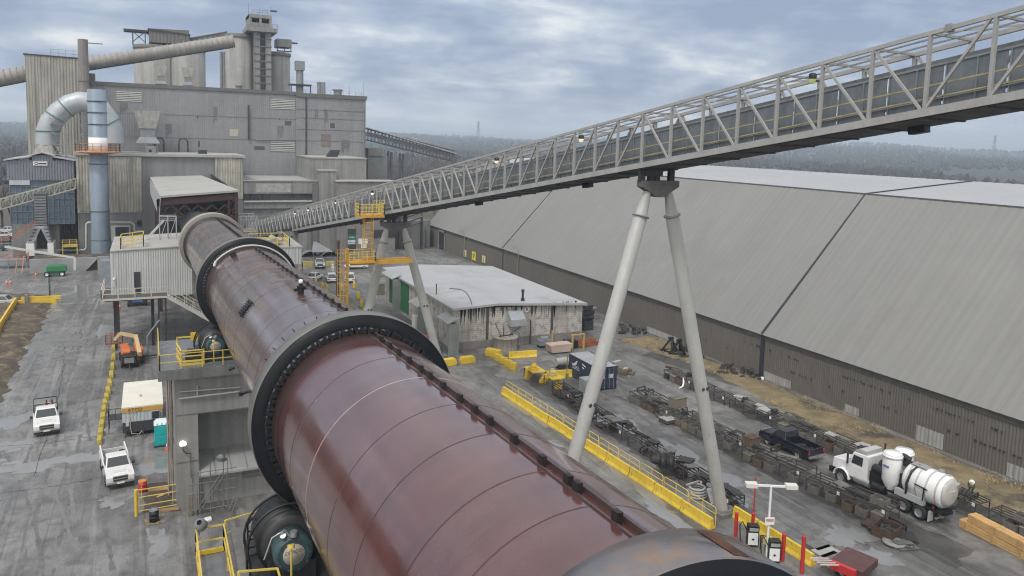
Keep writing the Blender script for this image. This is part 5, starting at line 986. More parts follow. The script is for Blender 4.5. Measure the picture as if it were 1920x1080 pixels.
m = MB(); m.box(a.x-1.5, a.x+2, 108, 111, zt_, zt_+.7); m.cyl((a.x+1, 107.5, zt_+.6), (a.x+1, 111, zt_+.6), .5, n=10); tag(m.build('drive_motor', mat('cream_machine', (.34, .32, .24), .6, var=.25), None, (a.x, 108, zt_)), 'cream coloured motor inside the guard rail on the right ribbed box', 'motor')
# scaffold by the kiln mouth, left and right of the shell
def scaffold(label, xa, xb, y0, y1, z0, z1, n, lv):
    R = thing('scaffold', label, 'scaffold', (xa, y0, z0)); m = MB()
    for i in range(n+1):
        xx = xa+(xb-xa)*i/n
        for yy in (y0, y1): m.cyl((xx, yy, z0), (xx, yy, z1), .06, n=5)
    for k in range(1, lv+1):
        z = z0+(z1-z0)*k/lv
        for yy in (y0, y1): m.cyl((xa, yy, z), (xb, yy, z), .05, n=5); m.cyl((xa, yy, z-.5), (xb, yy, z-.5), .04, n=5)
        for i in range(n): m.cyl((xa+(xb-xa)*i/n, y0, z-(z1-z0)/lv), (xa+(xb-xa)*(i+1)/n, y0, z), .045, n=5)
    m.build('tubes', mat('galvanised_tube', (.42, .43, .44), .45, metal=.4, var=.1), R)
    m = MB()
    for k in range(1, lv): z = z0+(z1-z0)*k/lv; m.box(xa, xb, y0, y1, z-.05, z)
    m.build('boards', WOOD, R); return R
a, c = at(300, 462, 112), at(331, 420, 112); scaffold('galvanised scaffold left of the kiln below the hood', a.x, c.x, 112, 114, 6, c.z+1, 2, 3)
a, c = at(452, 445, 122), at(482, 405, 122); scaffold('galvanised scaffold right of the kiln at the conveyor foot', a.x, c.x, 122, 126, 5, c.z, 3, 4)
m = MB(); a, c = at(272, 452, 113), at(307, 414, 113); m.bar(a, c, .25, .2); m.bar(a+Y3*1.2, c+Y3*1.2, .25, .2); tag(m.build('brace_pole', STEEL_W, None, tuple(a)), 'pale slanted brace poles left of the scaffold by the kiln mouth', 'pole')
# ================================================================ CONVEYOR GALLERY
G0 = V((25.0075, 87.239, 18.367)); GD = V((-.094324, 1, -.164642)); HM = 3.3; GW = 3.3; PIT = 2.5235
def gp(y): return G0+GD*(y-G0.y)
def py(k): return G0.y-PIT*k if k <= 18 else G0.y-PIT*18-2.69*(k-18)
GY0, GY1 = py(30), py(-29)
R = thing('conveyor_gallery', 'long pale steel truss conveyor gallery climbing to the upper right across the picture', 'conveyor', (27, 60, 0))
up = V((0, 0, HM)); OUT = V((GW, .31, 0))  # across, towards the shed
SPALE = mat('pale_gallery_steel', (.36, .358, .345), .55, var=.14, scale=.7, streak=.15)
p, q = gp(GY0), gp(GY1)
m = MB(); m.bar(p-Z3*.14, q-Z3*.14, .16, .36); m.build('bottom_chord', SPALE, R); m = MB(); m.bar(p+up, q+up, .16, .18); m.build('top_chord', SPALE, R)
m = MB(); m.bar(p+OUT-Z3*.14, q+OUT-Z3*.14, .16, .36); m.bar(p+OUT+up, q+OUT+up, .2, .2)
for k in range(-29, 31): a = gp(py(k))+OUT; m.bar(a, a+up, .17)
def slope_dir(k):  # panel k lies between posts k and k+1 (towards the camera); True: high end towards the far side
    if k < 0: return k < -5
    if k < 9: return True
    if k < 18: return False
    return k < 25
for k in range(-29, 30):
    a, b_ = gp(py(k))+OUT, gp(py(k+1))+OUT; m.bar(*((a+up, b_) if slope_dir(k) else (a, b_+up)), .14)
m.build('back_truss', SPALE, R)
post0 = brace0 = braceb = None
for k in range(-29, 31):
    a = gp(py(k))
    if post0 is None: mm = MB(); mm.bar(a, a+up, .15); post0 = mm.build('post', SPALE, R); pa = a
    else: o = post0.copy(); COL.objects.link(o); o.location = a-pa
br = {}
for k in range(-29, 30):
    a, b_ = gp(py(k)), gp(py(k+1)); s = slope_dir(k)
    if s not in br: mm = MB(); mm.bar(*((a+up, b_) if s else (a, b_+up)), .115); br[s] = (mm.build('brace', SPALE, R), a)
    else: o = br[s][0].copy(); COL.objects.link(o); o.location = a-br[s][1]
tie = None
for k in range(-29, 31):
    a = gp(py(k))+up
    if tie is None: mm = MB(); mm.bar(a, a+OUT, .12); tie = mm.build('roof_tie', SPALE, R); pa = a
    else: o = tie.copy(); COL.objects.link(o); o.location = a-pa
m = MB()
for k in range(-29, 30, 1):
    if k % 2: a = gp(py(k))+up; b_ = gp(py(k+1))+up+OUT; m.bar(a, b_, .08)
m.build('roof_bracing', SPALE, R)
m = MB()
for f in (.3, .62): m.bar(p+up*1.0+OUT*f, q+up+OUT*f, .07)
m.build('roof_rods', STEEL_G, R)
DKG = mat('dark_underside', (.055, .057, .06), .7, var=.2, scale=.5)
m = MB(); m.bar(p+OUT*.5-Z3*.3, q+OUT*.5-Z3*.3, GW-.1, .16)
for k in range(-29, 31): a = gp(py(k))-Z3*.38; m.bar(a+OUT*.03, a+OUT*.97, .14, .14)
m.build('floor', DKG, R)
for k in (-20, -6, 7, 14, 24, 27): a = gp(py(k)-1)-Z3*.55+OUT*.75; m = MB(); m.bar(a-GD*.4, a+GD*.4, .5, .35); m.build('return_roller_box', STEEL_D, R)
# belt conveyor and wind panels on the far side
PNL = mat('blue_grey_sheet', (.17, .195, .215), .5, var=.25, scale=.9, streak=.35, streak_scale=2); pan0 = None; PH = 2.12
for k in range(-29, 30):
    a, b_ = gp(py(k))+OUT*.44, gp(py(k+1))+OUT*.44
    if pan0 is None:
        mm = MB(); mm.add([a+Z3*.0, b_+Z3*.0, b_+Z3*PH, a+Z3*PH, a+Z3*.0+X3*.05, b_+Z3*.0+X3*.05, b_+Z3*PH+X3*.05, a+Z3*PH+X3*.05], [(0, 1, 2, 3), (7, 6, 5, 4), (3, 2, 6, 7), (0, 3, 7, 4), (1, 5, 6, 2)]); pan0 = mm.build('wind_panel', PNL, R); pa = a
    else: o = pan0.copy(); COL.objects.link(o); o.location = a-pa
m = MB()
for k in range(-58, 60): a = gp((py(k//2)+py(k//2+1))/2 if k % 2 else py(k//2)+.0)+OUT*.425; m.bar(a+Z3*.0, a+Z3*PH, .05)
m.bar(p+OUT*.44+Z3*(PH+.03), q+OUT*.44+Z3*(PH+.03), .1, .1); m.bar(p+OUT*.42+Z3*.6, q+OUT*.42+Z3*.6, .05); m.build('panel_frames', mat('panel_frame', (.22, .24, .25), .5, var=.1), R)
m = MB(); m.bar(p+OUT*.7+Z3*.75, q+OUT*.7+Z3*.75, 1.0, .12); m.bar(p+OUT*.7+Z3*.35, q+OUT*.7+Z3*.35, .9, .05); m.build('belt', BLACK, R)
m = MB()
for k in range(-29, 31): a = gp(py(k)-.6); m.bar(a+OUT*.55+Z3*.0, a+OUT*.55+Z3*.7, .08); m.bar(a+OUT*.55+Z3*.6, a+OUT*.85+Z3*.6, .07)
m.build('belt_stands', STEEL_G, R)
m = MB(); m.bar(p+OUT*.93+Z3*2.55, q+OUT*.93+Z3*2.55, .22, .3)
for k in range(-29, 31): a = gp(py(k)+.4)+OUT*.93; m.bar(a+Z3*2.0, a+Z3*2.55, .16, .2)
m.build('cable_tray', mat('tray_grey', (.15, .16, .165), .5, var=.15), R)
m = MB()
for z in (.52, 1.08): m.bar(p+OUT*.12+Z3*z, q+OUT*.12+Z3*z, .06)
m.build('handrail', mat('ochre_rail', (.42, .34, .16), .6, var=.15), R)
LAMP = mat('gallery_lamp', (.75, .75, .7), .3, var=0, emit=((1, 1, .92), .8)); LAMPG = mat('gallery_lamp_green', (.6, .68, .25), .3, var=0, emit=((.75, .9, .3), .15))
for k, mt in ((-14.4, LAMP), (-8.7, LAMP), (-3, LAMP), (9.5, mat('gallery_lamp_warm', (.8, .7, .5), .3, var=0, emit=((1, .85, .6), .6))), (14.6, mat('gallery_lamp_warm', (.8, .7, .5))), (22.4, LAMPG), (-17.5, LAMP)):
    a = gp(py(k))+OUT*.4+Z3*2.85; m = MB(); m.lathe([(.2, .0), (.21, .25), (.1, .32)], a+Z3*.1, Z3, 12); o = m.build('lamp', STEEL_D, R); m = MB(); m.lathe([(.01, -.16), (.15, -.12), (.19, .1)], a, Z3, 12); m.build('diffuser', mt, o)
for k in (25.3, 26.8):
    a = gp(py(k))+up; m = MB(); m.bar(a-GD*.12, a+GD*.12, .3, .32); m.build('splice_plate', STEEL_G, R)
# supports
def bent(label, Ys, cx, zt, feet, tops, r):
    t = thing('gallery_support', label, 'support', (cx, Ys, 0), 'pipe supports under the conveyor gallery')
    PIPE = mat('pale_pipe_leg', (.40, .40, .375), .5, var=.10, scale=.5, spots=(.17, .14, .11), spot_scale=2.2, spot_amt=.63, streak=.15)
    for f_, tp in zip(feet, tops):
        a, b_ = V((f_, Ys, -.3)), V((tp, Ys, zt)); d = (b_-a); L_ = d.length; d.normalize(); m = MB(); m.tube([a, a+d*(L_-1.7), a+d*(L_-1.65), b_], [r, r, r*.92, r*.55], 24); o = m.build('leg', PIPE, t)
        m = MB(); m.lathe([(r*.9, -.07), (r*1.22, -.05), (r*1.22, .05), (r*.9, .07)], a+d*(L_-1.68), d, 24); m.build('collar', STEEL_G, o)
        m = MB(); m.box(f_-.9, f_+.9, Ys-.9, Ys+.9, -.1, .28); m.lathe([(r*1.5, .28), (r*1.5, .36), (r, .36)], (f_, Ys, 0), Z3, 20); m.build('footing', CONC_D, o)
        m = MB(); h = a+d*(L_*.42)
        for dx_ in (-.16, .2): m.lathe([(.14, -.02), (.01, -.03)], h+V((dx_*1.0, -r*.97+abs(dx_)*.06, 0)), (0, 1, 0), 12)
        m.build('bolt_hole', RUST, o)
    w_ = abs(tops[1]-tops[0])/2; HD = mat('support_head', (.13, .125, .12), .65, var=.3, scale=1.5)
    m = MB(); m.prism([(cx-w_*1.75, zt+.75), (cx-w_*1.75, zt+.35), (cx-w_*.9, zt-.05), (cx-w_*.35, zt-.35), (cx+w_*.35, zt-.35), (cx+w_*.9, zt-.05), (cx+w_*1.75, zt+.35), (cx+w_*1.75, zt+.75)], Ys-.35, Ys+.35, 'y'); m.build('head_beam', HD, t)
    m = MB()
    for dx_ in (-1.6, -.75, -.2, 1.2): m.bar((cx+w_*dx_, Ys, zt+.7), (cx+w_*dx_, Ys, zt+1.6), .3, .4)
    m.box(cx-w_*1.4, cx+w_*.2, Ys-.25, Ys+.25, zt+1.05, zt+1.5); m.build('bearing_blocks', STEEL_D, t)
gz = gp(42).z; bent('nearer A shaped pair of pale pipe legs under the conveyor gallery', 42., gp(42).x+1.6, 23.95, (23.3, 38.17), (gp(42).x+.75, gp(42).x+2.45), .47)
bent('farther A shaped pair of pale pipe legs, beside the yellow ladder tower', 88., gp(88).x+1.65, 16.3, (21.9, 32.4), (gp(88).x+.6, gp(88).x+2.7), .52)
a, c = at(498, 470, 128), at(556, 470, 128); t = thing('gallery_trestle', 'concrete trestle under the low end of the conveyor gallery', 'support', (a.x, 128, 0)); zz_ = gp(128).z-1
m = MB()
for xx in (at(528, 440, 128).x, at(552, 440, 128).x): m.box(xx-.5, xx+.5, 127.5, 128.5, 0, zz_)
m.box(at(522, 440, 128).x, at(558, 440, 128).x, 127.4, 128.6, zz_, zz_+.7); m.build('columns', CONC, t)
m = MB(); m.bar((at(530, 440, 128).x, 128, zz_+.9), (at(556, 440, 128).x, 128, zz_+.9), .5, .4); m.build('bearing', STEEL_D, t)
# ---- yellow access tower at the farther support
YT = 86.; R = thing('ladder_tower', 'yellow caged ladder tower with platforms beside the farther gallery support', 'ladder', tuple(gr(690, 600)))
a, c = at(681, 395, YT), at(697, 395, YT); zt_, zm_ = at(690, 402, YT).z, at(690, 488, YT).z
m = MB()
for s in (0, 1): xx = a.x+(c.x-a.x)*s; m.bar((xx, YT, zm_), (xx, YT, zt_+1.2), .09); m.bar((xx, YT-.75, zm_+2), (xx, YT-.75, zt_+1.2), .05)
n = int((zt_-zm_)/.32)
for i in range(n): z = zm_+(zt_-zm_)*i/n; m.bar((a.x, YT, z), (c.x, YT, z), .05)
for i in range(int(n/3)): z = zm_+2+(zt_-zm_-2)*i/(n/3); m.bar((a.x, YT-.75, z), (c.x, YT-.75, z), .05); m.bar((a.x, YT, z), (a.x, YT-.75, z), .05); m.bar((c.x, YT, z), (c.x, YT-.75, z), .05)
m.build('caged_ladder', AMBER, R)
x0, x1 = at(671, 400, YT).x, at(717, 400, YT).x; m = MB(); m.box(x0, x1, YT-.9, YT+1.2, zt_-.3, zt_); m.build('top_platform', AMBER, R)
m = MB(); rails(m, [(x0, YT+1.2, zt_), (x0, YT-.9, zt_), (x1, YT-.9, zt_), (x1, YT+1.2, zt_)], 1.25, .04, .7, mid=2); rails(m, [(c.x, YT-.9, zt_+.6), (x1, YT-.9, zt_+.6)], 1.1, .03, .35); m.build('top_railing', YEL_R, R)
b0, b1 = at(655, 493, YT), at(772, 493, YT); m = MB(); m.bar((b0.x, YT-.4, b0.z), (b1.x, YT-.4, b0.z), .35, .42); m.bar((b0.x, YT+.6, b0.z+.1), (b1.x, YT+.6, b0.z+.1), .3, .4); m.build('cross_beam', AMBER, R)
x2, x3 = at(652, 488, YT).x, at(700, 488, YT).x; m = MB(); m.box(x2, x3, YT-1, YT+1.1, zm_-.2, zm_-.05); m.build('middle_platform', AMBER, R)
m = MB(); rails(m, [(x2, YT-1, zm_), (x3, YT-1, zm_), (x3, YT+1.1, zm_), (x2, YT+1.1, zm_)], 1.15, .04, 1.0, mid=1); m.build('middle_railing', YEL_R, R)
xl0, xl1 = at(632, 520, YT).x, at(651, 520, YT).x; zl1 = at(640, 466, YT).z; m = MB()
m.bar((xl1, YT, 0), (xl1, YT, zl1), .26)
for xx in (xl0, xl0+.35, xl0+.7): m.bar((xx, YT-.3, 1), (xx, YT-.3, zl1), .06)
for i in range(34): z = .3+zl1*i/34; m.bar((xl0, YT-.2, z), (xl1, YT-.2, z), .05)
for i in range(9): z = 2.5+(zl1-2.5)*i/9; m.bar((xl0, YT-.9, z), (xl1-.1, YT-.9, z), .06); m.bar((xl0, YT, z), (xl0, YT-.9, z), .05)
m.build('lower_ladder', AMBER, R)
p = at(632, 455, 92); m = MB(); m.cyl((p.x, 92, 0), (p.x+.15, 92, p.z), .22, .16, n=10); m.lathe([(.18, -.1), (.22, .2), (.02, .35)], (p.x+.15, 92, p.z), Z3, 10); tag(m.build('utility_pole', mat('dark_wood_pole', (.06, .05, .042), .85, var=.3), None, (p.x, 92, 0)), 'dark wooden utility pole beside the yellow ladder tower', 'pole')
# ================================================================ VEHICLES
def wheel(par, x, y, r=.39, w=.27, side=1, rimm=None):
    m = MB(); m.lathe([(r*.6, -w/2), (r*.94, -w/2), (r, -w*.35), (r, w*.35), (r*.94, w/2), (r*.6, w/2)], (x, y, r), (1, 0, 0), 20); o = m.build('wheel', RUBBER, par)
    m = MB(); m.lathe([(r*.62, side*w*.42), (r*.5, side*w*.30), (r*.2, side*w*.36), (.001, side*w*.40)], (x, y, r), (1, 0, 0), 16); m.build('rim', rimm or CHROME, o); return o
def pickup(name, label, cat, paint, L=5.9, W=2.0, long_cab=False, bed='open', grille=None):
    t = thing(name, label, cat); h = L/2; w = W/2; yc = .35 if not long_cab else -.25   # rear of cab
    m = MB(); m.prism([(h-.05, .42), (h, .6), (h-.02, .95), (h-.18, 1.08), (1.45, 1.2), (-h+.02, 1.22), (-h, 1.1), (-h, .5), (-h+.1, .42)], -w, w, 'x')
    P = []  # bed is hollow: drop the plain prism behind the cab and build walls
    m = MB(); m.prism([(h-.05, .42), (h, .6), (h-.02, .95), (h-.18, 1.1), (1.45, 1.2), (yc-.6, 1.22), (yc-.6, .42)], -w, w, 'x')
    m.box(-w, -w+.12, -h+.02, yc-.6, .5, 1.22); m.box(w-.12, w, -h+.02, yc-.6, .5, 1.22); m.box(-w+.12, w-.12, -h+.02, -h+.1, .5, 1.2); m.box(-w+.1, w-.1, -h+.1, yc-.6, .5, .62)
    m.build('body', paint, t, .05, ).modifiers
    m = MB(); m.box(-w+.13, w-.13, -h+.11, yc-.62, .625, .64); m.build('bed_floor', STEEL_D, t)
    y0, y1 = yc-.55, 1.5; c = [(-w+.06, y0, 1.21), (w-.06, y0, 1.21), (w-.06, y1, 1.19), (-w+.06, y1, 1.19), (-w+.24, y0+.12, 1.88), (w-.24, y0+.12, 1.88), (w-.24, y1-.75, 1.88), (-w+.24, y1-.75, 1.88)]
    m = MB(); m.add(c, [(0, 1, 5, 4), (1, 2, 6, 5), (2, 3, 7, 6), (3, 0, 4, 7), (4, 5, 6, 7)]); m.build('cab', paint, t, bevel=.05)
    def pane(nm, ia, ib, ic, id_, k0=.12, k1=.88, e=.015, m_=None):
        a, b, cc, d = [V(c[i]) for i in (ia, ib, ic, id_)]; n = (b-a).cross(d-a).normalized()*e
        def bl(u, v): return a*(1-u)*(1-v)+b*u*(1-v)+cc*u*v+d*(1-u)*v+n
        mm = MB(); mm.quad(bl(.06, k0), bl(.94, k0), bl(.94, k1), bl(.06, k1)); mm.build(nm, GLASS, t)
    GL_ = GLASS; pane('windscreen', 2, 3, 7, 6, m_=mat('windscreen_glass', (.10, .125, .125), .05, var=.3, scale=1.5, spec=1)); pane('rear_window', 0, 1, 5, 4, .25); pane('side_window', 1, 2, 6, 5, .15); pane('side_window', 3, 0, 4, 7, .15)
    for s in (-1, 1):
        for y in (h-1.05, -h+1.2): wheel(t, s*(w-.12), y, .39, .27, s)
        m = MB(); m.lathe([(.5, s*(w+.012)), (.40, s*(w+.012))], (0, h-1.05, .42), (1, 0, 0), 16, xref=(0, 1, 0), a0=0, a1=pi); m.lathe([(.5, s*(w+.012)), (.40, s*(w+.012))], (0, -h+1.2, .42), (1, 0, 0), 16, xref=(0, 1, 0), a0=0, a1=pi); m.build('wheel_arch', STEEL_D, t)
        m = MB(); m.box(s*(w-.24)-.19, s*(w-.24)+.19, h-.1, h+.025, .74, .98); m.build('headlight', mat('headlight_glass', (.75, .76, .76), .1, var=0), t)
        m = MB(); m.box(s*(w-.1)-.08, s*(w-.1)+.08, -h-.015, -h+.05, .78, 1.12); m.build('tail_light', RED, t)
        m = MB(); m.obox((s*(w+.14), 1.15, 1.2), (.22, .12, .2)); m.build('mirror', STEEL_D, t)
    m = MB(); m.box(-w+.46, w-.46, h-.04, h+.03, .66, 1.0); o = m.build('grille', grille or STEEL_D, t); m = MB(); m.box(-w+.48, w-.48, h+.031, h+.05, .80, .86); m.box(-w+.44, w-.44, h-.03, h+.045, 1.0, 1.05); m.build('chrome_bar', CHROME, o); m = MB(); m.box(-.45, .45, 1.75, h-.5, 1.13, 1.17); m.box(-w+.3, -w+.36, 1.6, h-.35, 1.12, 1.155); m.box(w-.36, w-.3, 1.6, h-.35, 1.12, 1.155); m.build('bonnet_ridge', paint, t)
    m = MB(); m.box(-w+.02, w-.02, h-.06, h+.1, .5, .64); m.build('bumper', CHROME, t); m = MB(); m.box(-w+.06, w-.06, h-.1, h+.06, .3, .5); m.build('lower_valance', STEEL_D, t); m = MB(); m.box(-w+.05, w-.05, -h-.12, -h+.02, .45, .62); m.build('bumper', CHROME, t)
    m = MB(); m.box(-.26, .26, h+.1, h+.115, .47, .6); m.build('number_plate', WHITE, t)
    return t
WT = mat('white_truck_paint', (.72, .72, .71), .25, var=.08, scale=1.2, coat=.5, spots=(.42, .40, .36), spot_scale=2.5, spot_amt=.66); NV = mat('navy_paint', (.010, .012, .022), .2, var=.1, coat=.6)
p1 = pickup('pickup_truck', 'white pickup on the left road with black bed rails and red cans', 'pickup truck', WT)
m = MB()
for s in (-.93, .93):
    m.bar((s, -2.8, 1.75), (s, -.3, 1.75), .07)
    for y in (-2.8, -1.5, -.3): m.bar((s, y, 1.2), (s, y, 1.75), .07)
m.bar((-.93, -2.8, 1.75), (.93, -2.8, 1.75), .07); m.bar((-.93, -.3, 1.95), (.93, -.3, 1.95), .07); m.box(-.98, -.9, -2.85, -.3, .7, 1.5); m.box(.9, .98, -2.85, -.3, .7, 1.5); m.build('bed_rack', STEEL_D, p1)
p1.location = (-8.9, 79.0, 0); p1.rotation_euler = (0, 0, pi+.12)
for dx_, lb in ((-.1, 'left red fuel can in the bed of the white pickup on the road'), (.35, 'right red fuel can in the bed of the white pickup on the road')):
    m = MB(); P_ = (-8.9+dx_, 80.5, .65); m.lathe([(.17, 0), (.17, .75), (.1, .9), (.1, 1.02), (.01, 1.02)], P_, Z3, 12); t = thing('fuel_can', lb, 'can', P_); m.build('can', RED, t); m = MB(); m.lathe([(.06, 1.0), (.06, 1.25), (.01, 1.25)], P_, Z3, 8); m.build('cap', STEEL_D, t)
p2 = pickup('pickup_truck', 'muddy white pickup parked near the yellow post fence, facing us', 'pickup truck', WT, 5.6, 1.9)
m = MB()
for s in (-.88, .88): m.prism([(-2.7, 1.2), (-2.7, 1.62), (-.5, 1.5), (-.3, 1.2)], s-.05, s+.05, 'x')
m.build('bed_side_boxes', WT, p2)
m = MB(); m.obox((-.45, -.9, .64), (.5, .5, .75), .3); m.obox((-.5, -.6, .64), (.3, .3, 1.1), .6); m.obox((.3, -1.6, .64), (.8, .3, .3)); m.build('tools', STEEL_D, p2)
p2.location = (-2.75, 65.3, 0); p2.rotation_euler = (0, 0, pi+.14)
p3 = pickup('pickup_truck', 'dark navy pickup seen from behind between the rack rows', 'pickup truck', NV, 5.7, 2.0); m = MB(); m.obox((.1, -1.3, .64), (.5, .5, .35), .4); m.obox((-.4, -2, .64), (.8, .3, .2), .2); m.build('bed_load', RUBBER, p3)
p3.location = (51.85, 48.9, 0); p3.rotation_euler = (0, 0, .05)
p4 = pickup('pickup_truck', 'grey pickup with a loaded bed parked facing us before the concrete control building', 'pickup truck', mat('grey_car_paint', (.30, .31, .31), .3, var=.08, coat=.4), 5.7, 2.0); m = MB(); m.box(-.9, .9, -2.7, -.3, .7, 1.8); m.build('bed_load', STEEL_D, p4); p4.location = (*gr(599, 500)[:2], 0); p4.rotation_euler = (0, 0, pi-.15)
def car(label, loc, rz, paint, L=4.5, W=1.8, H=1.45, wagon=False):
    t = thing('parked_car', label, 'car'); h, w = L/2, W/2
    m = MB(); m.prism([(h, .35), (h+.02, .6), (h-.25, .78), (h-1.2, .92), (-h+.5, .95), (-h, .85), (-h, .35)], -w, w, 'x'); m.build('body', paint, t, bevel=.06)
    r0, r1 = (-h+.2, -h+.45) if wagon else (-h+.55, -h+1.1); f0, f1 = h-1.15, h-1.95
    c = [(-w+.06, r0, .93), (w-.06, r0, .93), (w-.06, f0, .9), (-w+.06, f0, .9), (-w+.25, r1, H), (w-.25, r1, H), (w-.25, f1, H), (-w+.25, f1, H)]
    m = MB(); m.add(c, [(0, 1, 5, 4), (1, 2, 6, 5), (2, 3, 7, 6), (3, 0, 4, 7)]); m.build('windows', GLASS, t)
    m = MB(); m.add([V(p)+V((0, 0, .012)) for p in c[4:]]+[V(p)+V((0, 0, .05)) for p in c[4:]], [(4, 5, 6, 7), (0, 1, 5, 4), (1, 2, 6, 5), (2, 3, 7, 6), (3, 0, 4, 7)])
    for s in (-1, 1):
        for i, j in (((1, 5), (2, 6)) if s > 0 else ((0, 4), (3, 7))): m.bar(c[i], c[j], .09)
        mid = (r1+f1)/2; m.bar((s*(w-.04), mid, .93), (s*(w-.23), mid, H), .08)
    m.build('roof', paint, t)
    for s in (-1, 1):
        for y in (h-.85, -h+.85): wheel(t, s*(w-.08), y, .32, .2, s)
        m = MB(); m.box(s*(w-.3)-.18, s*(w-.3)+.18, h-.05, h+.03, .58, .72); m.build('headlight', mat('headlight_glass', (.75, .76, .76), .1, var=0), t)
        m = MB(); m.box(s*(w-.25)-.18, s*(w-.25)+.18, -h-.02, -h+.05, .62, .8); m.build('tail_light', RED, t)
    t.location = (loc[0], loc[1], 0); t.rotation_euler = (0, 0, rz); return t
WC = mat('white_car_paint', (.75, .75, .75), .25, var=.03, coat=.4); DC = mat('dark_car_paint', (.04, .045, .05), .25, var=.05, coat=.4); SC_ = mat('silver_car_paint', (.42, .43, .44), .3, var=.05, coat=.4)
car('white saloon, leftmost of the white cars beside the ladder tower', gr(590, 525), -.55, WC); car('white hatchback left of the dark utility pole, tail towards us', gr(621, 527), -.12, WC, 4.3, 1.8, 1.55, True)
car('white hatchback partly behind the yellow ladder of the tower', gr(656, 527), -.25, WC, 4.6, 1.85, 1.6, True); car('white van roof glimpsed beyond the middle platform of the ladder tower', gr(668, 503), 1.4, WC, 4.8, 1.9, 1.8, True)
for x_, y_, lb, pm in ((-4, 432, 'silver car, topmost at the far left edge', SC_), (6, 445, 'white car, middle of the column at the far left edge', WC), (4, 458, 'dark car, lowest of the column at the far left edge', DC), (-10, 470, 'dark grey car low in the left car park behind the platform', DC), (12, 436, 'white van at the far left edge beyond the platform', WC)):
    p = gr(x_, y_); car(lb, (p.x, p.y), 1.5, pm)
p = gr(-2, 572); car('dark grey car at the left picture edge by the yellow guard rail', (p.x, p.y), 1.3, SC_)
# ---- vacuum truck
R = thing('vacuum_truck', 'white vacuum tanker truck with big rear drum and two upright cyclones', 'truck', (0, 0, 0)); WV = mat('white_lorry_paint', (.78, .78, .77), .28, var=.05, coat=.4, spots=(.5, .48, .44), spot_scale=1.8, spot_amt=.68)
m = MB(); m.box(-.45, .45, -4.3, 5.0, .75, 1.0); m.box(-1.05, 1.05, -4.2, 2, 1.0, 1.12); m.build('chassis', BLACK, R)
m = MB(); m.add([(-.95, 3.55, .95), (.95, 3.55, .95), (.78, 5.2, .95), (-.78, 5.2, .95), (-.95, 3.5, 2.05), (.95, 3.5, 2.05), (.72, 5.15, 1.75), (-.72, 5.15, 1.75)], [(0, 1, 5, 4), (1, 2, 6, 5), (2, 3, 7, 6), (3, 0, 4, 7), (4, 5, 6, 7)]); m.build('bonnet', WV, R, bevel=.08, seg=2)
m = MB(); m.add([(-1.1, 1.75, .9), (1.1, 1.75, .9), (1.1, 3.6, .9), (-1.1, 3.6, .9), (-1.1, 1.75, 2.95), (1.1, 1.75, 2.95), (1.1, 3.5, 2.0), (-1.1, 3.5, 2.0), (-1.0, 1.8, 3.05), (1.0, 1.8, 3.05), (1.0, 3.15, 2.95), (-1.0, 3.15, 2.95)], [(0, 1, 5, 4), (1, 2, 6, 10, 9, 5), (3, 0, 4, 8, 11, 7), (2, 3, 7, 6), (6, 7, 11, 10), (8, 9, 10, 11), (4, 5, 9, 8)]); m.build('cab', WV, R, bevel=.06, seg=2)
m = MB(); m.quad((1.0, 3.5, 2.06), (-1.0, 3.5, 2.06), (-.9, 3.2, 2.85), (.9, 3.2, 2.85)); m.build('windscreen', GLASS, R)
for s in (-1, 1):
    m = MB(); q = [(s*1.115, 2.2, 2.05), (s*1.115, 3.2, 2.05), (s*1.06, 3.05, 2.75), (s*1.06, 2.2, 2.75)]; m.add(q if s > 0 else q[::-1], [(0, 1, 2, 3)]); m.build('side_window', GLASS, R)
    m = MB(); m.bar((s*1.1, 3.3, 2.3), (s*1.38, 3.4, 2.3), .04); m.box(s*1.38-.06, s*1.38+.06, 3.3, 3.42, 1.95, 2.75); m.build('mirror', STEEL_D, R)
    m = MB(); m.lathe([(.72, s*.78), (.74, s*1.22), (.66, s*1.24), (.64, s*.78)], (0, 4.0, .55), (1, 0, 0), 14, True, (0, 1, 0), 0 if s > 0 else 0, pi); m.build('mudguard', WV, R)
    m = MB(); m.box(s*1.12-.01, s*1.12+.01, 2.1, 3.35, 1.0, 1.9); m.build('door', WV, R)
    wheel(R, s*1.08, 4.0, .54, .34, s); wheel(R, s*.98, -1.5, .54, .56, s); wheel(R, s*.98, -2.75, .54, .56, s)
    m = MB(); m.cyl((s*.85, 1.5, .85), (s*.85, 2.9, .85), .34, n=18); m.build('fuel_tank', CHROME, R)
    m = MB(); m.box(s*1.0-.3, s*1.0+.3, -3.55, -3.5, .2, 1.0); m.build('mud_flap', mat('pale_mud_flap', (.45, .45, .44), .6), R)
    m = MB(); m.box(s*1.02-.18, s*1.02+.18, -3.0, -.7, 1.13, 1.6); m.build('tool_box', mat('tool_box_grey', (.42, .43, .44), .4, var=.1), R)
m = MB(); m.prism([(3.1, 3.08), (2.6, 3.35), (2.0, 3.35), (2.0, 3.08)], -.95, .95, 'x'); m.build('roof_fairing', mat('fairing_grey', (.45, .46, .45), .4, var=.1), R)
m = MB(); m.box(-1.0, 1.0, 5.0, 5.3, .5, .95); m.box(-.6, .6, 5.16, 5.22, .95, 1.6); m.build('bumper', BLACK, R)
m = MB(); m.box(-1.05, .9, .55, 1.55, 1.1, 2.0); m.cyl((-.75, 1.4, 2.2), (-.75, .4, 2.2), .38, n=14); m.cyl((.1, 1.4, 2.35), (.1, .5, 2.35), .42, n=14); m.cyl((-1.0, 1.2, .95), (-1.0, .1, .95), .36, n=14); m.tube([(-.5, .4, 2.3), (-.2, .1, 2.7), (.4, 0, 2.9), (.8, -.2, 2.6)], .2, 8); m.build('blower', BLACK, R)
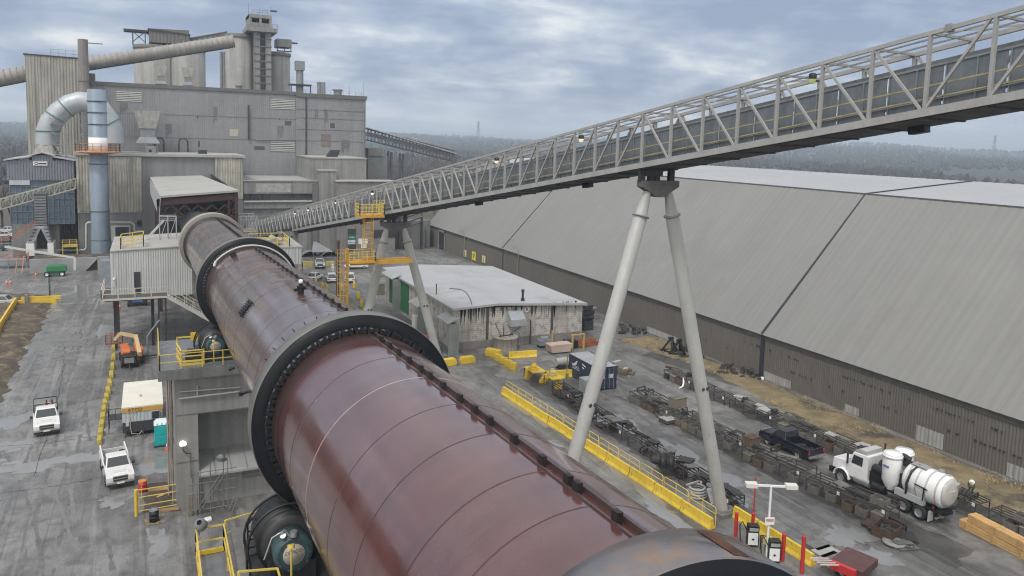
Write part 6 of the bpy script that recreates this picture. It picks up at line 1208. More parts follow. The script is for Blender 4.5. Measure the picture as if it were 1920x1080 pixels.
m = MB(); m.cyl((.75, 1.62, 1.4), (.75, 1.62, 3.9), .07, n=8); m.build('exhaust_stack', STEEL_D, R)
for cx_, cy_, lbl in ((-.66, .0, 0), (.68, -.05, 1)):
    m = MB(); m.lathe([(.14, .7), (.25, .95), (.68, 1.85), (.68, 3.95), (.6, 4.06), (.01, 4.13)], (cx_, cy_, 0), Z3, 24); o = m.build('cyclone', WV, R)
    m = MB(); m.lathe([(.68, 3.7), (.74, 3.7), (.74, 3.85), (.68, 3.85)], (cx_, cy_, 0), Z3, 24)
    for k in range(6): m.obox((cx_+.7*cos(k), cy_+.7*sin(k), 3.67), (.08, .08, .2), k)
    m.build('lid_ring', STEEL_D if lbl == 2 else WV, o)
m = MB(); m.box(-1.375, -1.36, -.22, .28, 2.95, 3.12); m.build('lettering', mat('blue_lettering', (.15, .20, .42), .5), R)
m = MB(); m.lathe([(.01, -1.0), (.7, -1.05), (1.1, -1.15), (1.22, -1.35), (1.22, -3.95), (1.15, -4.1), (.8, -4.28), (.01, -4.35)], (0, 0, 2.4), (0, 1, 0), 36); o = m.build('tank', WV, R)
m = MB()
for y in (-1.6, -2.35, -3.1, -3.85): m.lathe([(1.22, y-.05), (1.27, y-.05), (1.27, y+.05), (1.22, y+.05)], (0, 0, 2.4), (0, 1, 0), 36)
m.build('tank_bands', mat('band_grey', (.5, .5, .48), .5, var=.1), o)
m = MB(); m.lathe([(1.05, -4.18), (1.08, -4.23), (.75, -4.35), (.01, -4.42)], (0, 0, 2.4), (0, 1, 0), 32); m.box(-.35, .35, -4.44, -4.38, 2.5, 2.62); m.build('rear_door', mat('brushed_door', (.48, .47, .44), .4, var=.12), o)
m = MB(); m.tube([(-1.15, -1.6, 1.5), (-1.32, -1.7, 2.4), (-.95, -1.8, 3.3), (-.2, -1.9, 3.62), (.5, -1.9, 3.5)], .09, 8); m.bar((-1.3, -2.3, 2.6), (-1.3, -3.3, 2.5), .07); m.bar((-1.3, -3.0, 1.6), (-1.3, -3.05, 2.6), .07); m.build('hose', BLACK, R)
m = MB(); m.box(-.5, .3, -2.6, -1.4, 3.6, 3.68); m.cyl((.3, -3.3, 3.4), (.3, -3.3, 3.75), .22, n=12); m.cyl((.8, -4.0, 2.9), (.8, -4.45, 2.9), .2, n=12); m.tube([(-.3, -3.8, 3.5), (.2, -3.95, 3.55), (.8, -3.9, 3.2)], .1, 8); m.build('top_fittings', CHROME, R)
m = MB(); m.box(-.7, .8, -.98, -.72, 1.2, 2.6); m.cyl((0, -1.1, 3.35), (.1, -.6, 3.3), .28, n=12); m.tube([(.2, -.9, 3.55), (.1, -.4, 3.75), (-.1, .2, 3.4)], .24, 10); m.build('suction_pipe', BLACK, R)
m = MB(); m.bar((-1.0, -3.9, .55), (1.0, -3.9, .55), .12); m.bar((-.4, -3.5, .9), (-.4, -4.1, .55), .1); m.bar((.4, -3.5, .9), (.4, -4.1, .55), .1); m.build('rear_bar', CHROME, R)
for s in (-.9, .75): m = MB(); m.box(s, s+.15, -3.62, -3.56, 1.1, 1.3); m.build('tail_light', RED, R)
R.location = (52.1, 38.35, 0); R.rotation_euler = (0, 0, .06)
# ---- boom lifts
def boomlift(label, body, boom, loc, rz, boom_pts, basket=True, bm=None):
    t = thing('boom_lift', label, 'lift')
    for s in (-1, 1):
        for y in (-1.2, 1.2): wheel(t, s*1.05, y, .48, .38, s, WHITE)
    m = MB(); m.box(-.7, .7, -1.7, 1.7, .45, .85); m.bar((-1, -1.2, .5), (1, -1.2, .5), .2); m.bar((-1, 1.2, .5), (1, 1.2, .5), .2); m.build('chassis', body, t)
    m = MB(); m.prism([(-2.0, .95), (-2.0, 1.75), (-1.7, 2.0), (1.0, 2.0), (1.25, 1.7), (1.25, .95)], -1.1, -.25, 'x'); m.prism([(-1.7, .95), (-1.7, 1.75), (-1.4, 1.95), (1.2, 1.95), (1.4, 1.6), (1.4, .95)], .3, 1.1, 'x'); m.box(-1.0, 1.0, -1.6, 1.0, .85, .97); m.build('turret', body, t, bevel=.06)
    m = MB(); m.bar(boom_pts[0], boom_pts[1], .42, .5)
    for a, b_ in zip(boom_pts[1:], boom_pts[2:]): m.bar(a, b_, .3, .36)
    m.build('boom', boom, t)
    if basket:
        e = V(boom_pts[-1]); m = MB(); rails(m, [e+V((-.9, .1, -.5)), e+V((.9, .1, -.5)), e+V((.9, .9, -.5)), e+V((-.9, .9, -.5)), e+V((-.9, .1, -.5))], 1.1, .03, .6); m.box(e.x-.9, e.x+.9, e.y+.1, e.y+.9, e.z-.55, e.z-.5); m.build('basket', bm or boom, t)
    t.location = loc; t.rotation_euler = (0, 0, rz); return t
q = gr(103, 517); boomlift('green boom lift with white boom raised to the left on the wet road', GREEN, mat('white_boom', (.62, .62, .60), .45, var=.1), (q.x, q.y, 0), pi/2+.02, [(0, -3.2, .9), (0, -3.3, 3.2), (0, 7.6, 5.7)], False)
q = gr(247, 680); boomlift('orange boom lift with cream boom parked by the row of yellow stones', ORANGE, mat('cream_boom', (.55, .43, .24), .5, var=.1), (q.x, q.y+.6, 0), .1, [(.62, -2.6, 1.45), (.6, 1.7, 2.55), (-1.0, 2.5, 2.9), (-1.6, 2.7, 2.1)], True, mat('rusty_red_basket', (.33, .08, .05), .6, var=.2))
q = gr(243, 690); R = thing('compressor', 'black wheeled compressor in front of the orange boom lift', 'machine', (q.x, q.y, 0)); x_, y_ = q.x, q.y+.6
m = MB(); m.box(x_-.75, x_+.75, y_-1, y_+1, .55, 1.55); m.build('body', BLACK, R, bevel=.08); m = MB(); m.box(x_-.5, x_+.5, y_-1.04, y_-1.0, .7, 1.3); m.build('grille', STEEL_G, R)
for s in (-1, 1): wheel(R, x_+s*.78, y_, .36, .2, s)
m = MB(); m.bar((x_, y_-1, .6), (x_, y_-1.9, .35), .1); m.build('tow_bar', STEEL_D, R)
# ---- site trailer and toilet
x0, x1 = -2.5, .72; yt = gr(234, 820).y; z0, z1 = at(235, 797, yt).z*.98, at(231, 766, yt).z; zr = z1+.0
yb = yt+ (at(231, 766, yt)-CAM).length*0+7.4
R = thing('site_trailer', 'white and grey site office trailer with orange band beside the pier', 'trailer', (x0, yt, 0))
zt = at(231, 766, yt).z
m = MB(); m.corr((x0, yt, 0), (x1, yt, 0), 1.35, zt-.02, .3, .025); m.corr((x0, yb, 0), (x0, yt, 0), 1.35, zt-.02, .3, .025); m.quad((x1, yt, 1.35), (x1, yb, 1.35), (x1, yb, zt-.02), (x1, yt, zt-.02)); m.build('wall', mat('pale_grey_siding', (.46, .49, .50), .5, var=.06), R)
m = MB(); m.box(x0-.06, x1+.06, yt-.08, yb+.06, zt-.02, zt+.1); m.build('roof', mat('cream_roof', (.72, .70, .60), .6, var=.08, scale=.7), R)
m = MB(); m.lathe([(.12, 0), (.12, .2), (.01, .25)], ((x0+x1)/2-.2, yt+2.6, zt+.1), Z3, 10); m.build('roof_vent', STEEL_W, R)
m = MB(); m.box(x0-.05, x1+.05, yt-.07, yt-.01, zt-.40, zt-.02); m.box(x0-.05, x0-.005, yt, yb, zt-.4, zt-.02); o = m.build('orange_band', mat('orange_band', (.62, .33, .06), .5, var=.05), R)
m = MB(); m.text('ATCO', (x0+.42, yt-.085, zt-.35), X3, Z3, .42); m.build('lettering', BLACK, o)
m = MB(); m.text('STRUCTURES', (x0+.42, yt-.06, zt-.58), X3, Z3, .13); m.build('lettering', STEEL_G, R)
m = MB(); m.box(x0, x1, yt-.02, yb, .4, 1.35); m.build('skirt', mat('skirt_grey', (.045, .047, .055), .6, var=.1), R)
m = MB(); m.box(x1-.9, x1-.25, yt-.35, yt-.02, 1.5, zt-.45); o = m.build('cooling_unit', mat('unit_grey', (.38, .40, .42), .5), R); m = MB(); m.box(x1-.85, x1-.3, yt-.37, yt-.352, 1.55, 2.2); m.build('unit_grille', STEEL_D, o)
m = MB(); m.box(x0+.25, x0+.5, yt-.12, yt-.02, 1.0, 1.35); m.tube([(x0+.6, yt-.06, 1.9), (x0+.6, yt-.06, 1.05), (x0+.7, yt-.3, .4), (x0+1.3, yt-.2, .2), (x0+1.8, yt+.2, .7)], .035, 6); m.build('power_box', STEEL_W, R)
for y in (yt+2.3, yt+3.2):
    for s, xx in ((-1, x0+.2), (1, x1-.2)): wheel(R, xx, y, .36, .22, s)
m = MB(); m.bar((x0+.4, yt, .7), (x0+.15, yt-.2, 0), .06); m.bar((x0+.4, yt, .7), (x0+.65, yt-.2, 0), .06); m.bar(((x0+x1)/2, yt, .7), ((x0+x1)/2, yt-1.1, .55), .12); m.build('hitch_stand', STEEL_D, R)
m = MB(); xs_ = x0-1.15; m.box(xs_, x0-.05, yt+1.2, yt+2.6, 1.25, 1.3); rails(m, [(x0-.05, yt+1.2, 1.3), (xs_, yt+1.2, 1.3), (xs_, yt+2.6, 1.3)], 1.0, .025, .7)
for yy in (yt+1.25, yt+2.55): m.bar((xs_, yy, 0), (xs_, yy, 1.3), .06)
tag(m.build('entry_stair', STEEL_D, None, (xs_, yt, 0)), 'dark steel entry landing with rails on the left of the site trailer', 'stairs')
p = gr(303.5, 838); R = thing('portable_toilet', 'turquoise portable toilet with white roof beside the trailer', 'toilet', (p.x, p.y, 0)); TQ = mat('turquoise_plastic', (.015, .40, .40), .45, var=.08)
x_, y_ = p.x, p.y+.6; m = MB(); m.box(x_-.58, x_+.58, y_-.58, y_+.58, .08, 1.95); m.build('cabin', TQ, R, bevel=.04)
m = MB(); m.box(x_-.42, x_+.42, y_-.61, y_-.58, .15, 1.85); m.box(x_-.36, x_+.36, y_-.63, y_-.61, 1.1, 1.7); m.box(x_-.36, x_+.36, y_-.63, y_-.61, .25, .95); m.build('door', mat('turquoise_door', (.02, .44, .44), .45, var=.05), R, bevel=.01)
m = MB(); m.add([(x_+i*.6, y_+j*.6, 1.95) for i, j in ((-1, -1), (1, -1), (1, 1), (-1, 1))]+[(x_+i*.38, y_+j*.3, 2.25) for i, j in ((-1, -1), (1, -1), (1, 1), (-1, 1))], [(0, 1, 5, 4), (1, 2, 6, 5), (2, 3, 7, 6), (3, 0, 4, 7), (4, 5, 6, 7)])
for k in (-.35, 0, .35): m.box(x_+k-.05, x_+k+.05, y_-.6, y_+.6, 1.95, 2.12)
m.build('roof', mat('white_plastic', (.70, .78, .78), .4, var=.03), R)
m = MB(); m.box(x_-.62, x_+.62, y_-.62, y_+.62, 0, .08); m.build('skid', STEEL_D, R)
# ---- shipping container
p = gr(1070, 706); x0, y1 = 44.0, 75.5; c0 = gr(1112, 727)
R = thing('shipping_container', 'dark blue shipping container with white bird logo behind the nearer gallery leg', 'container', (x0, 69.5, 0)); NB = mat('container_blue', (.030, .042, .075), .5, var=.15, scale=.8, streak=.2)
ya, yb, xa, xb, hz_ = 69.4, 75.5, 44.1, 46.54, 2.59
m = MB(); m.corr((xa, yb, 0), (xa, ya, 0), .15, hz_-.05, .28, .04); m.quad((xb, ya, .1), (xb, yb, .1), (xb, yb, hz_), (xb, ya, hz_)); m.quad((xb, yb, .1), (xa, yb, .1), (xa, yb, hz_), (xb, yb, hz_)); m.build('wall', NB, R)
m = MB(); m.box(xa-.03, xb+.03, ya-.03, yb+.03, hz_-.03, hz_+.02); m.build('roof', mat('container_roof', (.30, .32, .33), .6, var=.15, scale=1), R)
m = MB()
for yy in (ya, yb): m.box(xa-.06, xa+.06, yy-.06, yy+.06, 0, hz_); m.box(xb-.06, xb+.06, yy-.06, yy+.06, 0, hz_)
m.box(xa-.05, xa+.05, ya, yb, 0, .16); m.box(xa-.05, xa+.05, ya, yb, hz_-.12, hz_-.031); m.build('frame', NB, R)
for s in (0, 1):
    m = MB(); m.box(xa+.08+s*1.2, xa+1.2+s*1.15, ya-.05, ya, .15, hz_-.12); o = m.build('door', NB, R); m = MB()
    for k in (.3, .85): m.cyl((xa+.08+s*1.15+k, ya-.1, .12), (xa+.08+s*1.15+k, ya-.1, hz_-.1), .025, n=6)
    m.build('lock_rods', STEEL_G, o)
    m = MB(); m.box(xa+.3+s*1.15, xa+.9+s*1.15, ya-.065, ya-.055, 1.3, 1.75); m.build('notice', mat('notice_white', (.5, .52, .55), .5), o)
LW = mat('logo_white', (.70, .72, .75), .5, var=.05); m = MB(); X_ = xa-.075
def lp(u, v): return (X_, yb-.5-u, .5+v)   # u runs towards the camera, v up
for pts in ([(.05, 1.28), (.35, 1.12), (.75, 1.32), (1.3, 1.72), (1.42, 1.70), (1.25, 1.45), (1.32, 1.25), (1.05, 1.32), (1.15, 1.05), (.8, 1.08), (.35, .9), (.2, 1.05)], [(.25, .66), (1.9, .66), (1.9, .72), (.25, .72)], [(2.4, 1.72), (3.2, 1.60), (3.2, 1.45), (2.4, 1.58)], [(2.5, 1.35), (2.9, 1.3), (2.9, 1.15), (2.5, 1.2)]):
    m.add([lp(*q) for q in pts], [tuple(range(len(pts)))])
m.text('AZZALI', lp(.3, .82), (0, -1, 0), Z3, .42); m.build('logo', LW, R)
q = gr(1096, 712); m = MB(); m.box(xa-1.5, xa-.3, ya-.2, ya+1.2, 0, 1.35); m.box(xa-1.2, xa-.4, ya-.24, ya-.19, .15, 1.2)
t = thing('tool_chest', 'grey metal chest with dark open front at the foot of the dark blue container', 'box', (xa-1, ya, 0)); mm = MB(); mm.box(xa-1.6, xa-.25, ya-.2, ya+1.2, 0, 1.4); mm.build('cabinet', mat('chest_grey', (.30, .32, .33), .6, var=.1), t); mm = MB(); mm.box(xa-1.15, xa-.35, ya-.23, ya-.2, .12, 1.25); mm.build('opening', BLACK, t)
# ================================================================ YARD
def G(x, y): p = gr(x, y); return V((p.x, p.y, 0))
# puddles: thin water films
WATER = mat('rain_water', (.22, .22, .215), .03, var=.1, scale=.5, spec=.9)
r2 = random.Random(21)
for k, (x, y, rx, ry) in enumerate(((30, 788, 1.7, 1.8), (8, 838, 1.8, 1.4), (130, 862, 2.8, 1.1), (45, 880, 2.0, .8), (300, 1015, .9, 1.6), (285, 875, 2.0, 1.4), (1290, 868, 1.6, 4), (1345, 905, 1.5, 3.4), (1590, 1005, 1.5, 1.6), (1640, 1045, 1.3, 1.2), (1000, 775, 1.2, 4), (1150, 870, 1.1, 4.4), (1240, 955, .9, 3), (170, 545, 6, 7), (110, 640, 2.2, 5), (240, 760, .8, 3), (1150, 790, 1.8, 3), (1080, 690, 2, 3), (960, 700, 2, 2.4), (225, 935, 1.3, 1.2))):
    c = G(x, y); n = 64; m = MB(); pts = []
    for i in range(n): a = 2*pi*i/n; k_ = 1+.28*sin(2*a+k)+.2*sin(3*a+2*k)+.13*sin(7*a+k*3)+.09*sin(13*a+k)+.06*sin(23*a+k*5)+r2.uniform(-.04, .04); pts.append((c.x+cos(a)*rx*k_, c.y+sin(a)*ry*k_, .0118+.0006*k))
    m.add(pts, [tuple(range(n))]); tag(m.build('puddle', WATER), kind='structure')
# dark trodden mud under the rack rows
MUD = yard_mat('dark_mud', (.055, .052, .048), (.11, .106, .10), .66)
def mud(P, seed):
    rr = random.Random(seed); m = MB(); pts = []
    for (a, b_) in zip(P, P[1:]+P[:1]):
        a, b_ = V((*a, .007)), V((*b_, .007)); n = max(2, int((b_-a).length/.8))
        for k in range(n): pts.append(a+(b_-a)*k/n+V((rr.uniform(-.35, .35), rr.uniform(-.35, .35), 0)))
    m.add(pts, [tuple(range(len(pts)))]); tag(m.build('dark_mud', MUD), kind='structure')
mud([(45.3, 67.0), (48.4, 67.2), (49.0, 52), (49.6, 44), (50.5, 31), (47.3, 30), (46.6, 40), (45.8, 52)], 1)
mud([(38.2, 76), (41.2, 78), (40.6, 60), (40.8, 41), (38.2, 41)], 2)
mud([(54.1, 71), (56.4, 71), (57.4, 50), (58, 26), (55.2, 26), (54.5, 45)], 3)
mud([(57.5, 80), (64.5, 82), (64.5, 66), (60, 65)], 4)
def strip(pts, wd, m_, name, z, seed, gap=0):
    rr = random.Random(seed); P = []
    for i in range(len(pts)-1):
        a, b_ = V((*pts[i], z)), V((*pts[i+1], z)); n = max(2, int((b_-a).length/.5)); P += [a+(b_-a)*k/n for k in range(n)]
    m = MB()
    for i in range(len(P)-1):
        if gap and hsh(i*.21+seed, seed*.7) < -.25*gap: continue
        d = (P[i+1]-P[i]).normalized(); s = V((-d.y, d.x, 0))*wd/2; w0 = .75+.35*hsh(i*.9, seed); m.quad(P[i]-s*w0, P[i]+s*w0, P[i+1]+s*w0, P[i+1]-s*w0)
    tag(m.build(name, m_), kind='structure')
def curve(*q, n=14):
    a, b_, c, d = [V(p) for p in q]; return [tuple(a*(1-t)**3+b_*3*t*(1-t)**2+c*3*t*t*(1-t)+d*t**3) for t in [i/n for i in range(n+1)]]
TRK = mat('tyre_track', (.14, .137, .133), .42, var=.3, scale=1.5); TRL = mat('pale_track', (.19, .187, .182), .5, var=.2, scale=1.5)
k = 0
for c0 in (((43.2, 26), (43, 45), (42.6, 60), (44.5, 82)), ((51.9, 24), (51.6, 42), (51.2, 60), (49, 84)), ((43.4, 40), (43, 58), (46, 72), (56, 80)), ((-6.6, 44), (-6.8, 80), (-7, 110), (-9, 150)), ((-10.6, 44), (-10.4, 80), (-10, 120), (-8, 152)), ((-4.5, 42), (-5, 56), (-9, 70), (-14, 84)), ((25, 82), (33, 84), (42, 80), (50, 78)), ((-3, 46), (-4, 60), (-7, 76), (-8, 100))):
    for dx_ in (-.9, .9):
        k += 1; strip([(x+dx_, y) for x, y in curve(*c0)], .34, TRK if k % 3 else TRL, 'tyre_track', .0078+.0002*k, k, 1)
CRK = mat('crack_dark', (.035, .034, .033), .8, var=.2)
for j, c0 in enumerate((pl((0, 837), (110, 833), (200, 812), (310, 800)), pl((95, 765), (120, 760), (170, 752), (190, 745)), pl((120, 640), (122, 700), (110, 760), (60, 900)), pl((0, 925), (100, 915), (200, 895), (262, 880)), pl((95, 642), (140, 640), (180, 640), (205, 640)))):
    strip([(x+.12*hsh(i*2.3, j), y+.12*hsh(i*1.9, j+3)) for i, (x, y) in enumerate(curve(*c0, n=30))], .045, CRK, 'pavement_crack', .026+.0008*j, j)
# ---- jersey barriers
def barrier_mesh(L=3.05, h=.82):
    m = MB(); m.prism([(-.30, 0), (.30, 0), (.30, .08), (.17, .30), (.09, h), (-.09, h), (-.17, .30), (-.30, .08)], -L/2, L/2, 'y'); m.box(-.31, .31, -L/2+.5, -L/2+.75, -.0, .04); return m
def barrier(proto, used, p, q, label, group=None):
    p, q = V(p), V(q); d = q-p; o = place(proto, used, ((p.x+q.x)/2, (p.y+q.y)/2, 0), math.atan2(-d.x, d.y), label, group); o.scale = (1, d.length/3.05*.985, 1); return o
bp_ = tag(barrier_mesh().build('jersey_barrier', YEL, bevel=.015), 'x', 'barrier'); bu = [False]
N_ = 10
def rowp(i): f = i/N_; return V((34.0+1.75*f, 72.2-32.0*f, 0))
NTH = ['farthest', 'second from the far end', 'third from the far end', 'fourth from the far end', 'fifth from the far end', 'fifth from the near end', 'fourth from the near end', 'third from the near end', 'second from the near end', 'nearest']
for i in range(N_):
    a, b_ = rowp(i), rowp(i+1); j = V((r2.uniform(-.05, .05), 0, 0)); barrier(bp_, bu, a+j, b_+j+V((0, .05, 0)), 'yellow concrete barrier of the long railed row, '+NTH[i], 'long row of yellow barriers')
for i, nm in enumerate(('farthest', 'middle', 'nearest')): barrier(bp_, bu, (38.55+.05*i, 41.2-2.45*i, 0), (38.6+.05*i, 38.8-2.45*i, 0), nm+' of three yellow barriers behind the fuel pumps', 'barriers behind the fuel pumps')
a, b_ = G(953, 672), G(1006, 668); barrier(bp_, bu, a, b_, 'long yellow barrier in front of the stained block wall')
a, b_ = G(1020, 709), G(1082, 705); barrier(bp_, bu, a, b_, 'long yellow barrier left of the dark blue container')
R = thing('barrier_railing', 'yellow looped handrail along the long row of yellow barriers', 'railing', (34.6, 72, 0))
for i in range(11):
    f0, f1 = i/11, (i+.94)/11; a, b_ = V((34.42+1.75*f0, 72.3-32*f0, 0)), V((34.42+1.75*f1, 72.3-32*f1, 0)); m = MB()
    m.tube([a, a+Z3*1.3, a+Z3*1.42+(b_-a)*.04, b_+Z3*1.42-(b_-a)*.04, b_+Z3*1.3, b_], .035, 6); m.bar(a+Z3*.95, b_+Z3*.95, .05); mid = (a+b_)/2; m.bar(mid, mid+Z3*1.42, .05); m.build('rail_loop', YEL_R, R)
# ---- single yellow blocks
def yblock(label, c, s, rz=0, group=None, mt=None):
    c = V(c); m = MB(); w_, d_, h_ = s; M = Matrix.Rotation(rz, 3, 'Z'); b_ = [(-w_/2, -d_/2), (w_/2, -d_/2), (w_/2, d_/2), (-w_/2, d_/2)]; k = .82
    m.add([c+M @ V((x, y, 0)) for x, y in b_]+[c+M @ V((x, y, h_*.55)) for x, y in b_]+[c+M @ V((x*k, y*.95, h_)) for x, y in b_], [(3, 2, 1, 0)]+[(i+4*l, (i+1) % 4+4*l, (i+1) % 4+4*l+4, i+4*l+4) for l in (0, 1) for i in range(4)]+[(8, 9, 10, 11)])
    return tag(m.build('concrete_block', mt or YEL, None, tuple(c), bevel=.03), label, 'block', group)
yblock('small square yellow block beside the black ring, between it and the lamp pole', G(876, 680), (1.9, .8, .8), .05); yblock('yellow block with an orange lid, half hidden by the black ring', G(842, 685), (1.7, .8, .85), .1)
yblock('yellow block turned end on in front of the block wall', G(925, 668), (.9, 2.0, .95), .6)
for i, nm in enumerate(('first', 'second', 'third', 'last')): yblock(nm+' of the four small yellow blocks leading away from the block wall', G(935+i*9, 677+i*5.2), (.55, 1.0, .85), .5, 'four small yellow blocks')
yblock('short upright yellow block at the head of the yellow rack', G(990, 708), (.7, .5, 1.0), .2)
path = [(213, 655), (213, 672), (211, 690), (209, 706), (206, 722), (203, 736), (200, 748), (197, 760), (195, 772), (193, 786), (191, 800), (189, 815), (187, 830)]
for i, (x, y) in enumerate(path):
    yblock(('yellow painted stone, number %s from the camera, row along left road' % ['one', 'two', 'three', 'four', 'five', 'six', 'seven', 'eight', 'nine', 'ten', 'eleven', 'twelve', 'thirteen'][12-i]) if i else 'farthest yellow painted stone of the row along the left road', G(x, y), (.42+r2.uniform(-.05, .05), 1.75 if i < 6 else 1.25, .5), (.12 if 3 < i < 8 else .04), 'row of yellow stones along the left road', mat('worn_yellow_stone', (.50, .40, .06), .75, var=.25, scale=2.5, spots=(.16, .14, .09), spot_scale=2.5, spot_amt=.5))
R = thing('road_barrier', 'yellow beam barrier on grey concrete blocks at the left road edge', 'barrier', tuple(G(72, 572)))
a, b_ = G(32, 572), G(115, 568); m = MB(); m.bar(a+Z3*.35, b_+Z3*.35-V((.6, 0, 0)), .5, .7); m.bar(a+Z3*.95+X3*.6, b_+Z3*.95, .4, .5); m.build('beams', YEL, R)
q = at(50, 560, a.y-.4); m = MB(); m.obox((q.x, a.y-.45, 0), (.5, .5, 1.7)); m.build('post', CONC, R)
a2, b2 = G(-12, 640), G(30, 572); m = MB(); m.bar(a2+Z3*.45, b2+Z3*.45, .4, .9); m.bar(a2+Z3*1.05, b2+Z3*1.05, .25, .3); tag(m.build('guard_rail', YEL, None, tuple(b2)), 'long yellow guard rail running off the left picture edge', 'barrier')
# ---- racks
def make_rack(L, W=1.5, h=1.0, bars=5, bay=2.0, lower=True):
    t = thing('storage_rack', 'x', 'rack'); n = max(1, round(L/bay))
    m = MB()
    for i in range(bars): x = -W/2+W*i/(bars-1); m.bar((x, -L/2, h), (x, L/2, h), .07, .08)
    for i in range(n+1): y = -L/2+L*i/n; m.bar((-W/2, y, h-.07), (W/2, y, h-.07), .07)
    m.build('top_grid', RACKM, t); leg = None
    for i in range(n+1):
        for s in (-1, 1):
            y = -L/2+.05+(L-.1)*i/n
            if leg is None: mm = MB(); mm.bar((s*W/2, y, 0), (s*W/2, y, h-.05), .07); leg = mm.build('leg', RACKM, t); ly, ls = y, s*W/2
            else: o = leg.copy(); COL.objects.link(o); o.location = (s*W/2-ls, y-ly, 0)
    if lower:
        m = MB()
        for s in (-W/2, W/2): m.bar((s, -L/2, .22), (s, L/2, .22), .05)
        for i in range(n+1): y = -L/2+L*i/n; m.bar((-W/2, y, .22), (W/2, y, .22), .05)
        m.build('lower_frame', RACKM, t)
    m = MB(); m.box(-W/2-.07, -W/2-.04, -L/2+.1, -L/2+.32, h-.28, h-.02); m.build('tag_plate', WHITE, t)
    return t
RACKM = mat('rack_steel', (.075, .066, .058), .7, var=.35, scale=2); 
def box_open(mb, c, s, rz, th=.05):
    M = Matrix.Rotation(rz, 3, 'Z'); c = V(c); w_, d_, h_ = s
    for q, z in (((0, -d_/2, w_, th), 1), ((0, d_/2, w_, th), 1), ((-w_/2, 0, th, d_), 1), ((w_/2, 0, th, d_), 1)): p = c+M @ V((q[0], q[1], 0)); mb.obox(p, (q[2], q[3], h_), rz)
    mb.obox(c+V((0, 0, .02)), (w_-.02, d_-.02, .06), rz)
CRM = [mat('grey_crate', (.165, .155, .135), .8, var=.25, scale=2.5, spots=(.09, .075, .06), spot_scale=3, spot_amt=.55), mat('brown_crate', (.13, .095, .07), .8, var=.25, scale=2.5), mat('tan_crate', (.21, .18, .135), .8, var=.2, scale=2.5), mat('rust_crate', (.105, .065, .048), .85, var=.3, scale=2.5)]
SCR = [mat('scrap_dark', (.045, .042, .04), .7, var=.4, scale=2), mat('scrap_rust', (.085, .055, .042), .8, var=.4, scale=2), mat('scrap_grey', (.17, .165, .155), .6, var=.3, scale=2), mat('scrap_pale', (.36, .355, .34), .6, var=.2, scale=2)]
def item(kind, c, s, rz, label, mi, group=None):
    c = V(c)
    if kind == 'crate':
        t = thing('parts_crate', label, 'crate', tuple(c), group); m = MB(); box_open(m, c, s, rz)
        for e in (-1, 1): M = Matrix.Rotation(rz, 3, 'Z'); m.obox(c+M @ V((e*s[0]*.3, -s[1]/2-.035, 0)), (.08, .03, s[2]), rz)
        m.build('walls', CRM[mi], t); m = MB()
        for k in range(5): m.obox(c+V((r2.uniform(-.3, .3)*s[0], r2.uniform(-.3, .3)*s[1], s[2]*.3)), (s[0]*r2.uniform(.2, .4), s[1]*r2.uniform(.2, .5), s[2]*r2.uniform(.2, .45)), r2.uniform(0, 3), r2.uniform(-.3, .3))
        m.build('contents', SCR[r2.randrange(3)], t); return t
    if kind == 'box':
        t = thing('lidded_box', label, 'box', tuple(c), group); m = MB(); m.obox(c, s, rz); m.build('box_body', CRM[mi], t, bevel=.02); m = MB(); m.obox(c+Z3*s[2], (s[0]*1.06, s[1]*1.06, .06), rz); m.obox(c+Z3*(s[2]+.06), (s[0]*.9, .12, .05), rz); m.build('lid', CRM[(mi+2) % 4], t); return t
    m = MB(); nm = kind
    if kind == 'steel_plates':
        for k in range(4): m.obox(c+V((r2.uniform(-.15, .15), r2.uniform(-.2, .2), k*.06)), (s[0]*r2.uniform(.6, 1), s[1]*r2.uniform(.6, 1), .05), rz+r2.uniform(-.5, .5), r2.uniform(-.12, .12))
    elif kind == 'conveyor_rollers':
        M = Matrix.Rotation(rz, 3, 'Z')
        for k in range(4): o_ = c+M @ V((0, (k-1.5)*.28, .12)); d = M @ V((s[0]/2, 0, 0)); m.cyl(o_-d, o_+d, .11, n=10); m.cyl(o_-d*1.15, o_+d*1.15, .03, n=6)
    elif kind == 'pipe_bundle':
        M = Matrix.Rotation(rz, 3, 'Z')
        for k in range(6): o_ = c+M @ V(((k % 3-1)*.14, 0, .07+.12*(k//3))); d = M @ V((r2.uniform(-.06, .06), s[1]/2*r2.uniform(.7, 1), 0)); m.cyl(o_-d, o_+d, .05, n=7)
    elif kind == 'steel_bracket':
        M = Matrix.Rotation(rz, 3, 'Z'); q = [c+M @ V(p) for p in ((-.5*s[0], 0, .06), (.5*s[0], 0, .06), (.5*s[0], s[1]*.4, .06), (.5*s[0], 0, s[2]), (-.5*s[0], 0, s[2]*.7))]
        for i, j in ((0, 1), (1, 2), (1, 3), (0, 4), (4, 3)): m.bar(q[i], q[j], .1, .12)
    elif kind == 'machine_casting':
        m.obox(c, (s[0], s[1]*.7, s[2]*.35), rz); m.cyl(c+V((-.3*s[0], 0, s[2]*.55)), c+V((.3*s[0], 0, s[2]*.55)), s[2]*.4, n=14); m.obox(c+V((0, 0, s[2]*.3)), (s[0]*.3, s[1], s[2]*.5), rz)
    return tag(m.build(nm, SCR[mi], None, tuple(c)), label, {'steel_plates': 'scrap', 'conveyor_rollers': 'rollers', 'pipe_bundle': 'pipes', 'steel_bracket': 'scrap', 'machine_casting': 'machine part'}[kind], group)
KW = {'crate': 'open parts crate', 'box': 'lidded box', 'steel_plates': 'loose steel plates', 'conveyor_rollers': 'set of conveyor rollers', 'pipe_bundle': 'bundle of thin pipes', 'steel_bracket': 'bent steel bracket', 'machine_casting': 'round machine casting'}
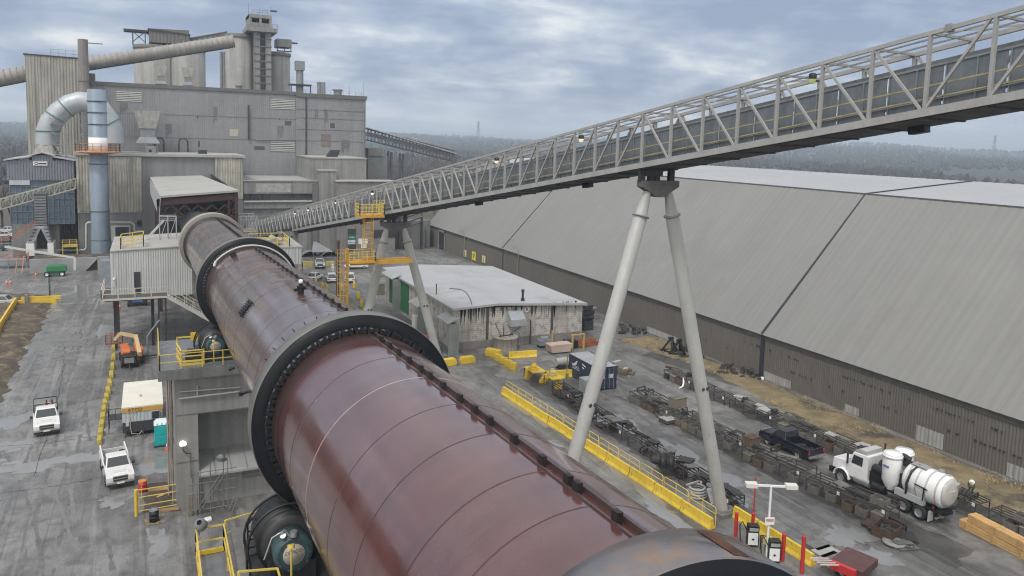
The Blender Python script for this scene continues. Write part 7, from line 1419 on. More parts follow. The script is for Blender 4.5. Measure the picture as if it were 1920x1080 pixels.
CW = {'crate': ['grey', 'brown', 'tan', 'rusty'], 'box': ['grey', 'brown', 'tan', 'rusty']}; SW = ['black', 'rust brown', 'dull grey', 'pale grey']
POS = ['far end', 'far half', 'middle part', 'near half', 'near end']
used_lab = {}
def lab(kind, mi, tail):
    s = '%s %s %s' % ((CW.get(kind) or SW)[mi], KW[kind], tail)
    if s in used_lab: used_lab[s] += 1; s = '%s %s %s, %s one' % ((CW.get(kind) or SW)[mi], KW[kind], tail, ['', 'another', 'a third', 'a fourth', 'a fifth', 'a sixth'][used_lab[s]]) if False else s
    else: used_lab[s] = 1
    return s
NWORD = ['first', 'second', 'third', 'fourth', 'fifth', 'sixth', 'seventh', 'eighth']
def rack_row(row, racks, seed, fill):
    rr = random.Random(seed)
    for i, (a, b_, W, h) in enumerate(racks):
        a, b_ = V((*a, 0)), V((*b_, 0)); L_ = (a-b_).length; rk = make_rack(L_, W, h); mid = (a+b_)/2; rk.location = mid; d = a-b_; rz = math.atan2(-d.x, d.y); rk.rotation_euler = (0, 0, rz)
        rk['label'] = 'dark steel bar top rack, %s from far end of the %s rack row' % (NWORD[i], row); rk['group'] = 'steel racks of the %s row' % row
        M = Matrix.Rotation(rz, 3, 'Z'); cnt = {}
        def put(kd, mi, x, f, z, where, s, turn):
            cnt[(kd, where)] = cnt.get((kd, where), 0)+1; o = '%s %s %s %s %s row rack, %s from far end' % ((CW.get(kd) or SW)[mi], KW[kd], where, NWORD[i], row, NWORD[min(7, cnt[(kd, where)]-1)])
            q = rr.uniform(.9, 1.1); item(kd, mid+M @ V((x*W, L_*(.5-f), z)), tuple(c_*q for c_ in s), rz+turn, o, mi)
        n = max(2, int(L_/1.05))
        for k in range(n):          # bins standing in line under the rack
            if row == 'right' and rr.random() < .35: continue
            if rr.random() < .84: put(*rr.choice([('crate', 0), ('crate', 0), ('crate', 0), ('crate', 2), ('box', 0), ('crate', 1), ('machine_casting', 0)] if row != 'left' else [('steel_plates', 0), ('steel_plates', 1), ('steel_bracket', 0), ('conveyor_rollers', 1), ('machine_casting', 0), ('crate', 3)]), -.40 if row != 'left' else rr.uniform(-.4, .3), (k+.5)/n, .02, 'under', (.8, .85, .62), rr.uniform(-.06, .06))
        n = max(2, int(L_/(.85 if row != 'middle' else 1.25)))
        for k in range(n):
            if rr.random() < .2: continue
            kd, mi = rr.choice([('pipe_bundle', 0), ('steel_plates', 0), ('conveyor_rollers', 0), ('steel_bracket', 0), ('machine_casting', 0), ('crate', 0), ('steel_plates', 2), ('steel_plates', 3), ('pipe_bundle', 2), ('pipe_bundle', 1)] if row != 'left' else [('steel_plates', 0), ('steel_plates', 0), ('steel_bracket', 0), ('machine_casting', 1), ('conveyor_rollers', 0), ('steel_plates', 2), ('pipe_bundle', 0)])
            put(kd, mi, rr.uniform(-.25, .25), (k+.5)/n, h+.05 if True else 0, 'on', {'crate': (.8, 1.0, .4), 'box': (.7, .9, .5), 'steel_plates': (1.0, 1.2, .3), 'conveyor_rollers': (1.1, 1, .3), 'pipe_bundle': (.4, 2.2, .3), 'steel_bracket': (.9, .8, .5), 'machine_casting': (.8, .6, .5)}[kd], rr.choice((0, .1, -.15, .4)))
rack_row('middle', [((47.0, 65.6), (47.1, 59.0), 2.4, 1.0), ((47.3, 58.4), (47.4, 52.6), 2.2, .95), ((47.6, 51.9), (47.8, 49.8), 1.6, 1.1), ((47.5, 49.3), (48.3, 43.4), 2.2, 1.1), ((47.9, 42.6), (48.4, 39.6), 1.9, 1.0), ((48.2, 39.4), (48.9, 36.0), 2.1, 1.15)], 31, 1.5)
rack_row('left', [((39.9, 70.6), (39.9, 66.8), 1.5, 1.0), ((39.6, 66.2), (39.5, 61.5), 1.5, .95), ((39.4, 60.7), (39.4, 56.2), 1.6, 1.0), ((39.4, 55.3), (39.4, 50.4), 1.5, .95), ((39.5, 49.8), (39.5, 45.0), 1.5, 1.0), ((39.7, 44.2), (39.7, 42.2), 1.5, .7)], 32, 1.8)
rack_row('right', [((55.0, 71.0), (55.1, 66.2), 1.4, .9), ((55.0, 65.5), (55.0, 60.4), 1.5, .95), ((55.1, 59.8), (55.4, 54.0), 1.6, 1.0), ((55.6, 53.4), (55.9, 48.9), 1.6, 1.0), ((56.3, 48.5), (56.3, 43.6), 1.7, 1.05), ((56.6, 38.2), (56.5, 34.2), 1.6, .95), ((56.6, 33.4), (56.8, 29.0), 1.6, .9)], 33, 1.25)
R = thing('yellow_rack', 'yellow topped parts rack at the far end of the barrier row', 'rack', (40, 74, 0))
m = MB(); M_ = Matrix.Rotation(0, 3, 'Z'); m.box(38.9, 40.6, 74.6, 77.2, 1.0, 1.08); m.box(39.6, 41.2, 71.4, 73.6, 1.1, 1.18); m.build('table_tops', YEL, R)
for x, y in ((39, 74.7), (40.5, 74.7), (39, 77.1), (40.5, 77.1), (39.7, 71.5), (41.1, 71.5), (39.7, 73.5), (41.1, 73.5)): m = MB(); m.bar((x, y, 0), (x, y, 1.1), .08); m.build('leg', RUST, R)
for k, (x, y, z, lb) in enumerate(((39.4, 75.6, 1.08, 'small yellow machine part on the farther yellow table top'), (40.2, 72.6, 1.18, 'yellow and cream parts heap on the nearer yellow table top'), (40.0, 74.2, 0, 'yellow machine guard standing on the ground under the yellow rack'), (40.6, 71.9, 0, 'yellow hub casting on the ground below the nearer yellow table'))):
    m = MB(); m.obox((x, y, z), (.9, .8, .3), k*.4); m.cyl((x-.3, y, z+.4), (x+.3, y, z+.4), .25, n=12); m.obox((x+.2, y+.3, z), (.3, .4, .7), .5); tag(m.build('machine_part', [YEL, mat('cream_yellow', (.62, .50, .18), .6, var=.15), YEL, YEL][k], None, (x, y, z)), lb, 'machine part')
# special pieces
def pos(x, y, z): p = gr(x, y, z); return V((p.x, p.y, z))
p = pos(1270, 762, 1.05); item('box', p, (1.5, 1.1, .95), .1, 'large orange brown wooden box on the middle row, farther part', 2); 
p = pos(1408, 834, 1.15); item('box', p, (1.2, .95, .75), .1, 'brown box with stacked lids and two white tags on the middle row', 1)
m = MB(); [m.box(p.x-.62+dx_, p.x-.6+dx_, p.y-.3+.0, p.y-.05, p.z+.1, p.z+.45) for dx_ in (0,)]; 
p = G(1252, 792); t = thing('pallet', 'timber pallet carrying a pale sheet on the ground left of the middle row', 'pallet', tuple(p)); m = MB()
for k in range(3): m.obox(p+V(((k-1)*.55, 0, 0)), (.1, 1.2, .12), .1)
for k in range(5): m.obox(p+V((0, (k-2)*.27, .12)), (1.3, .12, .03), .1)
for k in range(2): m.obox(p+V((0, 0, .15+k*.13)), (1.3, 1.2, .1), .1)
m.build('slats', CRM[1], t); m = MB(); m.obox(p+Z3*.42, (1.35, 1.3, .04), .1); m.build('cover_sheet', SCR[3], t)
p = pos(1249, 868, .95); t = thing('gear_cover', 'black domed split gear cover on the left rack row', 'machine part', tuple(p)); m = MB()
m.lathe([(.15, -.55), (.72, -.55), (.78, -.45), (.78, -.08), (.70, -.06), (.70, .06), (.78, .08), (.78, .45), (.72, .55), (.15, .55)], p, Matrix.Rotation(-.5, 3, 'Z') @ V((1, 0, 0)), 20, True, (0, 0, 1), -pi/2, pi/2); m.obox(p+V((0, 0, -.05)), (1.5, 1.8, .1), -.5); m.build('casing', BLACK, t)
m = MB(); q = Matrix.Rotation(-.5, 3, 'Z') @ V((1, 0, 0)); m.cyl(p+q*-1.2+Z3*.25, p+q*-.4+Z3*.25, .3, .45, n=14); m.build('nozzle', SCR[0], t)
for x, y, rz, lb in ((1257, 662, .2, 'left black three legged steel stand by the shed wall'), (1272, 666, .7, 'right black three legged steel stand by the shed wall')):
    c = G(x, y); m = MB(); ap = c+Z3*2.0; ft = [c+V((cos(rz+k*2.1)*1.3, sin(rz+k*2.1)*1.3, 0)) for k in range(3)]
    for f_ in ft: m.bar(f_, ap, .24, .24)
    for k in range(3): m.bar(ft[k]+Z3*.35, ft[(k+1) % 3]+Z3*.35, .14)
    m.bar(ap-X3*.3, ap+X3*.3, .4, .3); tag(m.build('steel_stand', BLACK, None, tuple(c)), lb, 'stand')
c = G(1335, 945); m = MB(); m.add([c+V(p_) for p_ in ((-.5, -.5, .1), (.3, -.7, .1), (.8, .5, .75), (0, .7, .75), (-.5, -.5, .3), (.3, -.7, .3), (.8, .5, .95), (0, .7, .95))], [(3, 2, 1, 0), (4, 5, 6, 7), (0, 1, 5, 4), (1, 2, 6, 5), (2, 3, 7, 6), (3, 0, 4, 7)]); m.cyl(c+V((.3, .2, .75)), c+V((.3, .2, .9)), .16, n=10); tag(m.build('bearing_plate', SCR[3], None, tuple(c)), 'pale tilted plate with a round hole beside the nearer gallery leg', 'machine part')
c = G(1306, 930); m = MB()
for k in range(4): m.tube([c+V((cos(a*pi/6)*(.75-k*.05), sin(a*pi/6)*(.75-k*.05), .12+k*.2)) for a in range(13)], .1, 6)
m.bar(c+V((-.8, .3, .9)), c+V((.7, .5, .9)), .12); tag(m.build('hose_coil', SCR[3], None, tuple(c)), 'coiled pale hose at the near end of the left rack row', 'hose')
# rusty box and flat scrap in the foreground right
c = G(1662, 1003); item('crate', c, (1.7, 1.4, .75), .3, 'rust brown open crate of scrap on the ground beyond the middle row', 3)
for k, (x, y, lb, kd, mi) in enumerate(((1700, 1008, 'black flat steel plates right of the rusty crate', 'steel_plates', 0), (1668, 985, 'rust brown steel plates behind the rusty crate', 'steel_plates', 1), (1690, 1022, 'dull grey steel plates nearest the camera by the rusty crate', 'steel_plates', 2), (1640, 990, 'long thin rust brown plates left of the rusty crate', 'steel_plates', 1), (1682, 990, 'black bracket behind the rusty crate', 'steel_bracket', 0), (1705, 1020, 'pipe bundle lying right of the flat plates', 'pipe_bundle', 0))):
    item(kd, G(x, y), (1.7, 1.5, .6), .5+k, lb, mi)
c = G(1676, 1020); m = MB(); m.lathe([(.16, .12), (.16, .2), (.75, .2), (.75, .12)], c, Z3, 22); tag(m.build('steel_disc', SCR[3], None, tuple(c)), 'pale round steel disc with a hole lying near the rusty crate', 'machine part')
for k in range(4):
    c = G(1528+k*10, 1030+k*13); m = MB(); rr = random.Random(k)
    for j in range(3): m.obox(c+V((.5+rr.uniform(-.1, .1), 0, j*.1)), (1.7, 1.05, .08), .05+rr.uniform(-.05, .05))
    tag(m.build('steel_sheets', SCR[2] if k != 1 else SCR[3], None, tuple(c)), '%s stack of flat steel sheets behind the fuel pump barriers' % ['farthest', 'second', 'third', 'nearest'][k], 'sheets', 'steel sheet stacks behind the fuel pump barriers')
# lumber crates
for k, (x, y, z, L_, lb) in enumerate(((1866, 1018, 0, 5.0, 'lower long lumber crate of new yellow wood at the right edge'), (1872, 1004, .62, 4.2, 'upper long lumber crate stacked on the other new wood crate'))):
    c = pos(x, y, z); a = -.1 if k else -.06; t = thing('lumber_crate', lb, 'crate', tuple(c)); m = MB(); M = Matrix.Rotation(a, 3, 'Z')
    for i in range(3): m.obox(c+M @ V((0, 0, .04+i*.19)), (.78, L_, .17), a)
    for i in range(4): m.obox(c+M @ V(((i-1.5)*.2, 0, .56)), (.17, L_, .05), a)
    m.build('boards', WOODN, t); m = MB()
    for i in (-.4, 0, .4): m.obox(c+M @ V((0, i*L_, .0)), (.84, .14, .63), a)
    m.build('battens', mat('lumber_batten', (.50, .30, .12), .8, var=.2), t)
# ---- fuel point
for x, y, h, lb in ((1379, 1005, 1.7, 'red fuel point bollard nearest the gallery leg'), (1411, 992, 1.2, 'red bollard carrying a tall thin red mast at the fuel point'), (1467, 1052, 1.9, 'red bollard right of the second fuel pump'), (1503, 1075, 2.5, 'tallest red bollard at the right end of the fuel point')):
    c = G(x, y); m = MB(); m.cyl(c, c+Z3*h, .13, n=12)
    m.lathe([(.13, h), (.02, h+.06)], c, Z3, 12)
    if 'mast' in lb: m.cyl(c, c+Z3*3.9, .05, n=8)
    tag(m.build('bollard', RED, None, tuple(c)), lb, 'bollard')
def pump(x, y, lb, rz):
    c = G(x, y); t = thing('fuel_pump', lb, 'fuel pump', tuple(c)); M = Matrix.Rotation(rz, 3, 'Z'); m = MB(); m.obox(c, (.75, .5, 1.5), rz); m.build('cabinet', BLACK, t, bevel=.03)
    m = MB(); m.obox(c+M @ V((-.03, -.262, .15)), (.66, .03, .85), rz); o = m.build('front_panel', WHITE, t); m = MB(); m.lathe([(.1, 0), (.001, .001)], c+M @ V((-.03, -.285, .55)), M @ V((0, -1, 0)), 4); m.build('hazard_diamond', STEEL_D, o)
    m = MB(); m.obox(c+M @ V((0, -.262, 1.12)), (.6, .03, .22), rz); m.build('display', mat('pump_display', (.35, .37, .36), .3), t)
    m = MB(); m.tube([c+M @ V(q) for q in ((-.42, 0, 1.1), (-.75, -.1, 1.7), (-.95, -.2, 1.5), (-.9, -.3, .5), (-.6, -.3, .15))], .04, 6); m.build('hose', BLACK, t)
pump(1410, 1022, 'black and white fuel pump with hanging hose, left of the pair', -.5); pump(1450, 1052, 'black and white fuel pump, right of the pair', -.5)
c = G(1437, 1048); zt = 5.05; t = thing('floodlight_pole', 'white pole with two box floodlights at the fuel point', 'lamp', tuple(c)); m = MB(); m.cyl(c, c+Z3*zt, .08, n=10); m.bar(c+V((-.95, .5, zt)), c+V((.95, -.5, zt)), .12); m.build('pole', WHITE, t)
for s in (-1, 1): m = MB(); m.obox(c+V((s*1.15, -s*.6, zt-.1)), (.75, .5, .26), -.48); m.build('lamp_head', mat('lamp_box', (.66, .65, .60), .4, var=.05), t)
m = MB(); m.obox(c+V((-.05, -.12, 2.45)), (.62, .03, .5), -.4); o = m.build('sign', WHITE, t); m = MB(); m.obox(c+V((-.055, -.14, 2.68)), (.5, .03, .18), -.4); m.build('sign_band', mat('pink_band', (.6, .3, .35), .5), o)
m = MB(); q = c+V((.25, .3, 0)); m.cyl(q, q+Z3*1.1, .07, n=8); m.obox(q+Z3*.9, (.5, .3, .35), .4); m.cyl(q+V((.3, 0, .8)), q+V((.3, 0, 1.3)), .14, n=10); tag(m.build('valve_post', mat('valve_yellow', (.55, .45, .12), .6, var=.2), None, tuple(q)), 'yellow valve post with fittings between the two fuel pumps', 'valve')
m = MB(); q = G(1425, 1030); [m.bar(q+V((i*.25, -i*.2, 0)), q+V((i*.25, -i*.2, 1.0)), .05) for i in range(3)]; m.bar(q+Z3, q+V((.5, -.4, 1)), .05); m.bar(q+Z3*.55, q+V((.5, -.4, .55)), .05); tag(m.build('hose_rack', BLACK, None, tuple(q)), 'black hose rack between the fuel pumps', 'rack')
c = G(1600, 1076); t = thing('red_trailer', 'dark red flat box with bright red end at the bottom right edge', 'trailer', tuple(c)); m = MB(); m.obox(c+Z3*.5, (2.4, 2.0, .5), .3); m.build('deck', mat('dull_red', (.10, .045, .042), .6, var=.2), t); m = MB(); m.obox(c+V((-1.35, -.3, .55)), (.3, 1.6, .5), .3); m.build('end_board', RED, t); m = MB()
for k in range(4): m.bar(c+V((-1.6, -.2+k*.28, 1.05)), c+V((-2.6, .4+k*.28, 1.0)), .07)
m.build('pale_bars', mat('pale_pink_bar', (.6, .5, .47), .5), t)
for s in (-1, 1): wheel(t, c.x+s*1.0, c.y, .3, .2, s)
# ---- yellow gate fence by the pier, drums, timber, cone
R = thing('yellow_fence', 'yellow barrier fence with a thick left post beside the pier', 'fence', tuple(G(255, 968))); a, b_ = G(256, 968), G(331, 955); h = 1.95
m = MB(); m.cyl(a, a+Z3*h, .12, n=12); m.build('post', YEL, R); m = MB()
for z in (.35, .75, 1.35, 1.9): m.bar(a+Z3*z, b_+Z3*z, .05)
m.bar(a+V((.3, 2.6, .02))+Z3*0, a+V((.3, 2.6, 1.0)), .06); m.build('rails', YEL_R, R)
def drum(label, p, mt, lid=None, r=.3, h=.9):
    t = thing('drum', label, 'drum', tuple(p)); m = MB(); m.lathe([(.01, 0), (r, 0), (r, h*.32), (r+.02, h*.34), (r, h*.36), (r, h*.65), (r+.02, h*.67), (r, h*.69), (r, h), (.01, h-.02)], p, Z3, 20); m.build('body', mt, t)
    m = MB(); m.lathe([(r-.03, h+.005), (r+.02, h+.01), (r+.02, h-.04)], p, Z3, 20); m.lathe([(.01, h-.005), (r-.04, h-.005)], p, Z3, 20); m.build('lid', lid or mt, t)
drum('red drum with orange rim behind the yellow fence', G(268, 922), RED, mat('orange_lid', (.6, .28, .05), .5)); q = G(289, 978); m = MB(); 
for k in range(4): m.obox(q+V(((k-1.5)*.3, 0, 0)), (.24, 1.1, .06), .2)
tag(m.build('plank_mat', WOOD, None, tuple(q)), 'timber base board under the black drum', 'board'); drum('black drum with grey lid on a board in front of the yellow fence', q+Z3*.065, BLACK, STEEL_G, .3, .85)
for k, (x, y, L_, rz, lb, n) in enumerate(((297, 920, 1.5, 1.3, 'pile of sawn planks behind the yellow fence near the red drum', 6), (314, 926, 1.4, 1.9, 'pale log like timber right of the plank pile', 2), (312, 958, 1.6, 1.45, 'low stack of boards at the foot of the yellow fence by the pier', 4))):
    c = G(x, y); m = MB(); rr = random.Random(k)
    for j in range(n): m.obox(c+V((rr.uniform(-.1, .1), (j % 3-1)*.17, .02+(j//3)*.1)), (.16, L_, .09), rz+rr.uniform(-.12, .12))
    tag(m.build('timber_pile', WOODN if k == 1 else mat('planks', (.36, .23, .12), .8, var=.25, scale=2), None, tuple(c)), lb, 'timber')
mound('debris_soil', pl((262, 905), (330, 900), (332, 958), (262, 966)), mat('debris_soil', (.075, .058, .045), .9, var=.4, scale=1.5, bump=.08, spots=(.16, .12, .08), spot_scale=2.5), .08, .35, .5)
def cone(label, p, h=.75, n=1):
    t = thing('traffic_cone', label, 'cone', tuple(p)); m = MB(); m.obox(p, (.42, .42, .05)); m.lathe([(.17, .05), (.035, h)], p, Z3, 14); m.build('body', mat('cone_orange', (.70, .13, .04), .5, var=.08), t)
    m = MB(); m.lathe([(.17-.135*.45+.004, .05+(h-.05)*.45), (.17-.135*.65+.004, .05+(h-.05)*.65)], p, Z3, 14); m.build('white_band', WHITE, t)
cone('orange traffic cone at the foot of the pier beside the turquoise toilet', G(314, 843)); cone('orange cone on the wet road left of the green lift', G(67, 519), 1.0); cone('tall red striped cone under the walkway of the drive house', G(225, 582), 1.3); cone('left small red cone on the dirt at the left edge', G(13, 534), 1.0); cone('right small red cone on the dirt at the left edge', G(20, 534), 1.1)
p = G(213, 577); m = MB(); m.cyl(p, p+Z3*1.2, .12, n=8); m.obox(p+Z3*1.0, (.5, .3, .5), .4); tag(m.build('hydrant', mat('dull_red2', (.28, .04, .03), .6, var=.2), None, tuple(p)), 'red standpipe hydrant under the left end of the walkway', 'hydrant')
p = G(258, 572); R = thing('parked_machine', 'small dark machine with a blue panel parked under the drive house', 'machine', tuple(p)); m = MB(); m.obox(p+Z3*.35, (2.6, 2.2, 1.3)); m.build('body', STEEL_D, R, bevel=.1); m = MB(); m.obox(p+V((0, -1.12, .7)), (1.5, .05, .6)); m.build('blue_panel', mat('blue_panel_bright', (.05, .16, .42), .4), R)
for s in (-1, 1): wheel(R, p.x+s*1.25, p.y-.7, .4, .3, s)
p = G(277, 670); t = thing('pipe_stand', 'bent grey vent pipe and steel lying beside the orange lift', 'pipe', tuple(p)); m = MB(); m.tube([p, p+Z3*2.6, p+V((.6, .2, 3.4)), p+V((1.4, .4, 4.4))], .09, 8); m.build('pipe', STEEL_G, t); m = MB()
for k in range(6): m.bar(p+V((-.5+k*.3, -.6, .3)), p+V((1.2+k*.2, -.2+k*.1, .35)), .08)
m.build('steel_bars', STEEL_D, t)
m = MB(); p = G(300, 690); m.cyl(p, p+Z3*2.2, .06, n=8); m.bar(p+V((-.2, 0, 1.3)), p+V((.5, 0, 1.3)), .06); tag(m.build('site_post', mat('olive_post', (.25, .23, .10), .7), None, tuple(p)), 'thin olive post between the orange lift and the pier', 'post')
m = MB(); p = G(385, 977); m.obox(p, (.7, .5, .12), .4); m.obox(p+V((.2, .1, .1)), (.4, .3, .06), .1); tag(m.build('white_sack', WHITE, None, tuple(p)), 'white sack lying on the wet ground in front of the scaffold gate', 'sack')
m = MB(); p = G(293, 1021)
for k in range(4): m.obox(p+V((-.2+k*.13, .1*sin(k*2), .006)), (.2, .05, .004), k*.9)
tag(m.build('spray_mark', mat('spray_red', (.55, .04, .03), .8, var=.2), None, tuple(p)), 'small red sprayed mark on the pale ground at the lower left', 'marking')
m = MB(); p = G(93, 556); m.bar(p, p+Z3*3.2, .14); m.bar(p+X3*.1, p+V((.3, 0, 3.2)), .06); tag(m.build('sign_post', STEEL_D, None, tuple(p)), 'bare dark post behind the yellow beam barrier', 'post')
# ---- around the block workshop
c = G(957, 660)+Y3*1.6; t = thing('round_tank', 'round stained concrete tank in front of the block wall', 'tank', tuple(c)); m = MB(); m.lathe([(1.55, 0), (1.55, 1.55), (1.62, 1.6), (1.62, 1.72), (1.4, 1.72), (1.4, 1.5), (.01, 1.45)], c, Z3, 28); m.build('shell', mat('tank_stain', (.40, .36, .31), .8, var=.2, streak=.7, streak_scale=2.5, spots=(.25, .14, .08), spot_scale=.8, spot_amt=.58), t); m = MB(); m.bar(c+V((-.9, 0, 1.75)), c+V((1.2, .3, 1.75)), .15); m.bar(c+V((-.5, .4, 1.7)), c+V((-1.2, .8, 3.4)), .08); m.bar(c+V((.3, 0, 1.75)), c+V((2.4, .5, 2.6)), .06); m.build('fittings', STEEL_D, t)
c = G(1024, 653)+Y3*.8; t = thing('yard_generator', 'small dark grey generator standing against the block wall', 'generator', tuple(c)); m = MB(); m.obox(c+Z3*.3, (1.6, 1.1, .7)); m.cyl(c+V((-.5, 0, 1.1)), c+V((.5, 0, 1.1)), .35, n=12); m.build('body', STEEL_G, t); m = MB(); m.obox(c, (1.5, .9, .3)); m.build('base', BLACK, t)
c = G(1056, 664)+Y3; t = thing('pink_skip', 'pale pinkish skip box with timber frame beyond the dark blue container', 'skip', tuple(c)); m = MB(); m.prism([(c.x-1.5, .2), (c.x+1.2, .2), (c.x+1.5, 1.2), (c.x-1.8, 1.2)], c.y-.8, c.y+.8, 'y'); m.build('box', mat('pale_pink', (.46, .36, .30), .7, var=.15), t); m = MB()
for dx_ in (1.9, 3.6): m.bar(c+V((dx_, 0, 0)), c+V((dx_, 0, 2.2)), .2)
m.bar(c+V((1.7, 0, 2.1)), c+V((3.7, 0, 2.1)), .16); m.bar(c+V((-.5, 1.2, 0)), c+V((-.5, 1.2, 2.6)), .16); m.build('timber_frame', mat('yellow_timber', (.48, .33, .12), .7, var=.15), t)
c = G(1105, 650); t = thing('rusty_steel_stack', 'stack of rust orange steel sections near the corner of the block workshop', 'steel', tuple(c)); m = MB(); rr = random.Random(8)
for k in range(9): m.bar(c+V((-1.6+rr.uniform(-.3, .3), k*.25, .15+.2*(k % 3))), c+V((1.8, k*.25+rr.uniform(-.4, .4), .15+.2*(k % 3))), .18)
m.build('sections', mat('rust_orange', (.30, .11, .05), .8, var=.35, scale=1.5), t); m = MB(); m.obox(c+V((-2.6, .6, 0)), (1.6, 1.3, 1.0)); m.build('dark_bin', BLACK, t)
c = G(1100, 618); t = thing('old_machinery', 'heap of dark old machinery by the right corner of the block workshop', 'machine', tuple(c)); m = MB(); m.obox(c, (1.5, 1.2, 1.4)); m.cyl(c+V((-.9, 0, 1.9)), c+V((.9, 0, 1.9)), .5, n=12); m.obox(c+V((0, 0, 2.4)), (1.8, 1.2, .5), .2); m.obox(c+V((-.1, 0, 3.1)), (1.4, 1, .6)); m.build('body', STEEL_D, t); m = MB(); m.bar(c+V((-1, 0, 3)), c+V((1.6, .2, 3.1)), .25); m.build('boom', STEEL_G, t)
c = G(1066, 694)+V((-.3, 1, 0)); t = thing('small_tank', 'small white horizontal tank at the left end of the dark blue container', 'tank', tuple(c)); m = MB(); m.cyl(c+V((-.9, 0, .8)), c+V((.7, 0, .8)), .5, n=14); m.build('shell', SCR[3], t); m = MB(); m.obox(c, (1.4, .8, .4)); m.build('cradle', STEEL_D, t)
c = G(1062, 722); m = MB(); m.cyl(c, c+Z3*3.6, .06, n=8); m.obox(c+V((0, -.1, .9)), (.35, .08, .45)); tag(m.build('marker_post', mat('olive_post', (.25, .23, .10)), None, tuple(c)), 'thin post with small white plate left of the dark blue container', 'post')
for k, (x, y, lb) in enumerate(((1154, 697, 'stack of brown crates and junk right of the dark blue container'), (1168, 700, 'low grey pile at the end of the junk right of the container'))):
    c = G(x, y); t = thing('junk_stack', lb, 'junk', tuple(c)); m = MB(); rr = random.Random(40+k)
    for j in range(8): m.obox(c+V((rr.uniform(-1.1, 1.1), rr.uniform(-1, 1), 0)), (rr.uniform(.4, 1.1), rr.uniform(.4, .9), rr.uniform(.3, 1.2)*(1 if k == 0 else .5)), rr.uniform(0, 1))
    m.build('boxes', CRM[k], t); m = MB(); m.obox(c+V((.1, 0, 1.2-.7*k)), (1.3, .5, .1), .3); m.build('boards', SCR[3], t)
c = G(786, 616); t = thing('utility_cabinet', 'white utility cabinet beside the foot of the farther gallery leg', 'cabinet', tuple(c)); m = MB(); m.obox(c, (1.8, 1.4, 2.0)); m.build('body', WHITE, t, bevel=.04); m = MB(); m.obox(c+V((-.3, -.72, .2)), (.7, .03, 1.6)); m.obox(c+V((.45, -.72, .2)), (.7, .03, 1.6)); m.build('doors', STEEL_W, t)
c = G(800, 640); m = MB(); m.lathe([(.3, 0), (.3, .9), (.05, 1.0)], c, Z3, 14); m.obox(c+V((.5, .3, 0)), (.6, .6, 1.1)); m.lathe([(.3, 0), (.3, .9), (.05, 1.0)], c+V((1.1, .2, 0)), Z3, 14); tag(m.build('red_bins', RED, None, tuple(c)), 'cluster of red bins beside the white utility cabinet', 'bin')
c = G(715, 552); t = thing('door_pallet', 'tan wooden crate stack by the open workshop door', 'crate', tuple(c)); m = MB(); m.obox(c, (1.3, 1.1, .4)); m.obox(c+Z3*.42, (1.2, 1.0, 1.4)); m.build('box_body', CRM[2], t); m = MB(); m.obox(c+Z3*1.83, (1.3, 1.1, .08)); m.build('lid', CRM[0], t)
YBG = 'yellow guard posts in the car park'
for k, (x, y) in enumerate(((592, 534), (604, 541), (612, 545), (640, 545), (664, 540), (672, 560), (678, 575), (684, 590), (708, 545), (650, 565))):
    c = G(x, y); m = MB(); m.lathe([(.28, 0), (.28, .7), (.2, 1.15), (.05, 1.25)], c, Z3, 12); tag(m.build('guard_post', YEL, None, tuple(c)), 'yellow guard post in the car park, %s from the left' % ['first', 'second', 'third', 'fourth', 'sixth', 'seventh', 'eighth', 'ninth', 'tenth', 'fifth'][k], 'bollard', YBG)
for k, x in enumerate((572, 582, 612, 622)):
    c = G(x, 498); m = MB(); m.obox(c, (1.0, .5, .9)); tag(m.build('yellow_bin', mat('pale_yellow_bin', (.55, .44, .14), .6, var=.15), None, tuple(c)), 'pale yellow block, %s from the left in front of the control building' % ['first', 'second', 'third', 'fourth'][k], 'block', 'pale yellow blocks before the control building')
for k, (x, yy) in enumerate(((580, 480), (616, 480))):
    c = G(x, yy); t = thing('arched_shelter', '%s low grey arched shelter in front of the control building' % ['left', 'right'][k], 'shelter', tuple(c)); m = MB(); m.lathe([(2.4, -1.5), (2.4, 1.5)], c-Z3*1.2, Y3, 14, True, Z3, -1.0, 1.0); m.build('canopy', mat('grey_canopy', (.22, .22, .21), .7, var=.15), t); m = MB(); m.obox(c+Y3*1.4, (3.6, .1, 1.0)); m.build('back_panel', STEEL_D, t)
a, c = at(585, 473, 172), at(608, 462, 172); m = MB(); m.add([(a.x, 172, a.z), (c.x+2, 172, a.z), (c.x-1, 176, c.z+.6), (a.x+1, 176, c.z+.6)], [(0, 1, 2, 3)]); m.bar((a.x+.3, 172.2, 0), (a.x+.3, 172.2, a.z), .12); m.bar((c.x+1.7, 172.2, 0), (c.x+1.7, 172.2, a.z), .12); m.add([(a.x, 172, a.z-.15), (c.x+2, 172, a.z-.15), (c.x-1, 176, c.z+.45), (a.x+1, 176, c.z+.45)], [(3, 2, 1, 0)]); tag(m.build('door_canopy', STEEL_G, None, (a.x, 172, 0)), 'pale sloping door canopy at the foot of the stair tower', 'canopy')
# white tape / sheet on the right row, buckets
c = G(1280, 724); m = MB(); m.tube([c+Z3*1.0, c+V((-.1, -.3, .5)), c+V((-.4, -.5, .15)), c+V((-1.0, -.6, .03))], [.05, .14, .12, .05], 6); tag(m.build('white_wrap', WHITE, None, tuple(c)), 'white plastic wrap hanging off the farthest right rack', 'plastic')
c = G(1429, 714); m = MB(); m.lathe([(.15, 0), (.2, .45), (.01, .44)], c, Z3, 12); tag(m.build('bucket', WHITE, None, tuple(c)), 'white bucket at the foot of the black shed joint', 'bucket')
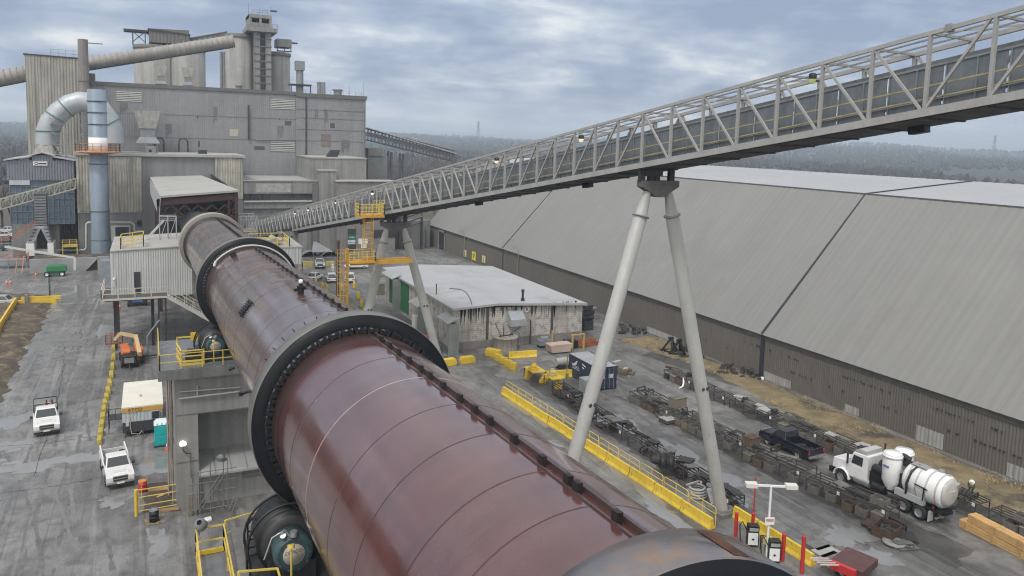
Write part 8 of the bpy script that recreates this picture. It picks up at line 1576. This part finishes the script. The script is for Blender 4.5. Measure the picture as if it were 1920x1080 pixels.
# ---- people
def person(label, loc, rz, pose, body, vest=None, helmet=None, trousers=None):
    me = bpy.data.meshes.new('person'); J = pose; names = list(J); idx = {n: i for i, n in enumerate(names)}
    E_ = [('hip', 'waist'), ('waist', 'chest'), ('chest', 'neck'), ('neck', 'head'), ('chest', 'shl'), ('shl', 'ell'), ('ell', 'hal'), ('chest', 'shr'), ('shr', 'elr'), ('elr', 'har'), ('hip', 'hpl'), ('hpl', 'knl'), ('knl', 'anl'), ('anl', 'tol'), ('hip', 'hpr'), ('hpr', 'knr'), ('knr', 'anr'), ('anr', 'tor')]
    me.from_pydata([J[n] for n in names], [(idx[a], idx[b_]) for a, b_ in E_], []); o = bpy.data.objects.new('person', me); COL.objects.link(o)
    sk = o.modifiers.new('skin', 'SKIN'); rad_ = dict(hip=.15, waist=.14, chest=.17, neck=.065, head=.105, shl=.075, ell=.05, hal=.045, shr=.075, elr=.05, har=.045, hpl=.095, knl=.065, anl=.05, tol=.045, hpr=.095, knr=.065, anr=.05, tor=.045)
    for n in names: v = me.skin_vertices[0].data[idx[n]]; v.radius = (rad_[n], rad_[n]); v.use_root = n == 'hip'
    sb = o.modifiers.new('sub', 'SUBSURF'); sb.levels = 1; sb.render_levels = 1
    dg = bpy.context.evaluated_depsgraph_get(); m2 = bpy.data.meshes.new_from_object(o.evaluated_get(dg)); o.modifiers.clear(); o.data = m2; m2.materials.clear(); m2.materials.append(body); m2.polygons.foreach_set('use_smooth', [True]*len(m2.polygons))
    tag(o, label, 'person'); o.location = loc; o.rotation_euler = (0, 0, rz); OFF[o.name] = V((0, 0, 0)); hd, ck = V(J['head']), V(J['chest'])
    m = MB(); up_ = (hd-V(J['neck'])).normalized(); m.lathe([(.145, .0), (.14, .06), (.11, .12), (.01, .16)], hd+up_*.03, up_, 14); m.lathe([(.19, .0), (.14, .02)], hd+up_*.03, up_, 14); m.build('hard_hat', helmet or WHITE, o)
    if vest: m = MB(); d = V(J['chest'])-V(J['waist']); m.lathe([(.19, -.08), (.215, .1), (.21, d.length*.9), (.14, d.length+.14)], J['waist'], d, 16); m.build('vest', vest, o)
    m = MB(); m.lathe([(.1, -.09), (.11, 0), (.1, .06)], hd-up_*.02, up_, 12); m.build('face', mat('skin_tone', (.42, .26, .2), .6, var=.05), o); return o
STAND = dict(hip=(0, 0, .95), waist=(0, 0, 1.12), chest=(0, 0, 1.38), neck=(0, 0, 1.53), head=(0, .02, 1.68), shl=(-.19, 0, 1.42), ell=(-.25, .03, 1.15), hal=(-.24, .12, .92), shr=(.19, 0, 1.42), elr=(.25, .03, 1.15), har=(.22, .14, .93), hpl=(-.1, 0, .9), knl=(-.11, .03, .5), anl=(-.11, -.02, .1), tol=(-.12, .16, .05), hpr=(.1, 0, .9), knr=(.11, .06, .5), anr=(.11, .0, .1), tor=(.12, .18, .05))
BEND = dict(hip=(0, -.05, .92), waist=(0, .02, 1.07), chest=(0, .22, 1.26), neck=(0, .34, 1.36), head=(0, .45, 1.44), shl=(-.19, .24, 1.27), ell=(-.22, .35, 1.02), hal=(-.14, .5, .88), shr=(.19, .24, 1.27), elr=(.22, .35, 1.02), har=(.14, .5, .9), hpl=(-.1, -.05, .88), knl=(-.11, .03, .5), anl=(-.11, -.04, .1), tol=(-.12, .14, .05), hpr=(.1, -.05, .88), knr=(.11, .05, .5), anr=(.11, .0, .1), tor=(.12, .18, .05))
person('worker in white helmet and yellow vest bending over the right rack row', (58.2, 36.3, .05), pi/2+.6, BEND, mat('work_navy', (.06, .065, .08), .8), mat('hi_vis', (.62, .62, .10), .6, var=.1))
person('person in white coveralls standing left of the dark utility pole', tuple(gr(624, 512)), 2.6, STAND, mat('white_coverall', (.72, .73, .74), .7, var=.05)); person('person in dark work clothes standing right of the small ribbed box house', tuple(gr(567, 508)), 1.5, STAND, mat('dark_work', (.03, .03, .035), .8), None, mat('dark_hat', (.05, .05, .05), .5))
# ---- pylons
def pylon(label, x, y0, y1, D):
    b_ = ray(x, y0); b_ = CAM+b_*D; t_ = CAM+ray(x, y1)*D; h = t_.z-b_.z; c = V((b_.x, b_.y, b_.z-6)); h += 6; w_ = h*.09; t = thing('power_pylon', label, 'pylon', tuple(c)); m = MB()
    def ring(f): k = w_*(1-f)*.95+w_*.06; return [c+V((i*k, j*k, h*f)) for i, j in ((-1, -1), (1, -1), (1, 1), (-1, 1))]
    fs = [0, .2, .38, .54, .68, .8, .9, 1]
    for f0, f1 in zip(fs, fs[1:]):
        A, B = ring(f0), ring(f1)
        for i in range(4): m.bar(A[i], B[i], h*.012); m.bar(A[i], B[(i+1) % 4], h*.007)
    m.build('lattice', mat('pylon_grey', (.16, .17, .18), .6), t); m = MB()
    for f in (.68, .8, .92): k = h*.14; m.bar(c+V((-k, 0, h*f)), c+V((k, 0, h*f)), h*.014); m.bar(c+V((-k, 0, h*f)), c+V((0, 0, h*(f+.06))), h*.008); m.bar(c+V((k, 0, h*f)), c+V((0, 0, h*(f+.06))), h*.008)
    m.build('cross_arms', mat('pylon_grey', (.16, .17, .18), .6), t)
pylon('distant power pylon on the ridge above the middle of the conveyor gallery', 896.5, 256, 227, 2000); pylon('distant power pylon on the ridge at the far right', 1863, 288, 253, 2000)
# ---- bare trees
def bare_tree(label, x, y, h, seed, name='bare_tree', group='bare winter trees around the plant'):
    rr = random.Random(seed); t = thing(name, label, 'tree', (x, y, 0), group); trunk = MB(); tw = MB()
    def grow(p, d, L_, r, dep):
        q = p+d*L_; (trunk if dep < 2 else tw).cyl(p, q, r, r*.65, n=5 if dep < 2 else 3, caps=False)
        if dep >= 5: return
        for k in range(3 if dep < 3 else 2):
            a = V((rr.gauss(0, 1), rr.gauss(0, 1), rr.gauss(0, .5))).normalized(); nd_ = (d+a*rr.uniform(.35, .7)+Z3*.12).normalized(); grow(p+d*L_*rr.uniform(.6, 1), nd_, L_*rr.uniform(.62, .82), r*.55, dep+1)
    grow(V((x, y, -.2)), V((rr.uniform(-.05, .05), 0, 1)), h*.3, h*.022, 0); m_ = mat('bare_branches', (.085, .07, .062), .9, var=.2); trunk.build('trunk', m_, t); tw.build('crown', mat('bare_twigs', (.10, .082, .075), .9, var=.2), t)
spots = [((-2, 300), 235, 18, 'farthest left bare tree beyond the blue grey filter house'), ((18, 300), 240, 16, 'second bare tree from the left edge beyond the filter house'), ((38, 300), 228, 19, 'bare tree just left of the weathered ribbed tower'), ((-20, 300), 215, 15, 'bare tree at the very left picture edge'),
 ((742, 330), 262, 13, 'leftmost bare tree under the dark truss conveyor'), ((768, 330), 268, 14, 'second bare tree under the dark truss conveyor'), ((792, 335), 258, 12, 'third bare tree under the dark truss conveyor'), ((815, 335), 265, 13, 'fourth bare tree under the dark truss conveyor'), ((836, 330), 275, 14, 'rightmost bare tree at the lower end of the dark truss conveyor'), ((720, 335), 270, 13, 'bare tree close to the transfer house right of the main building')]
for k, ((x, y), Y, h, lb) in enumerate(spots): p = at(x, y, Y); bare_tree(lb, p.x, Y, h, k)
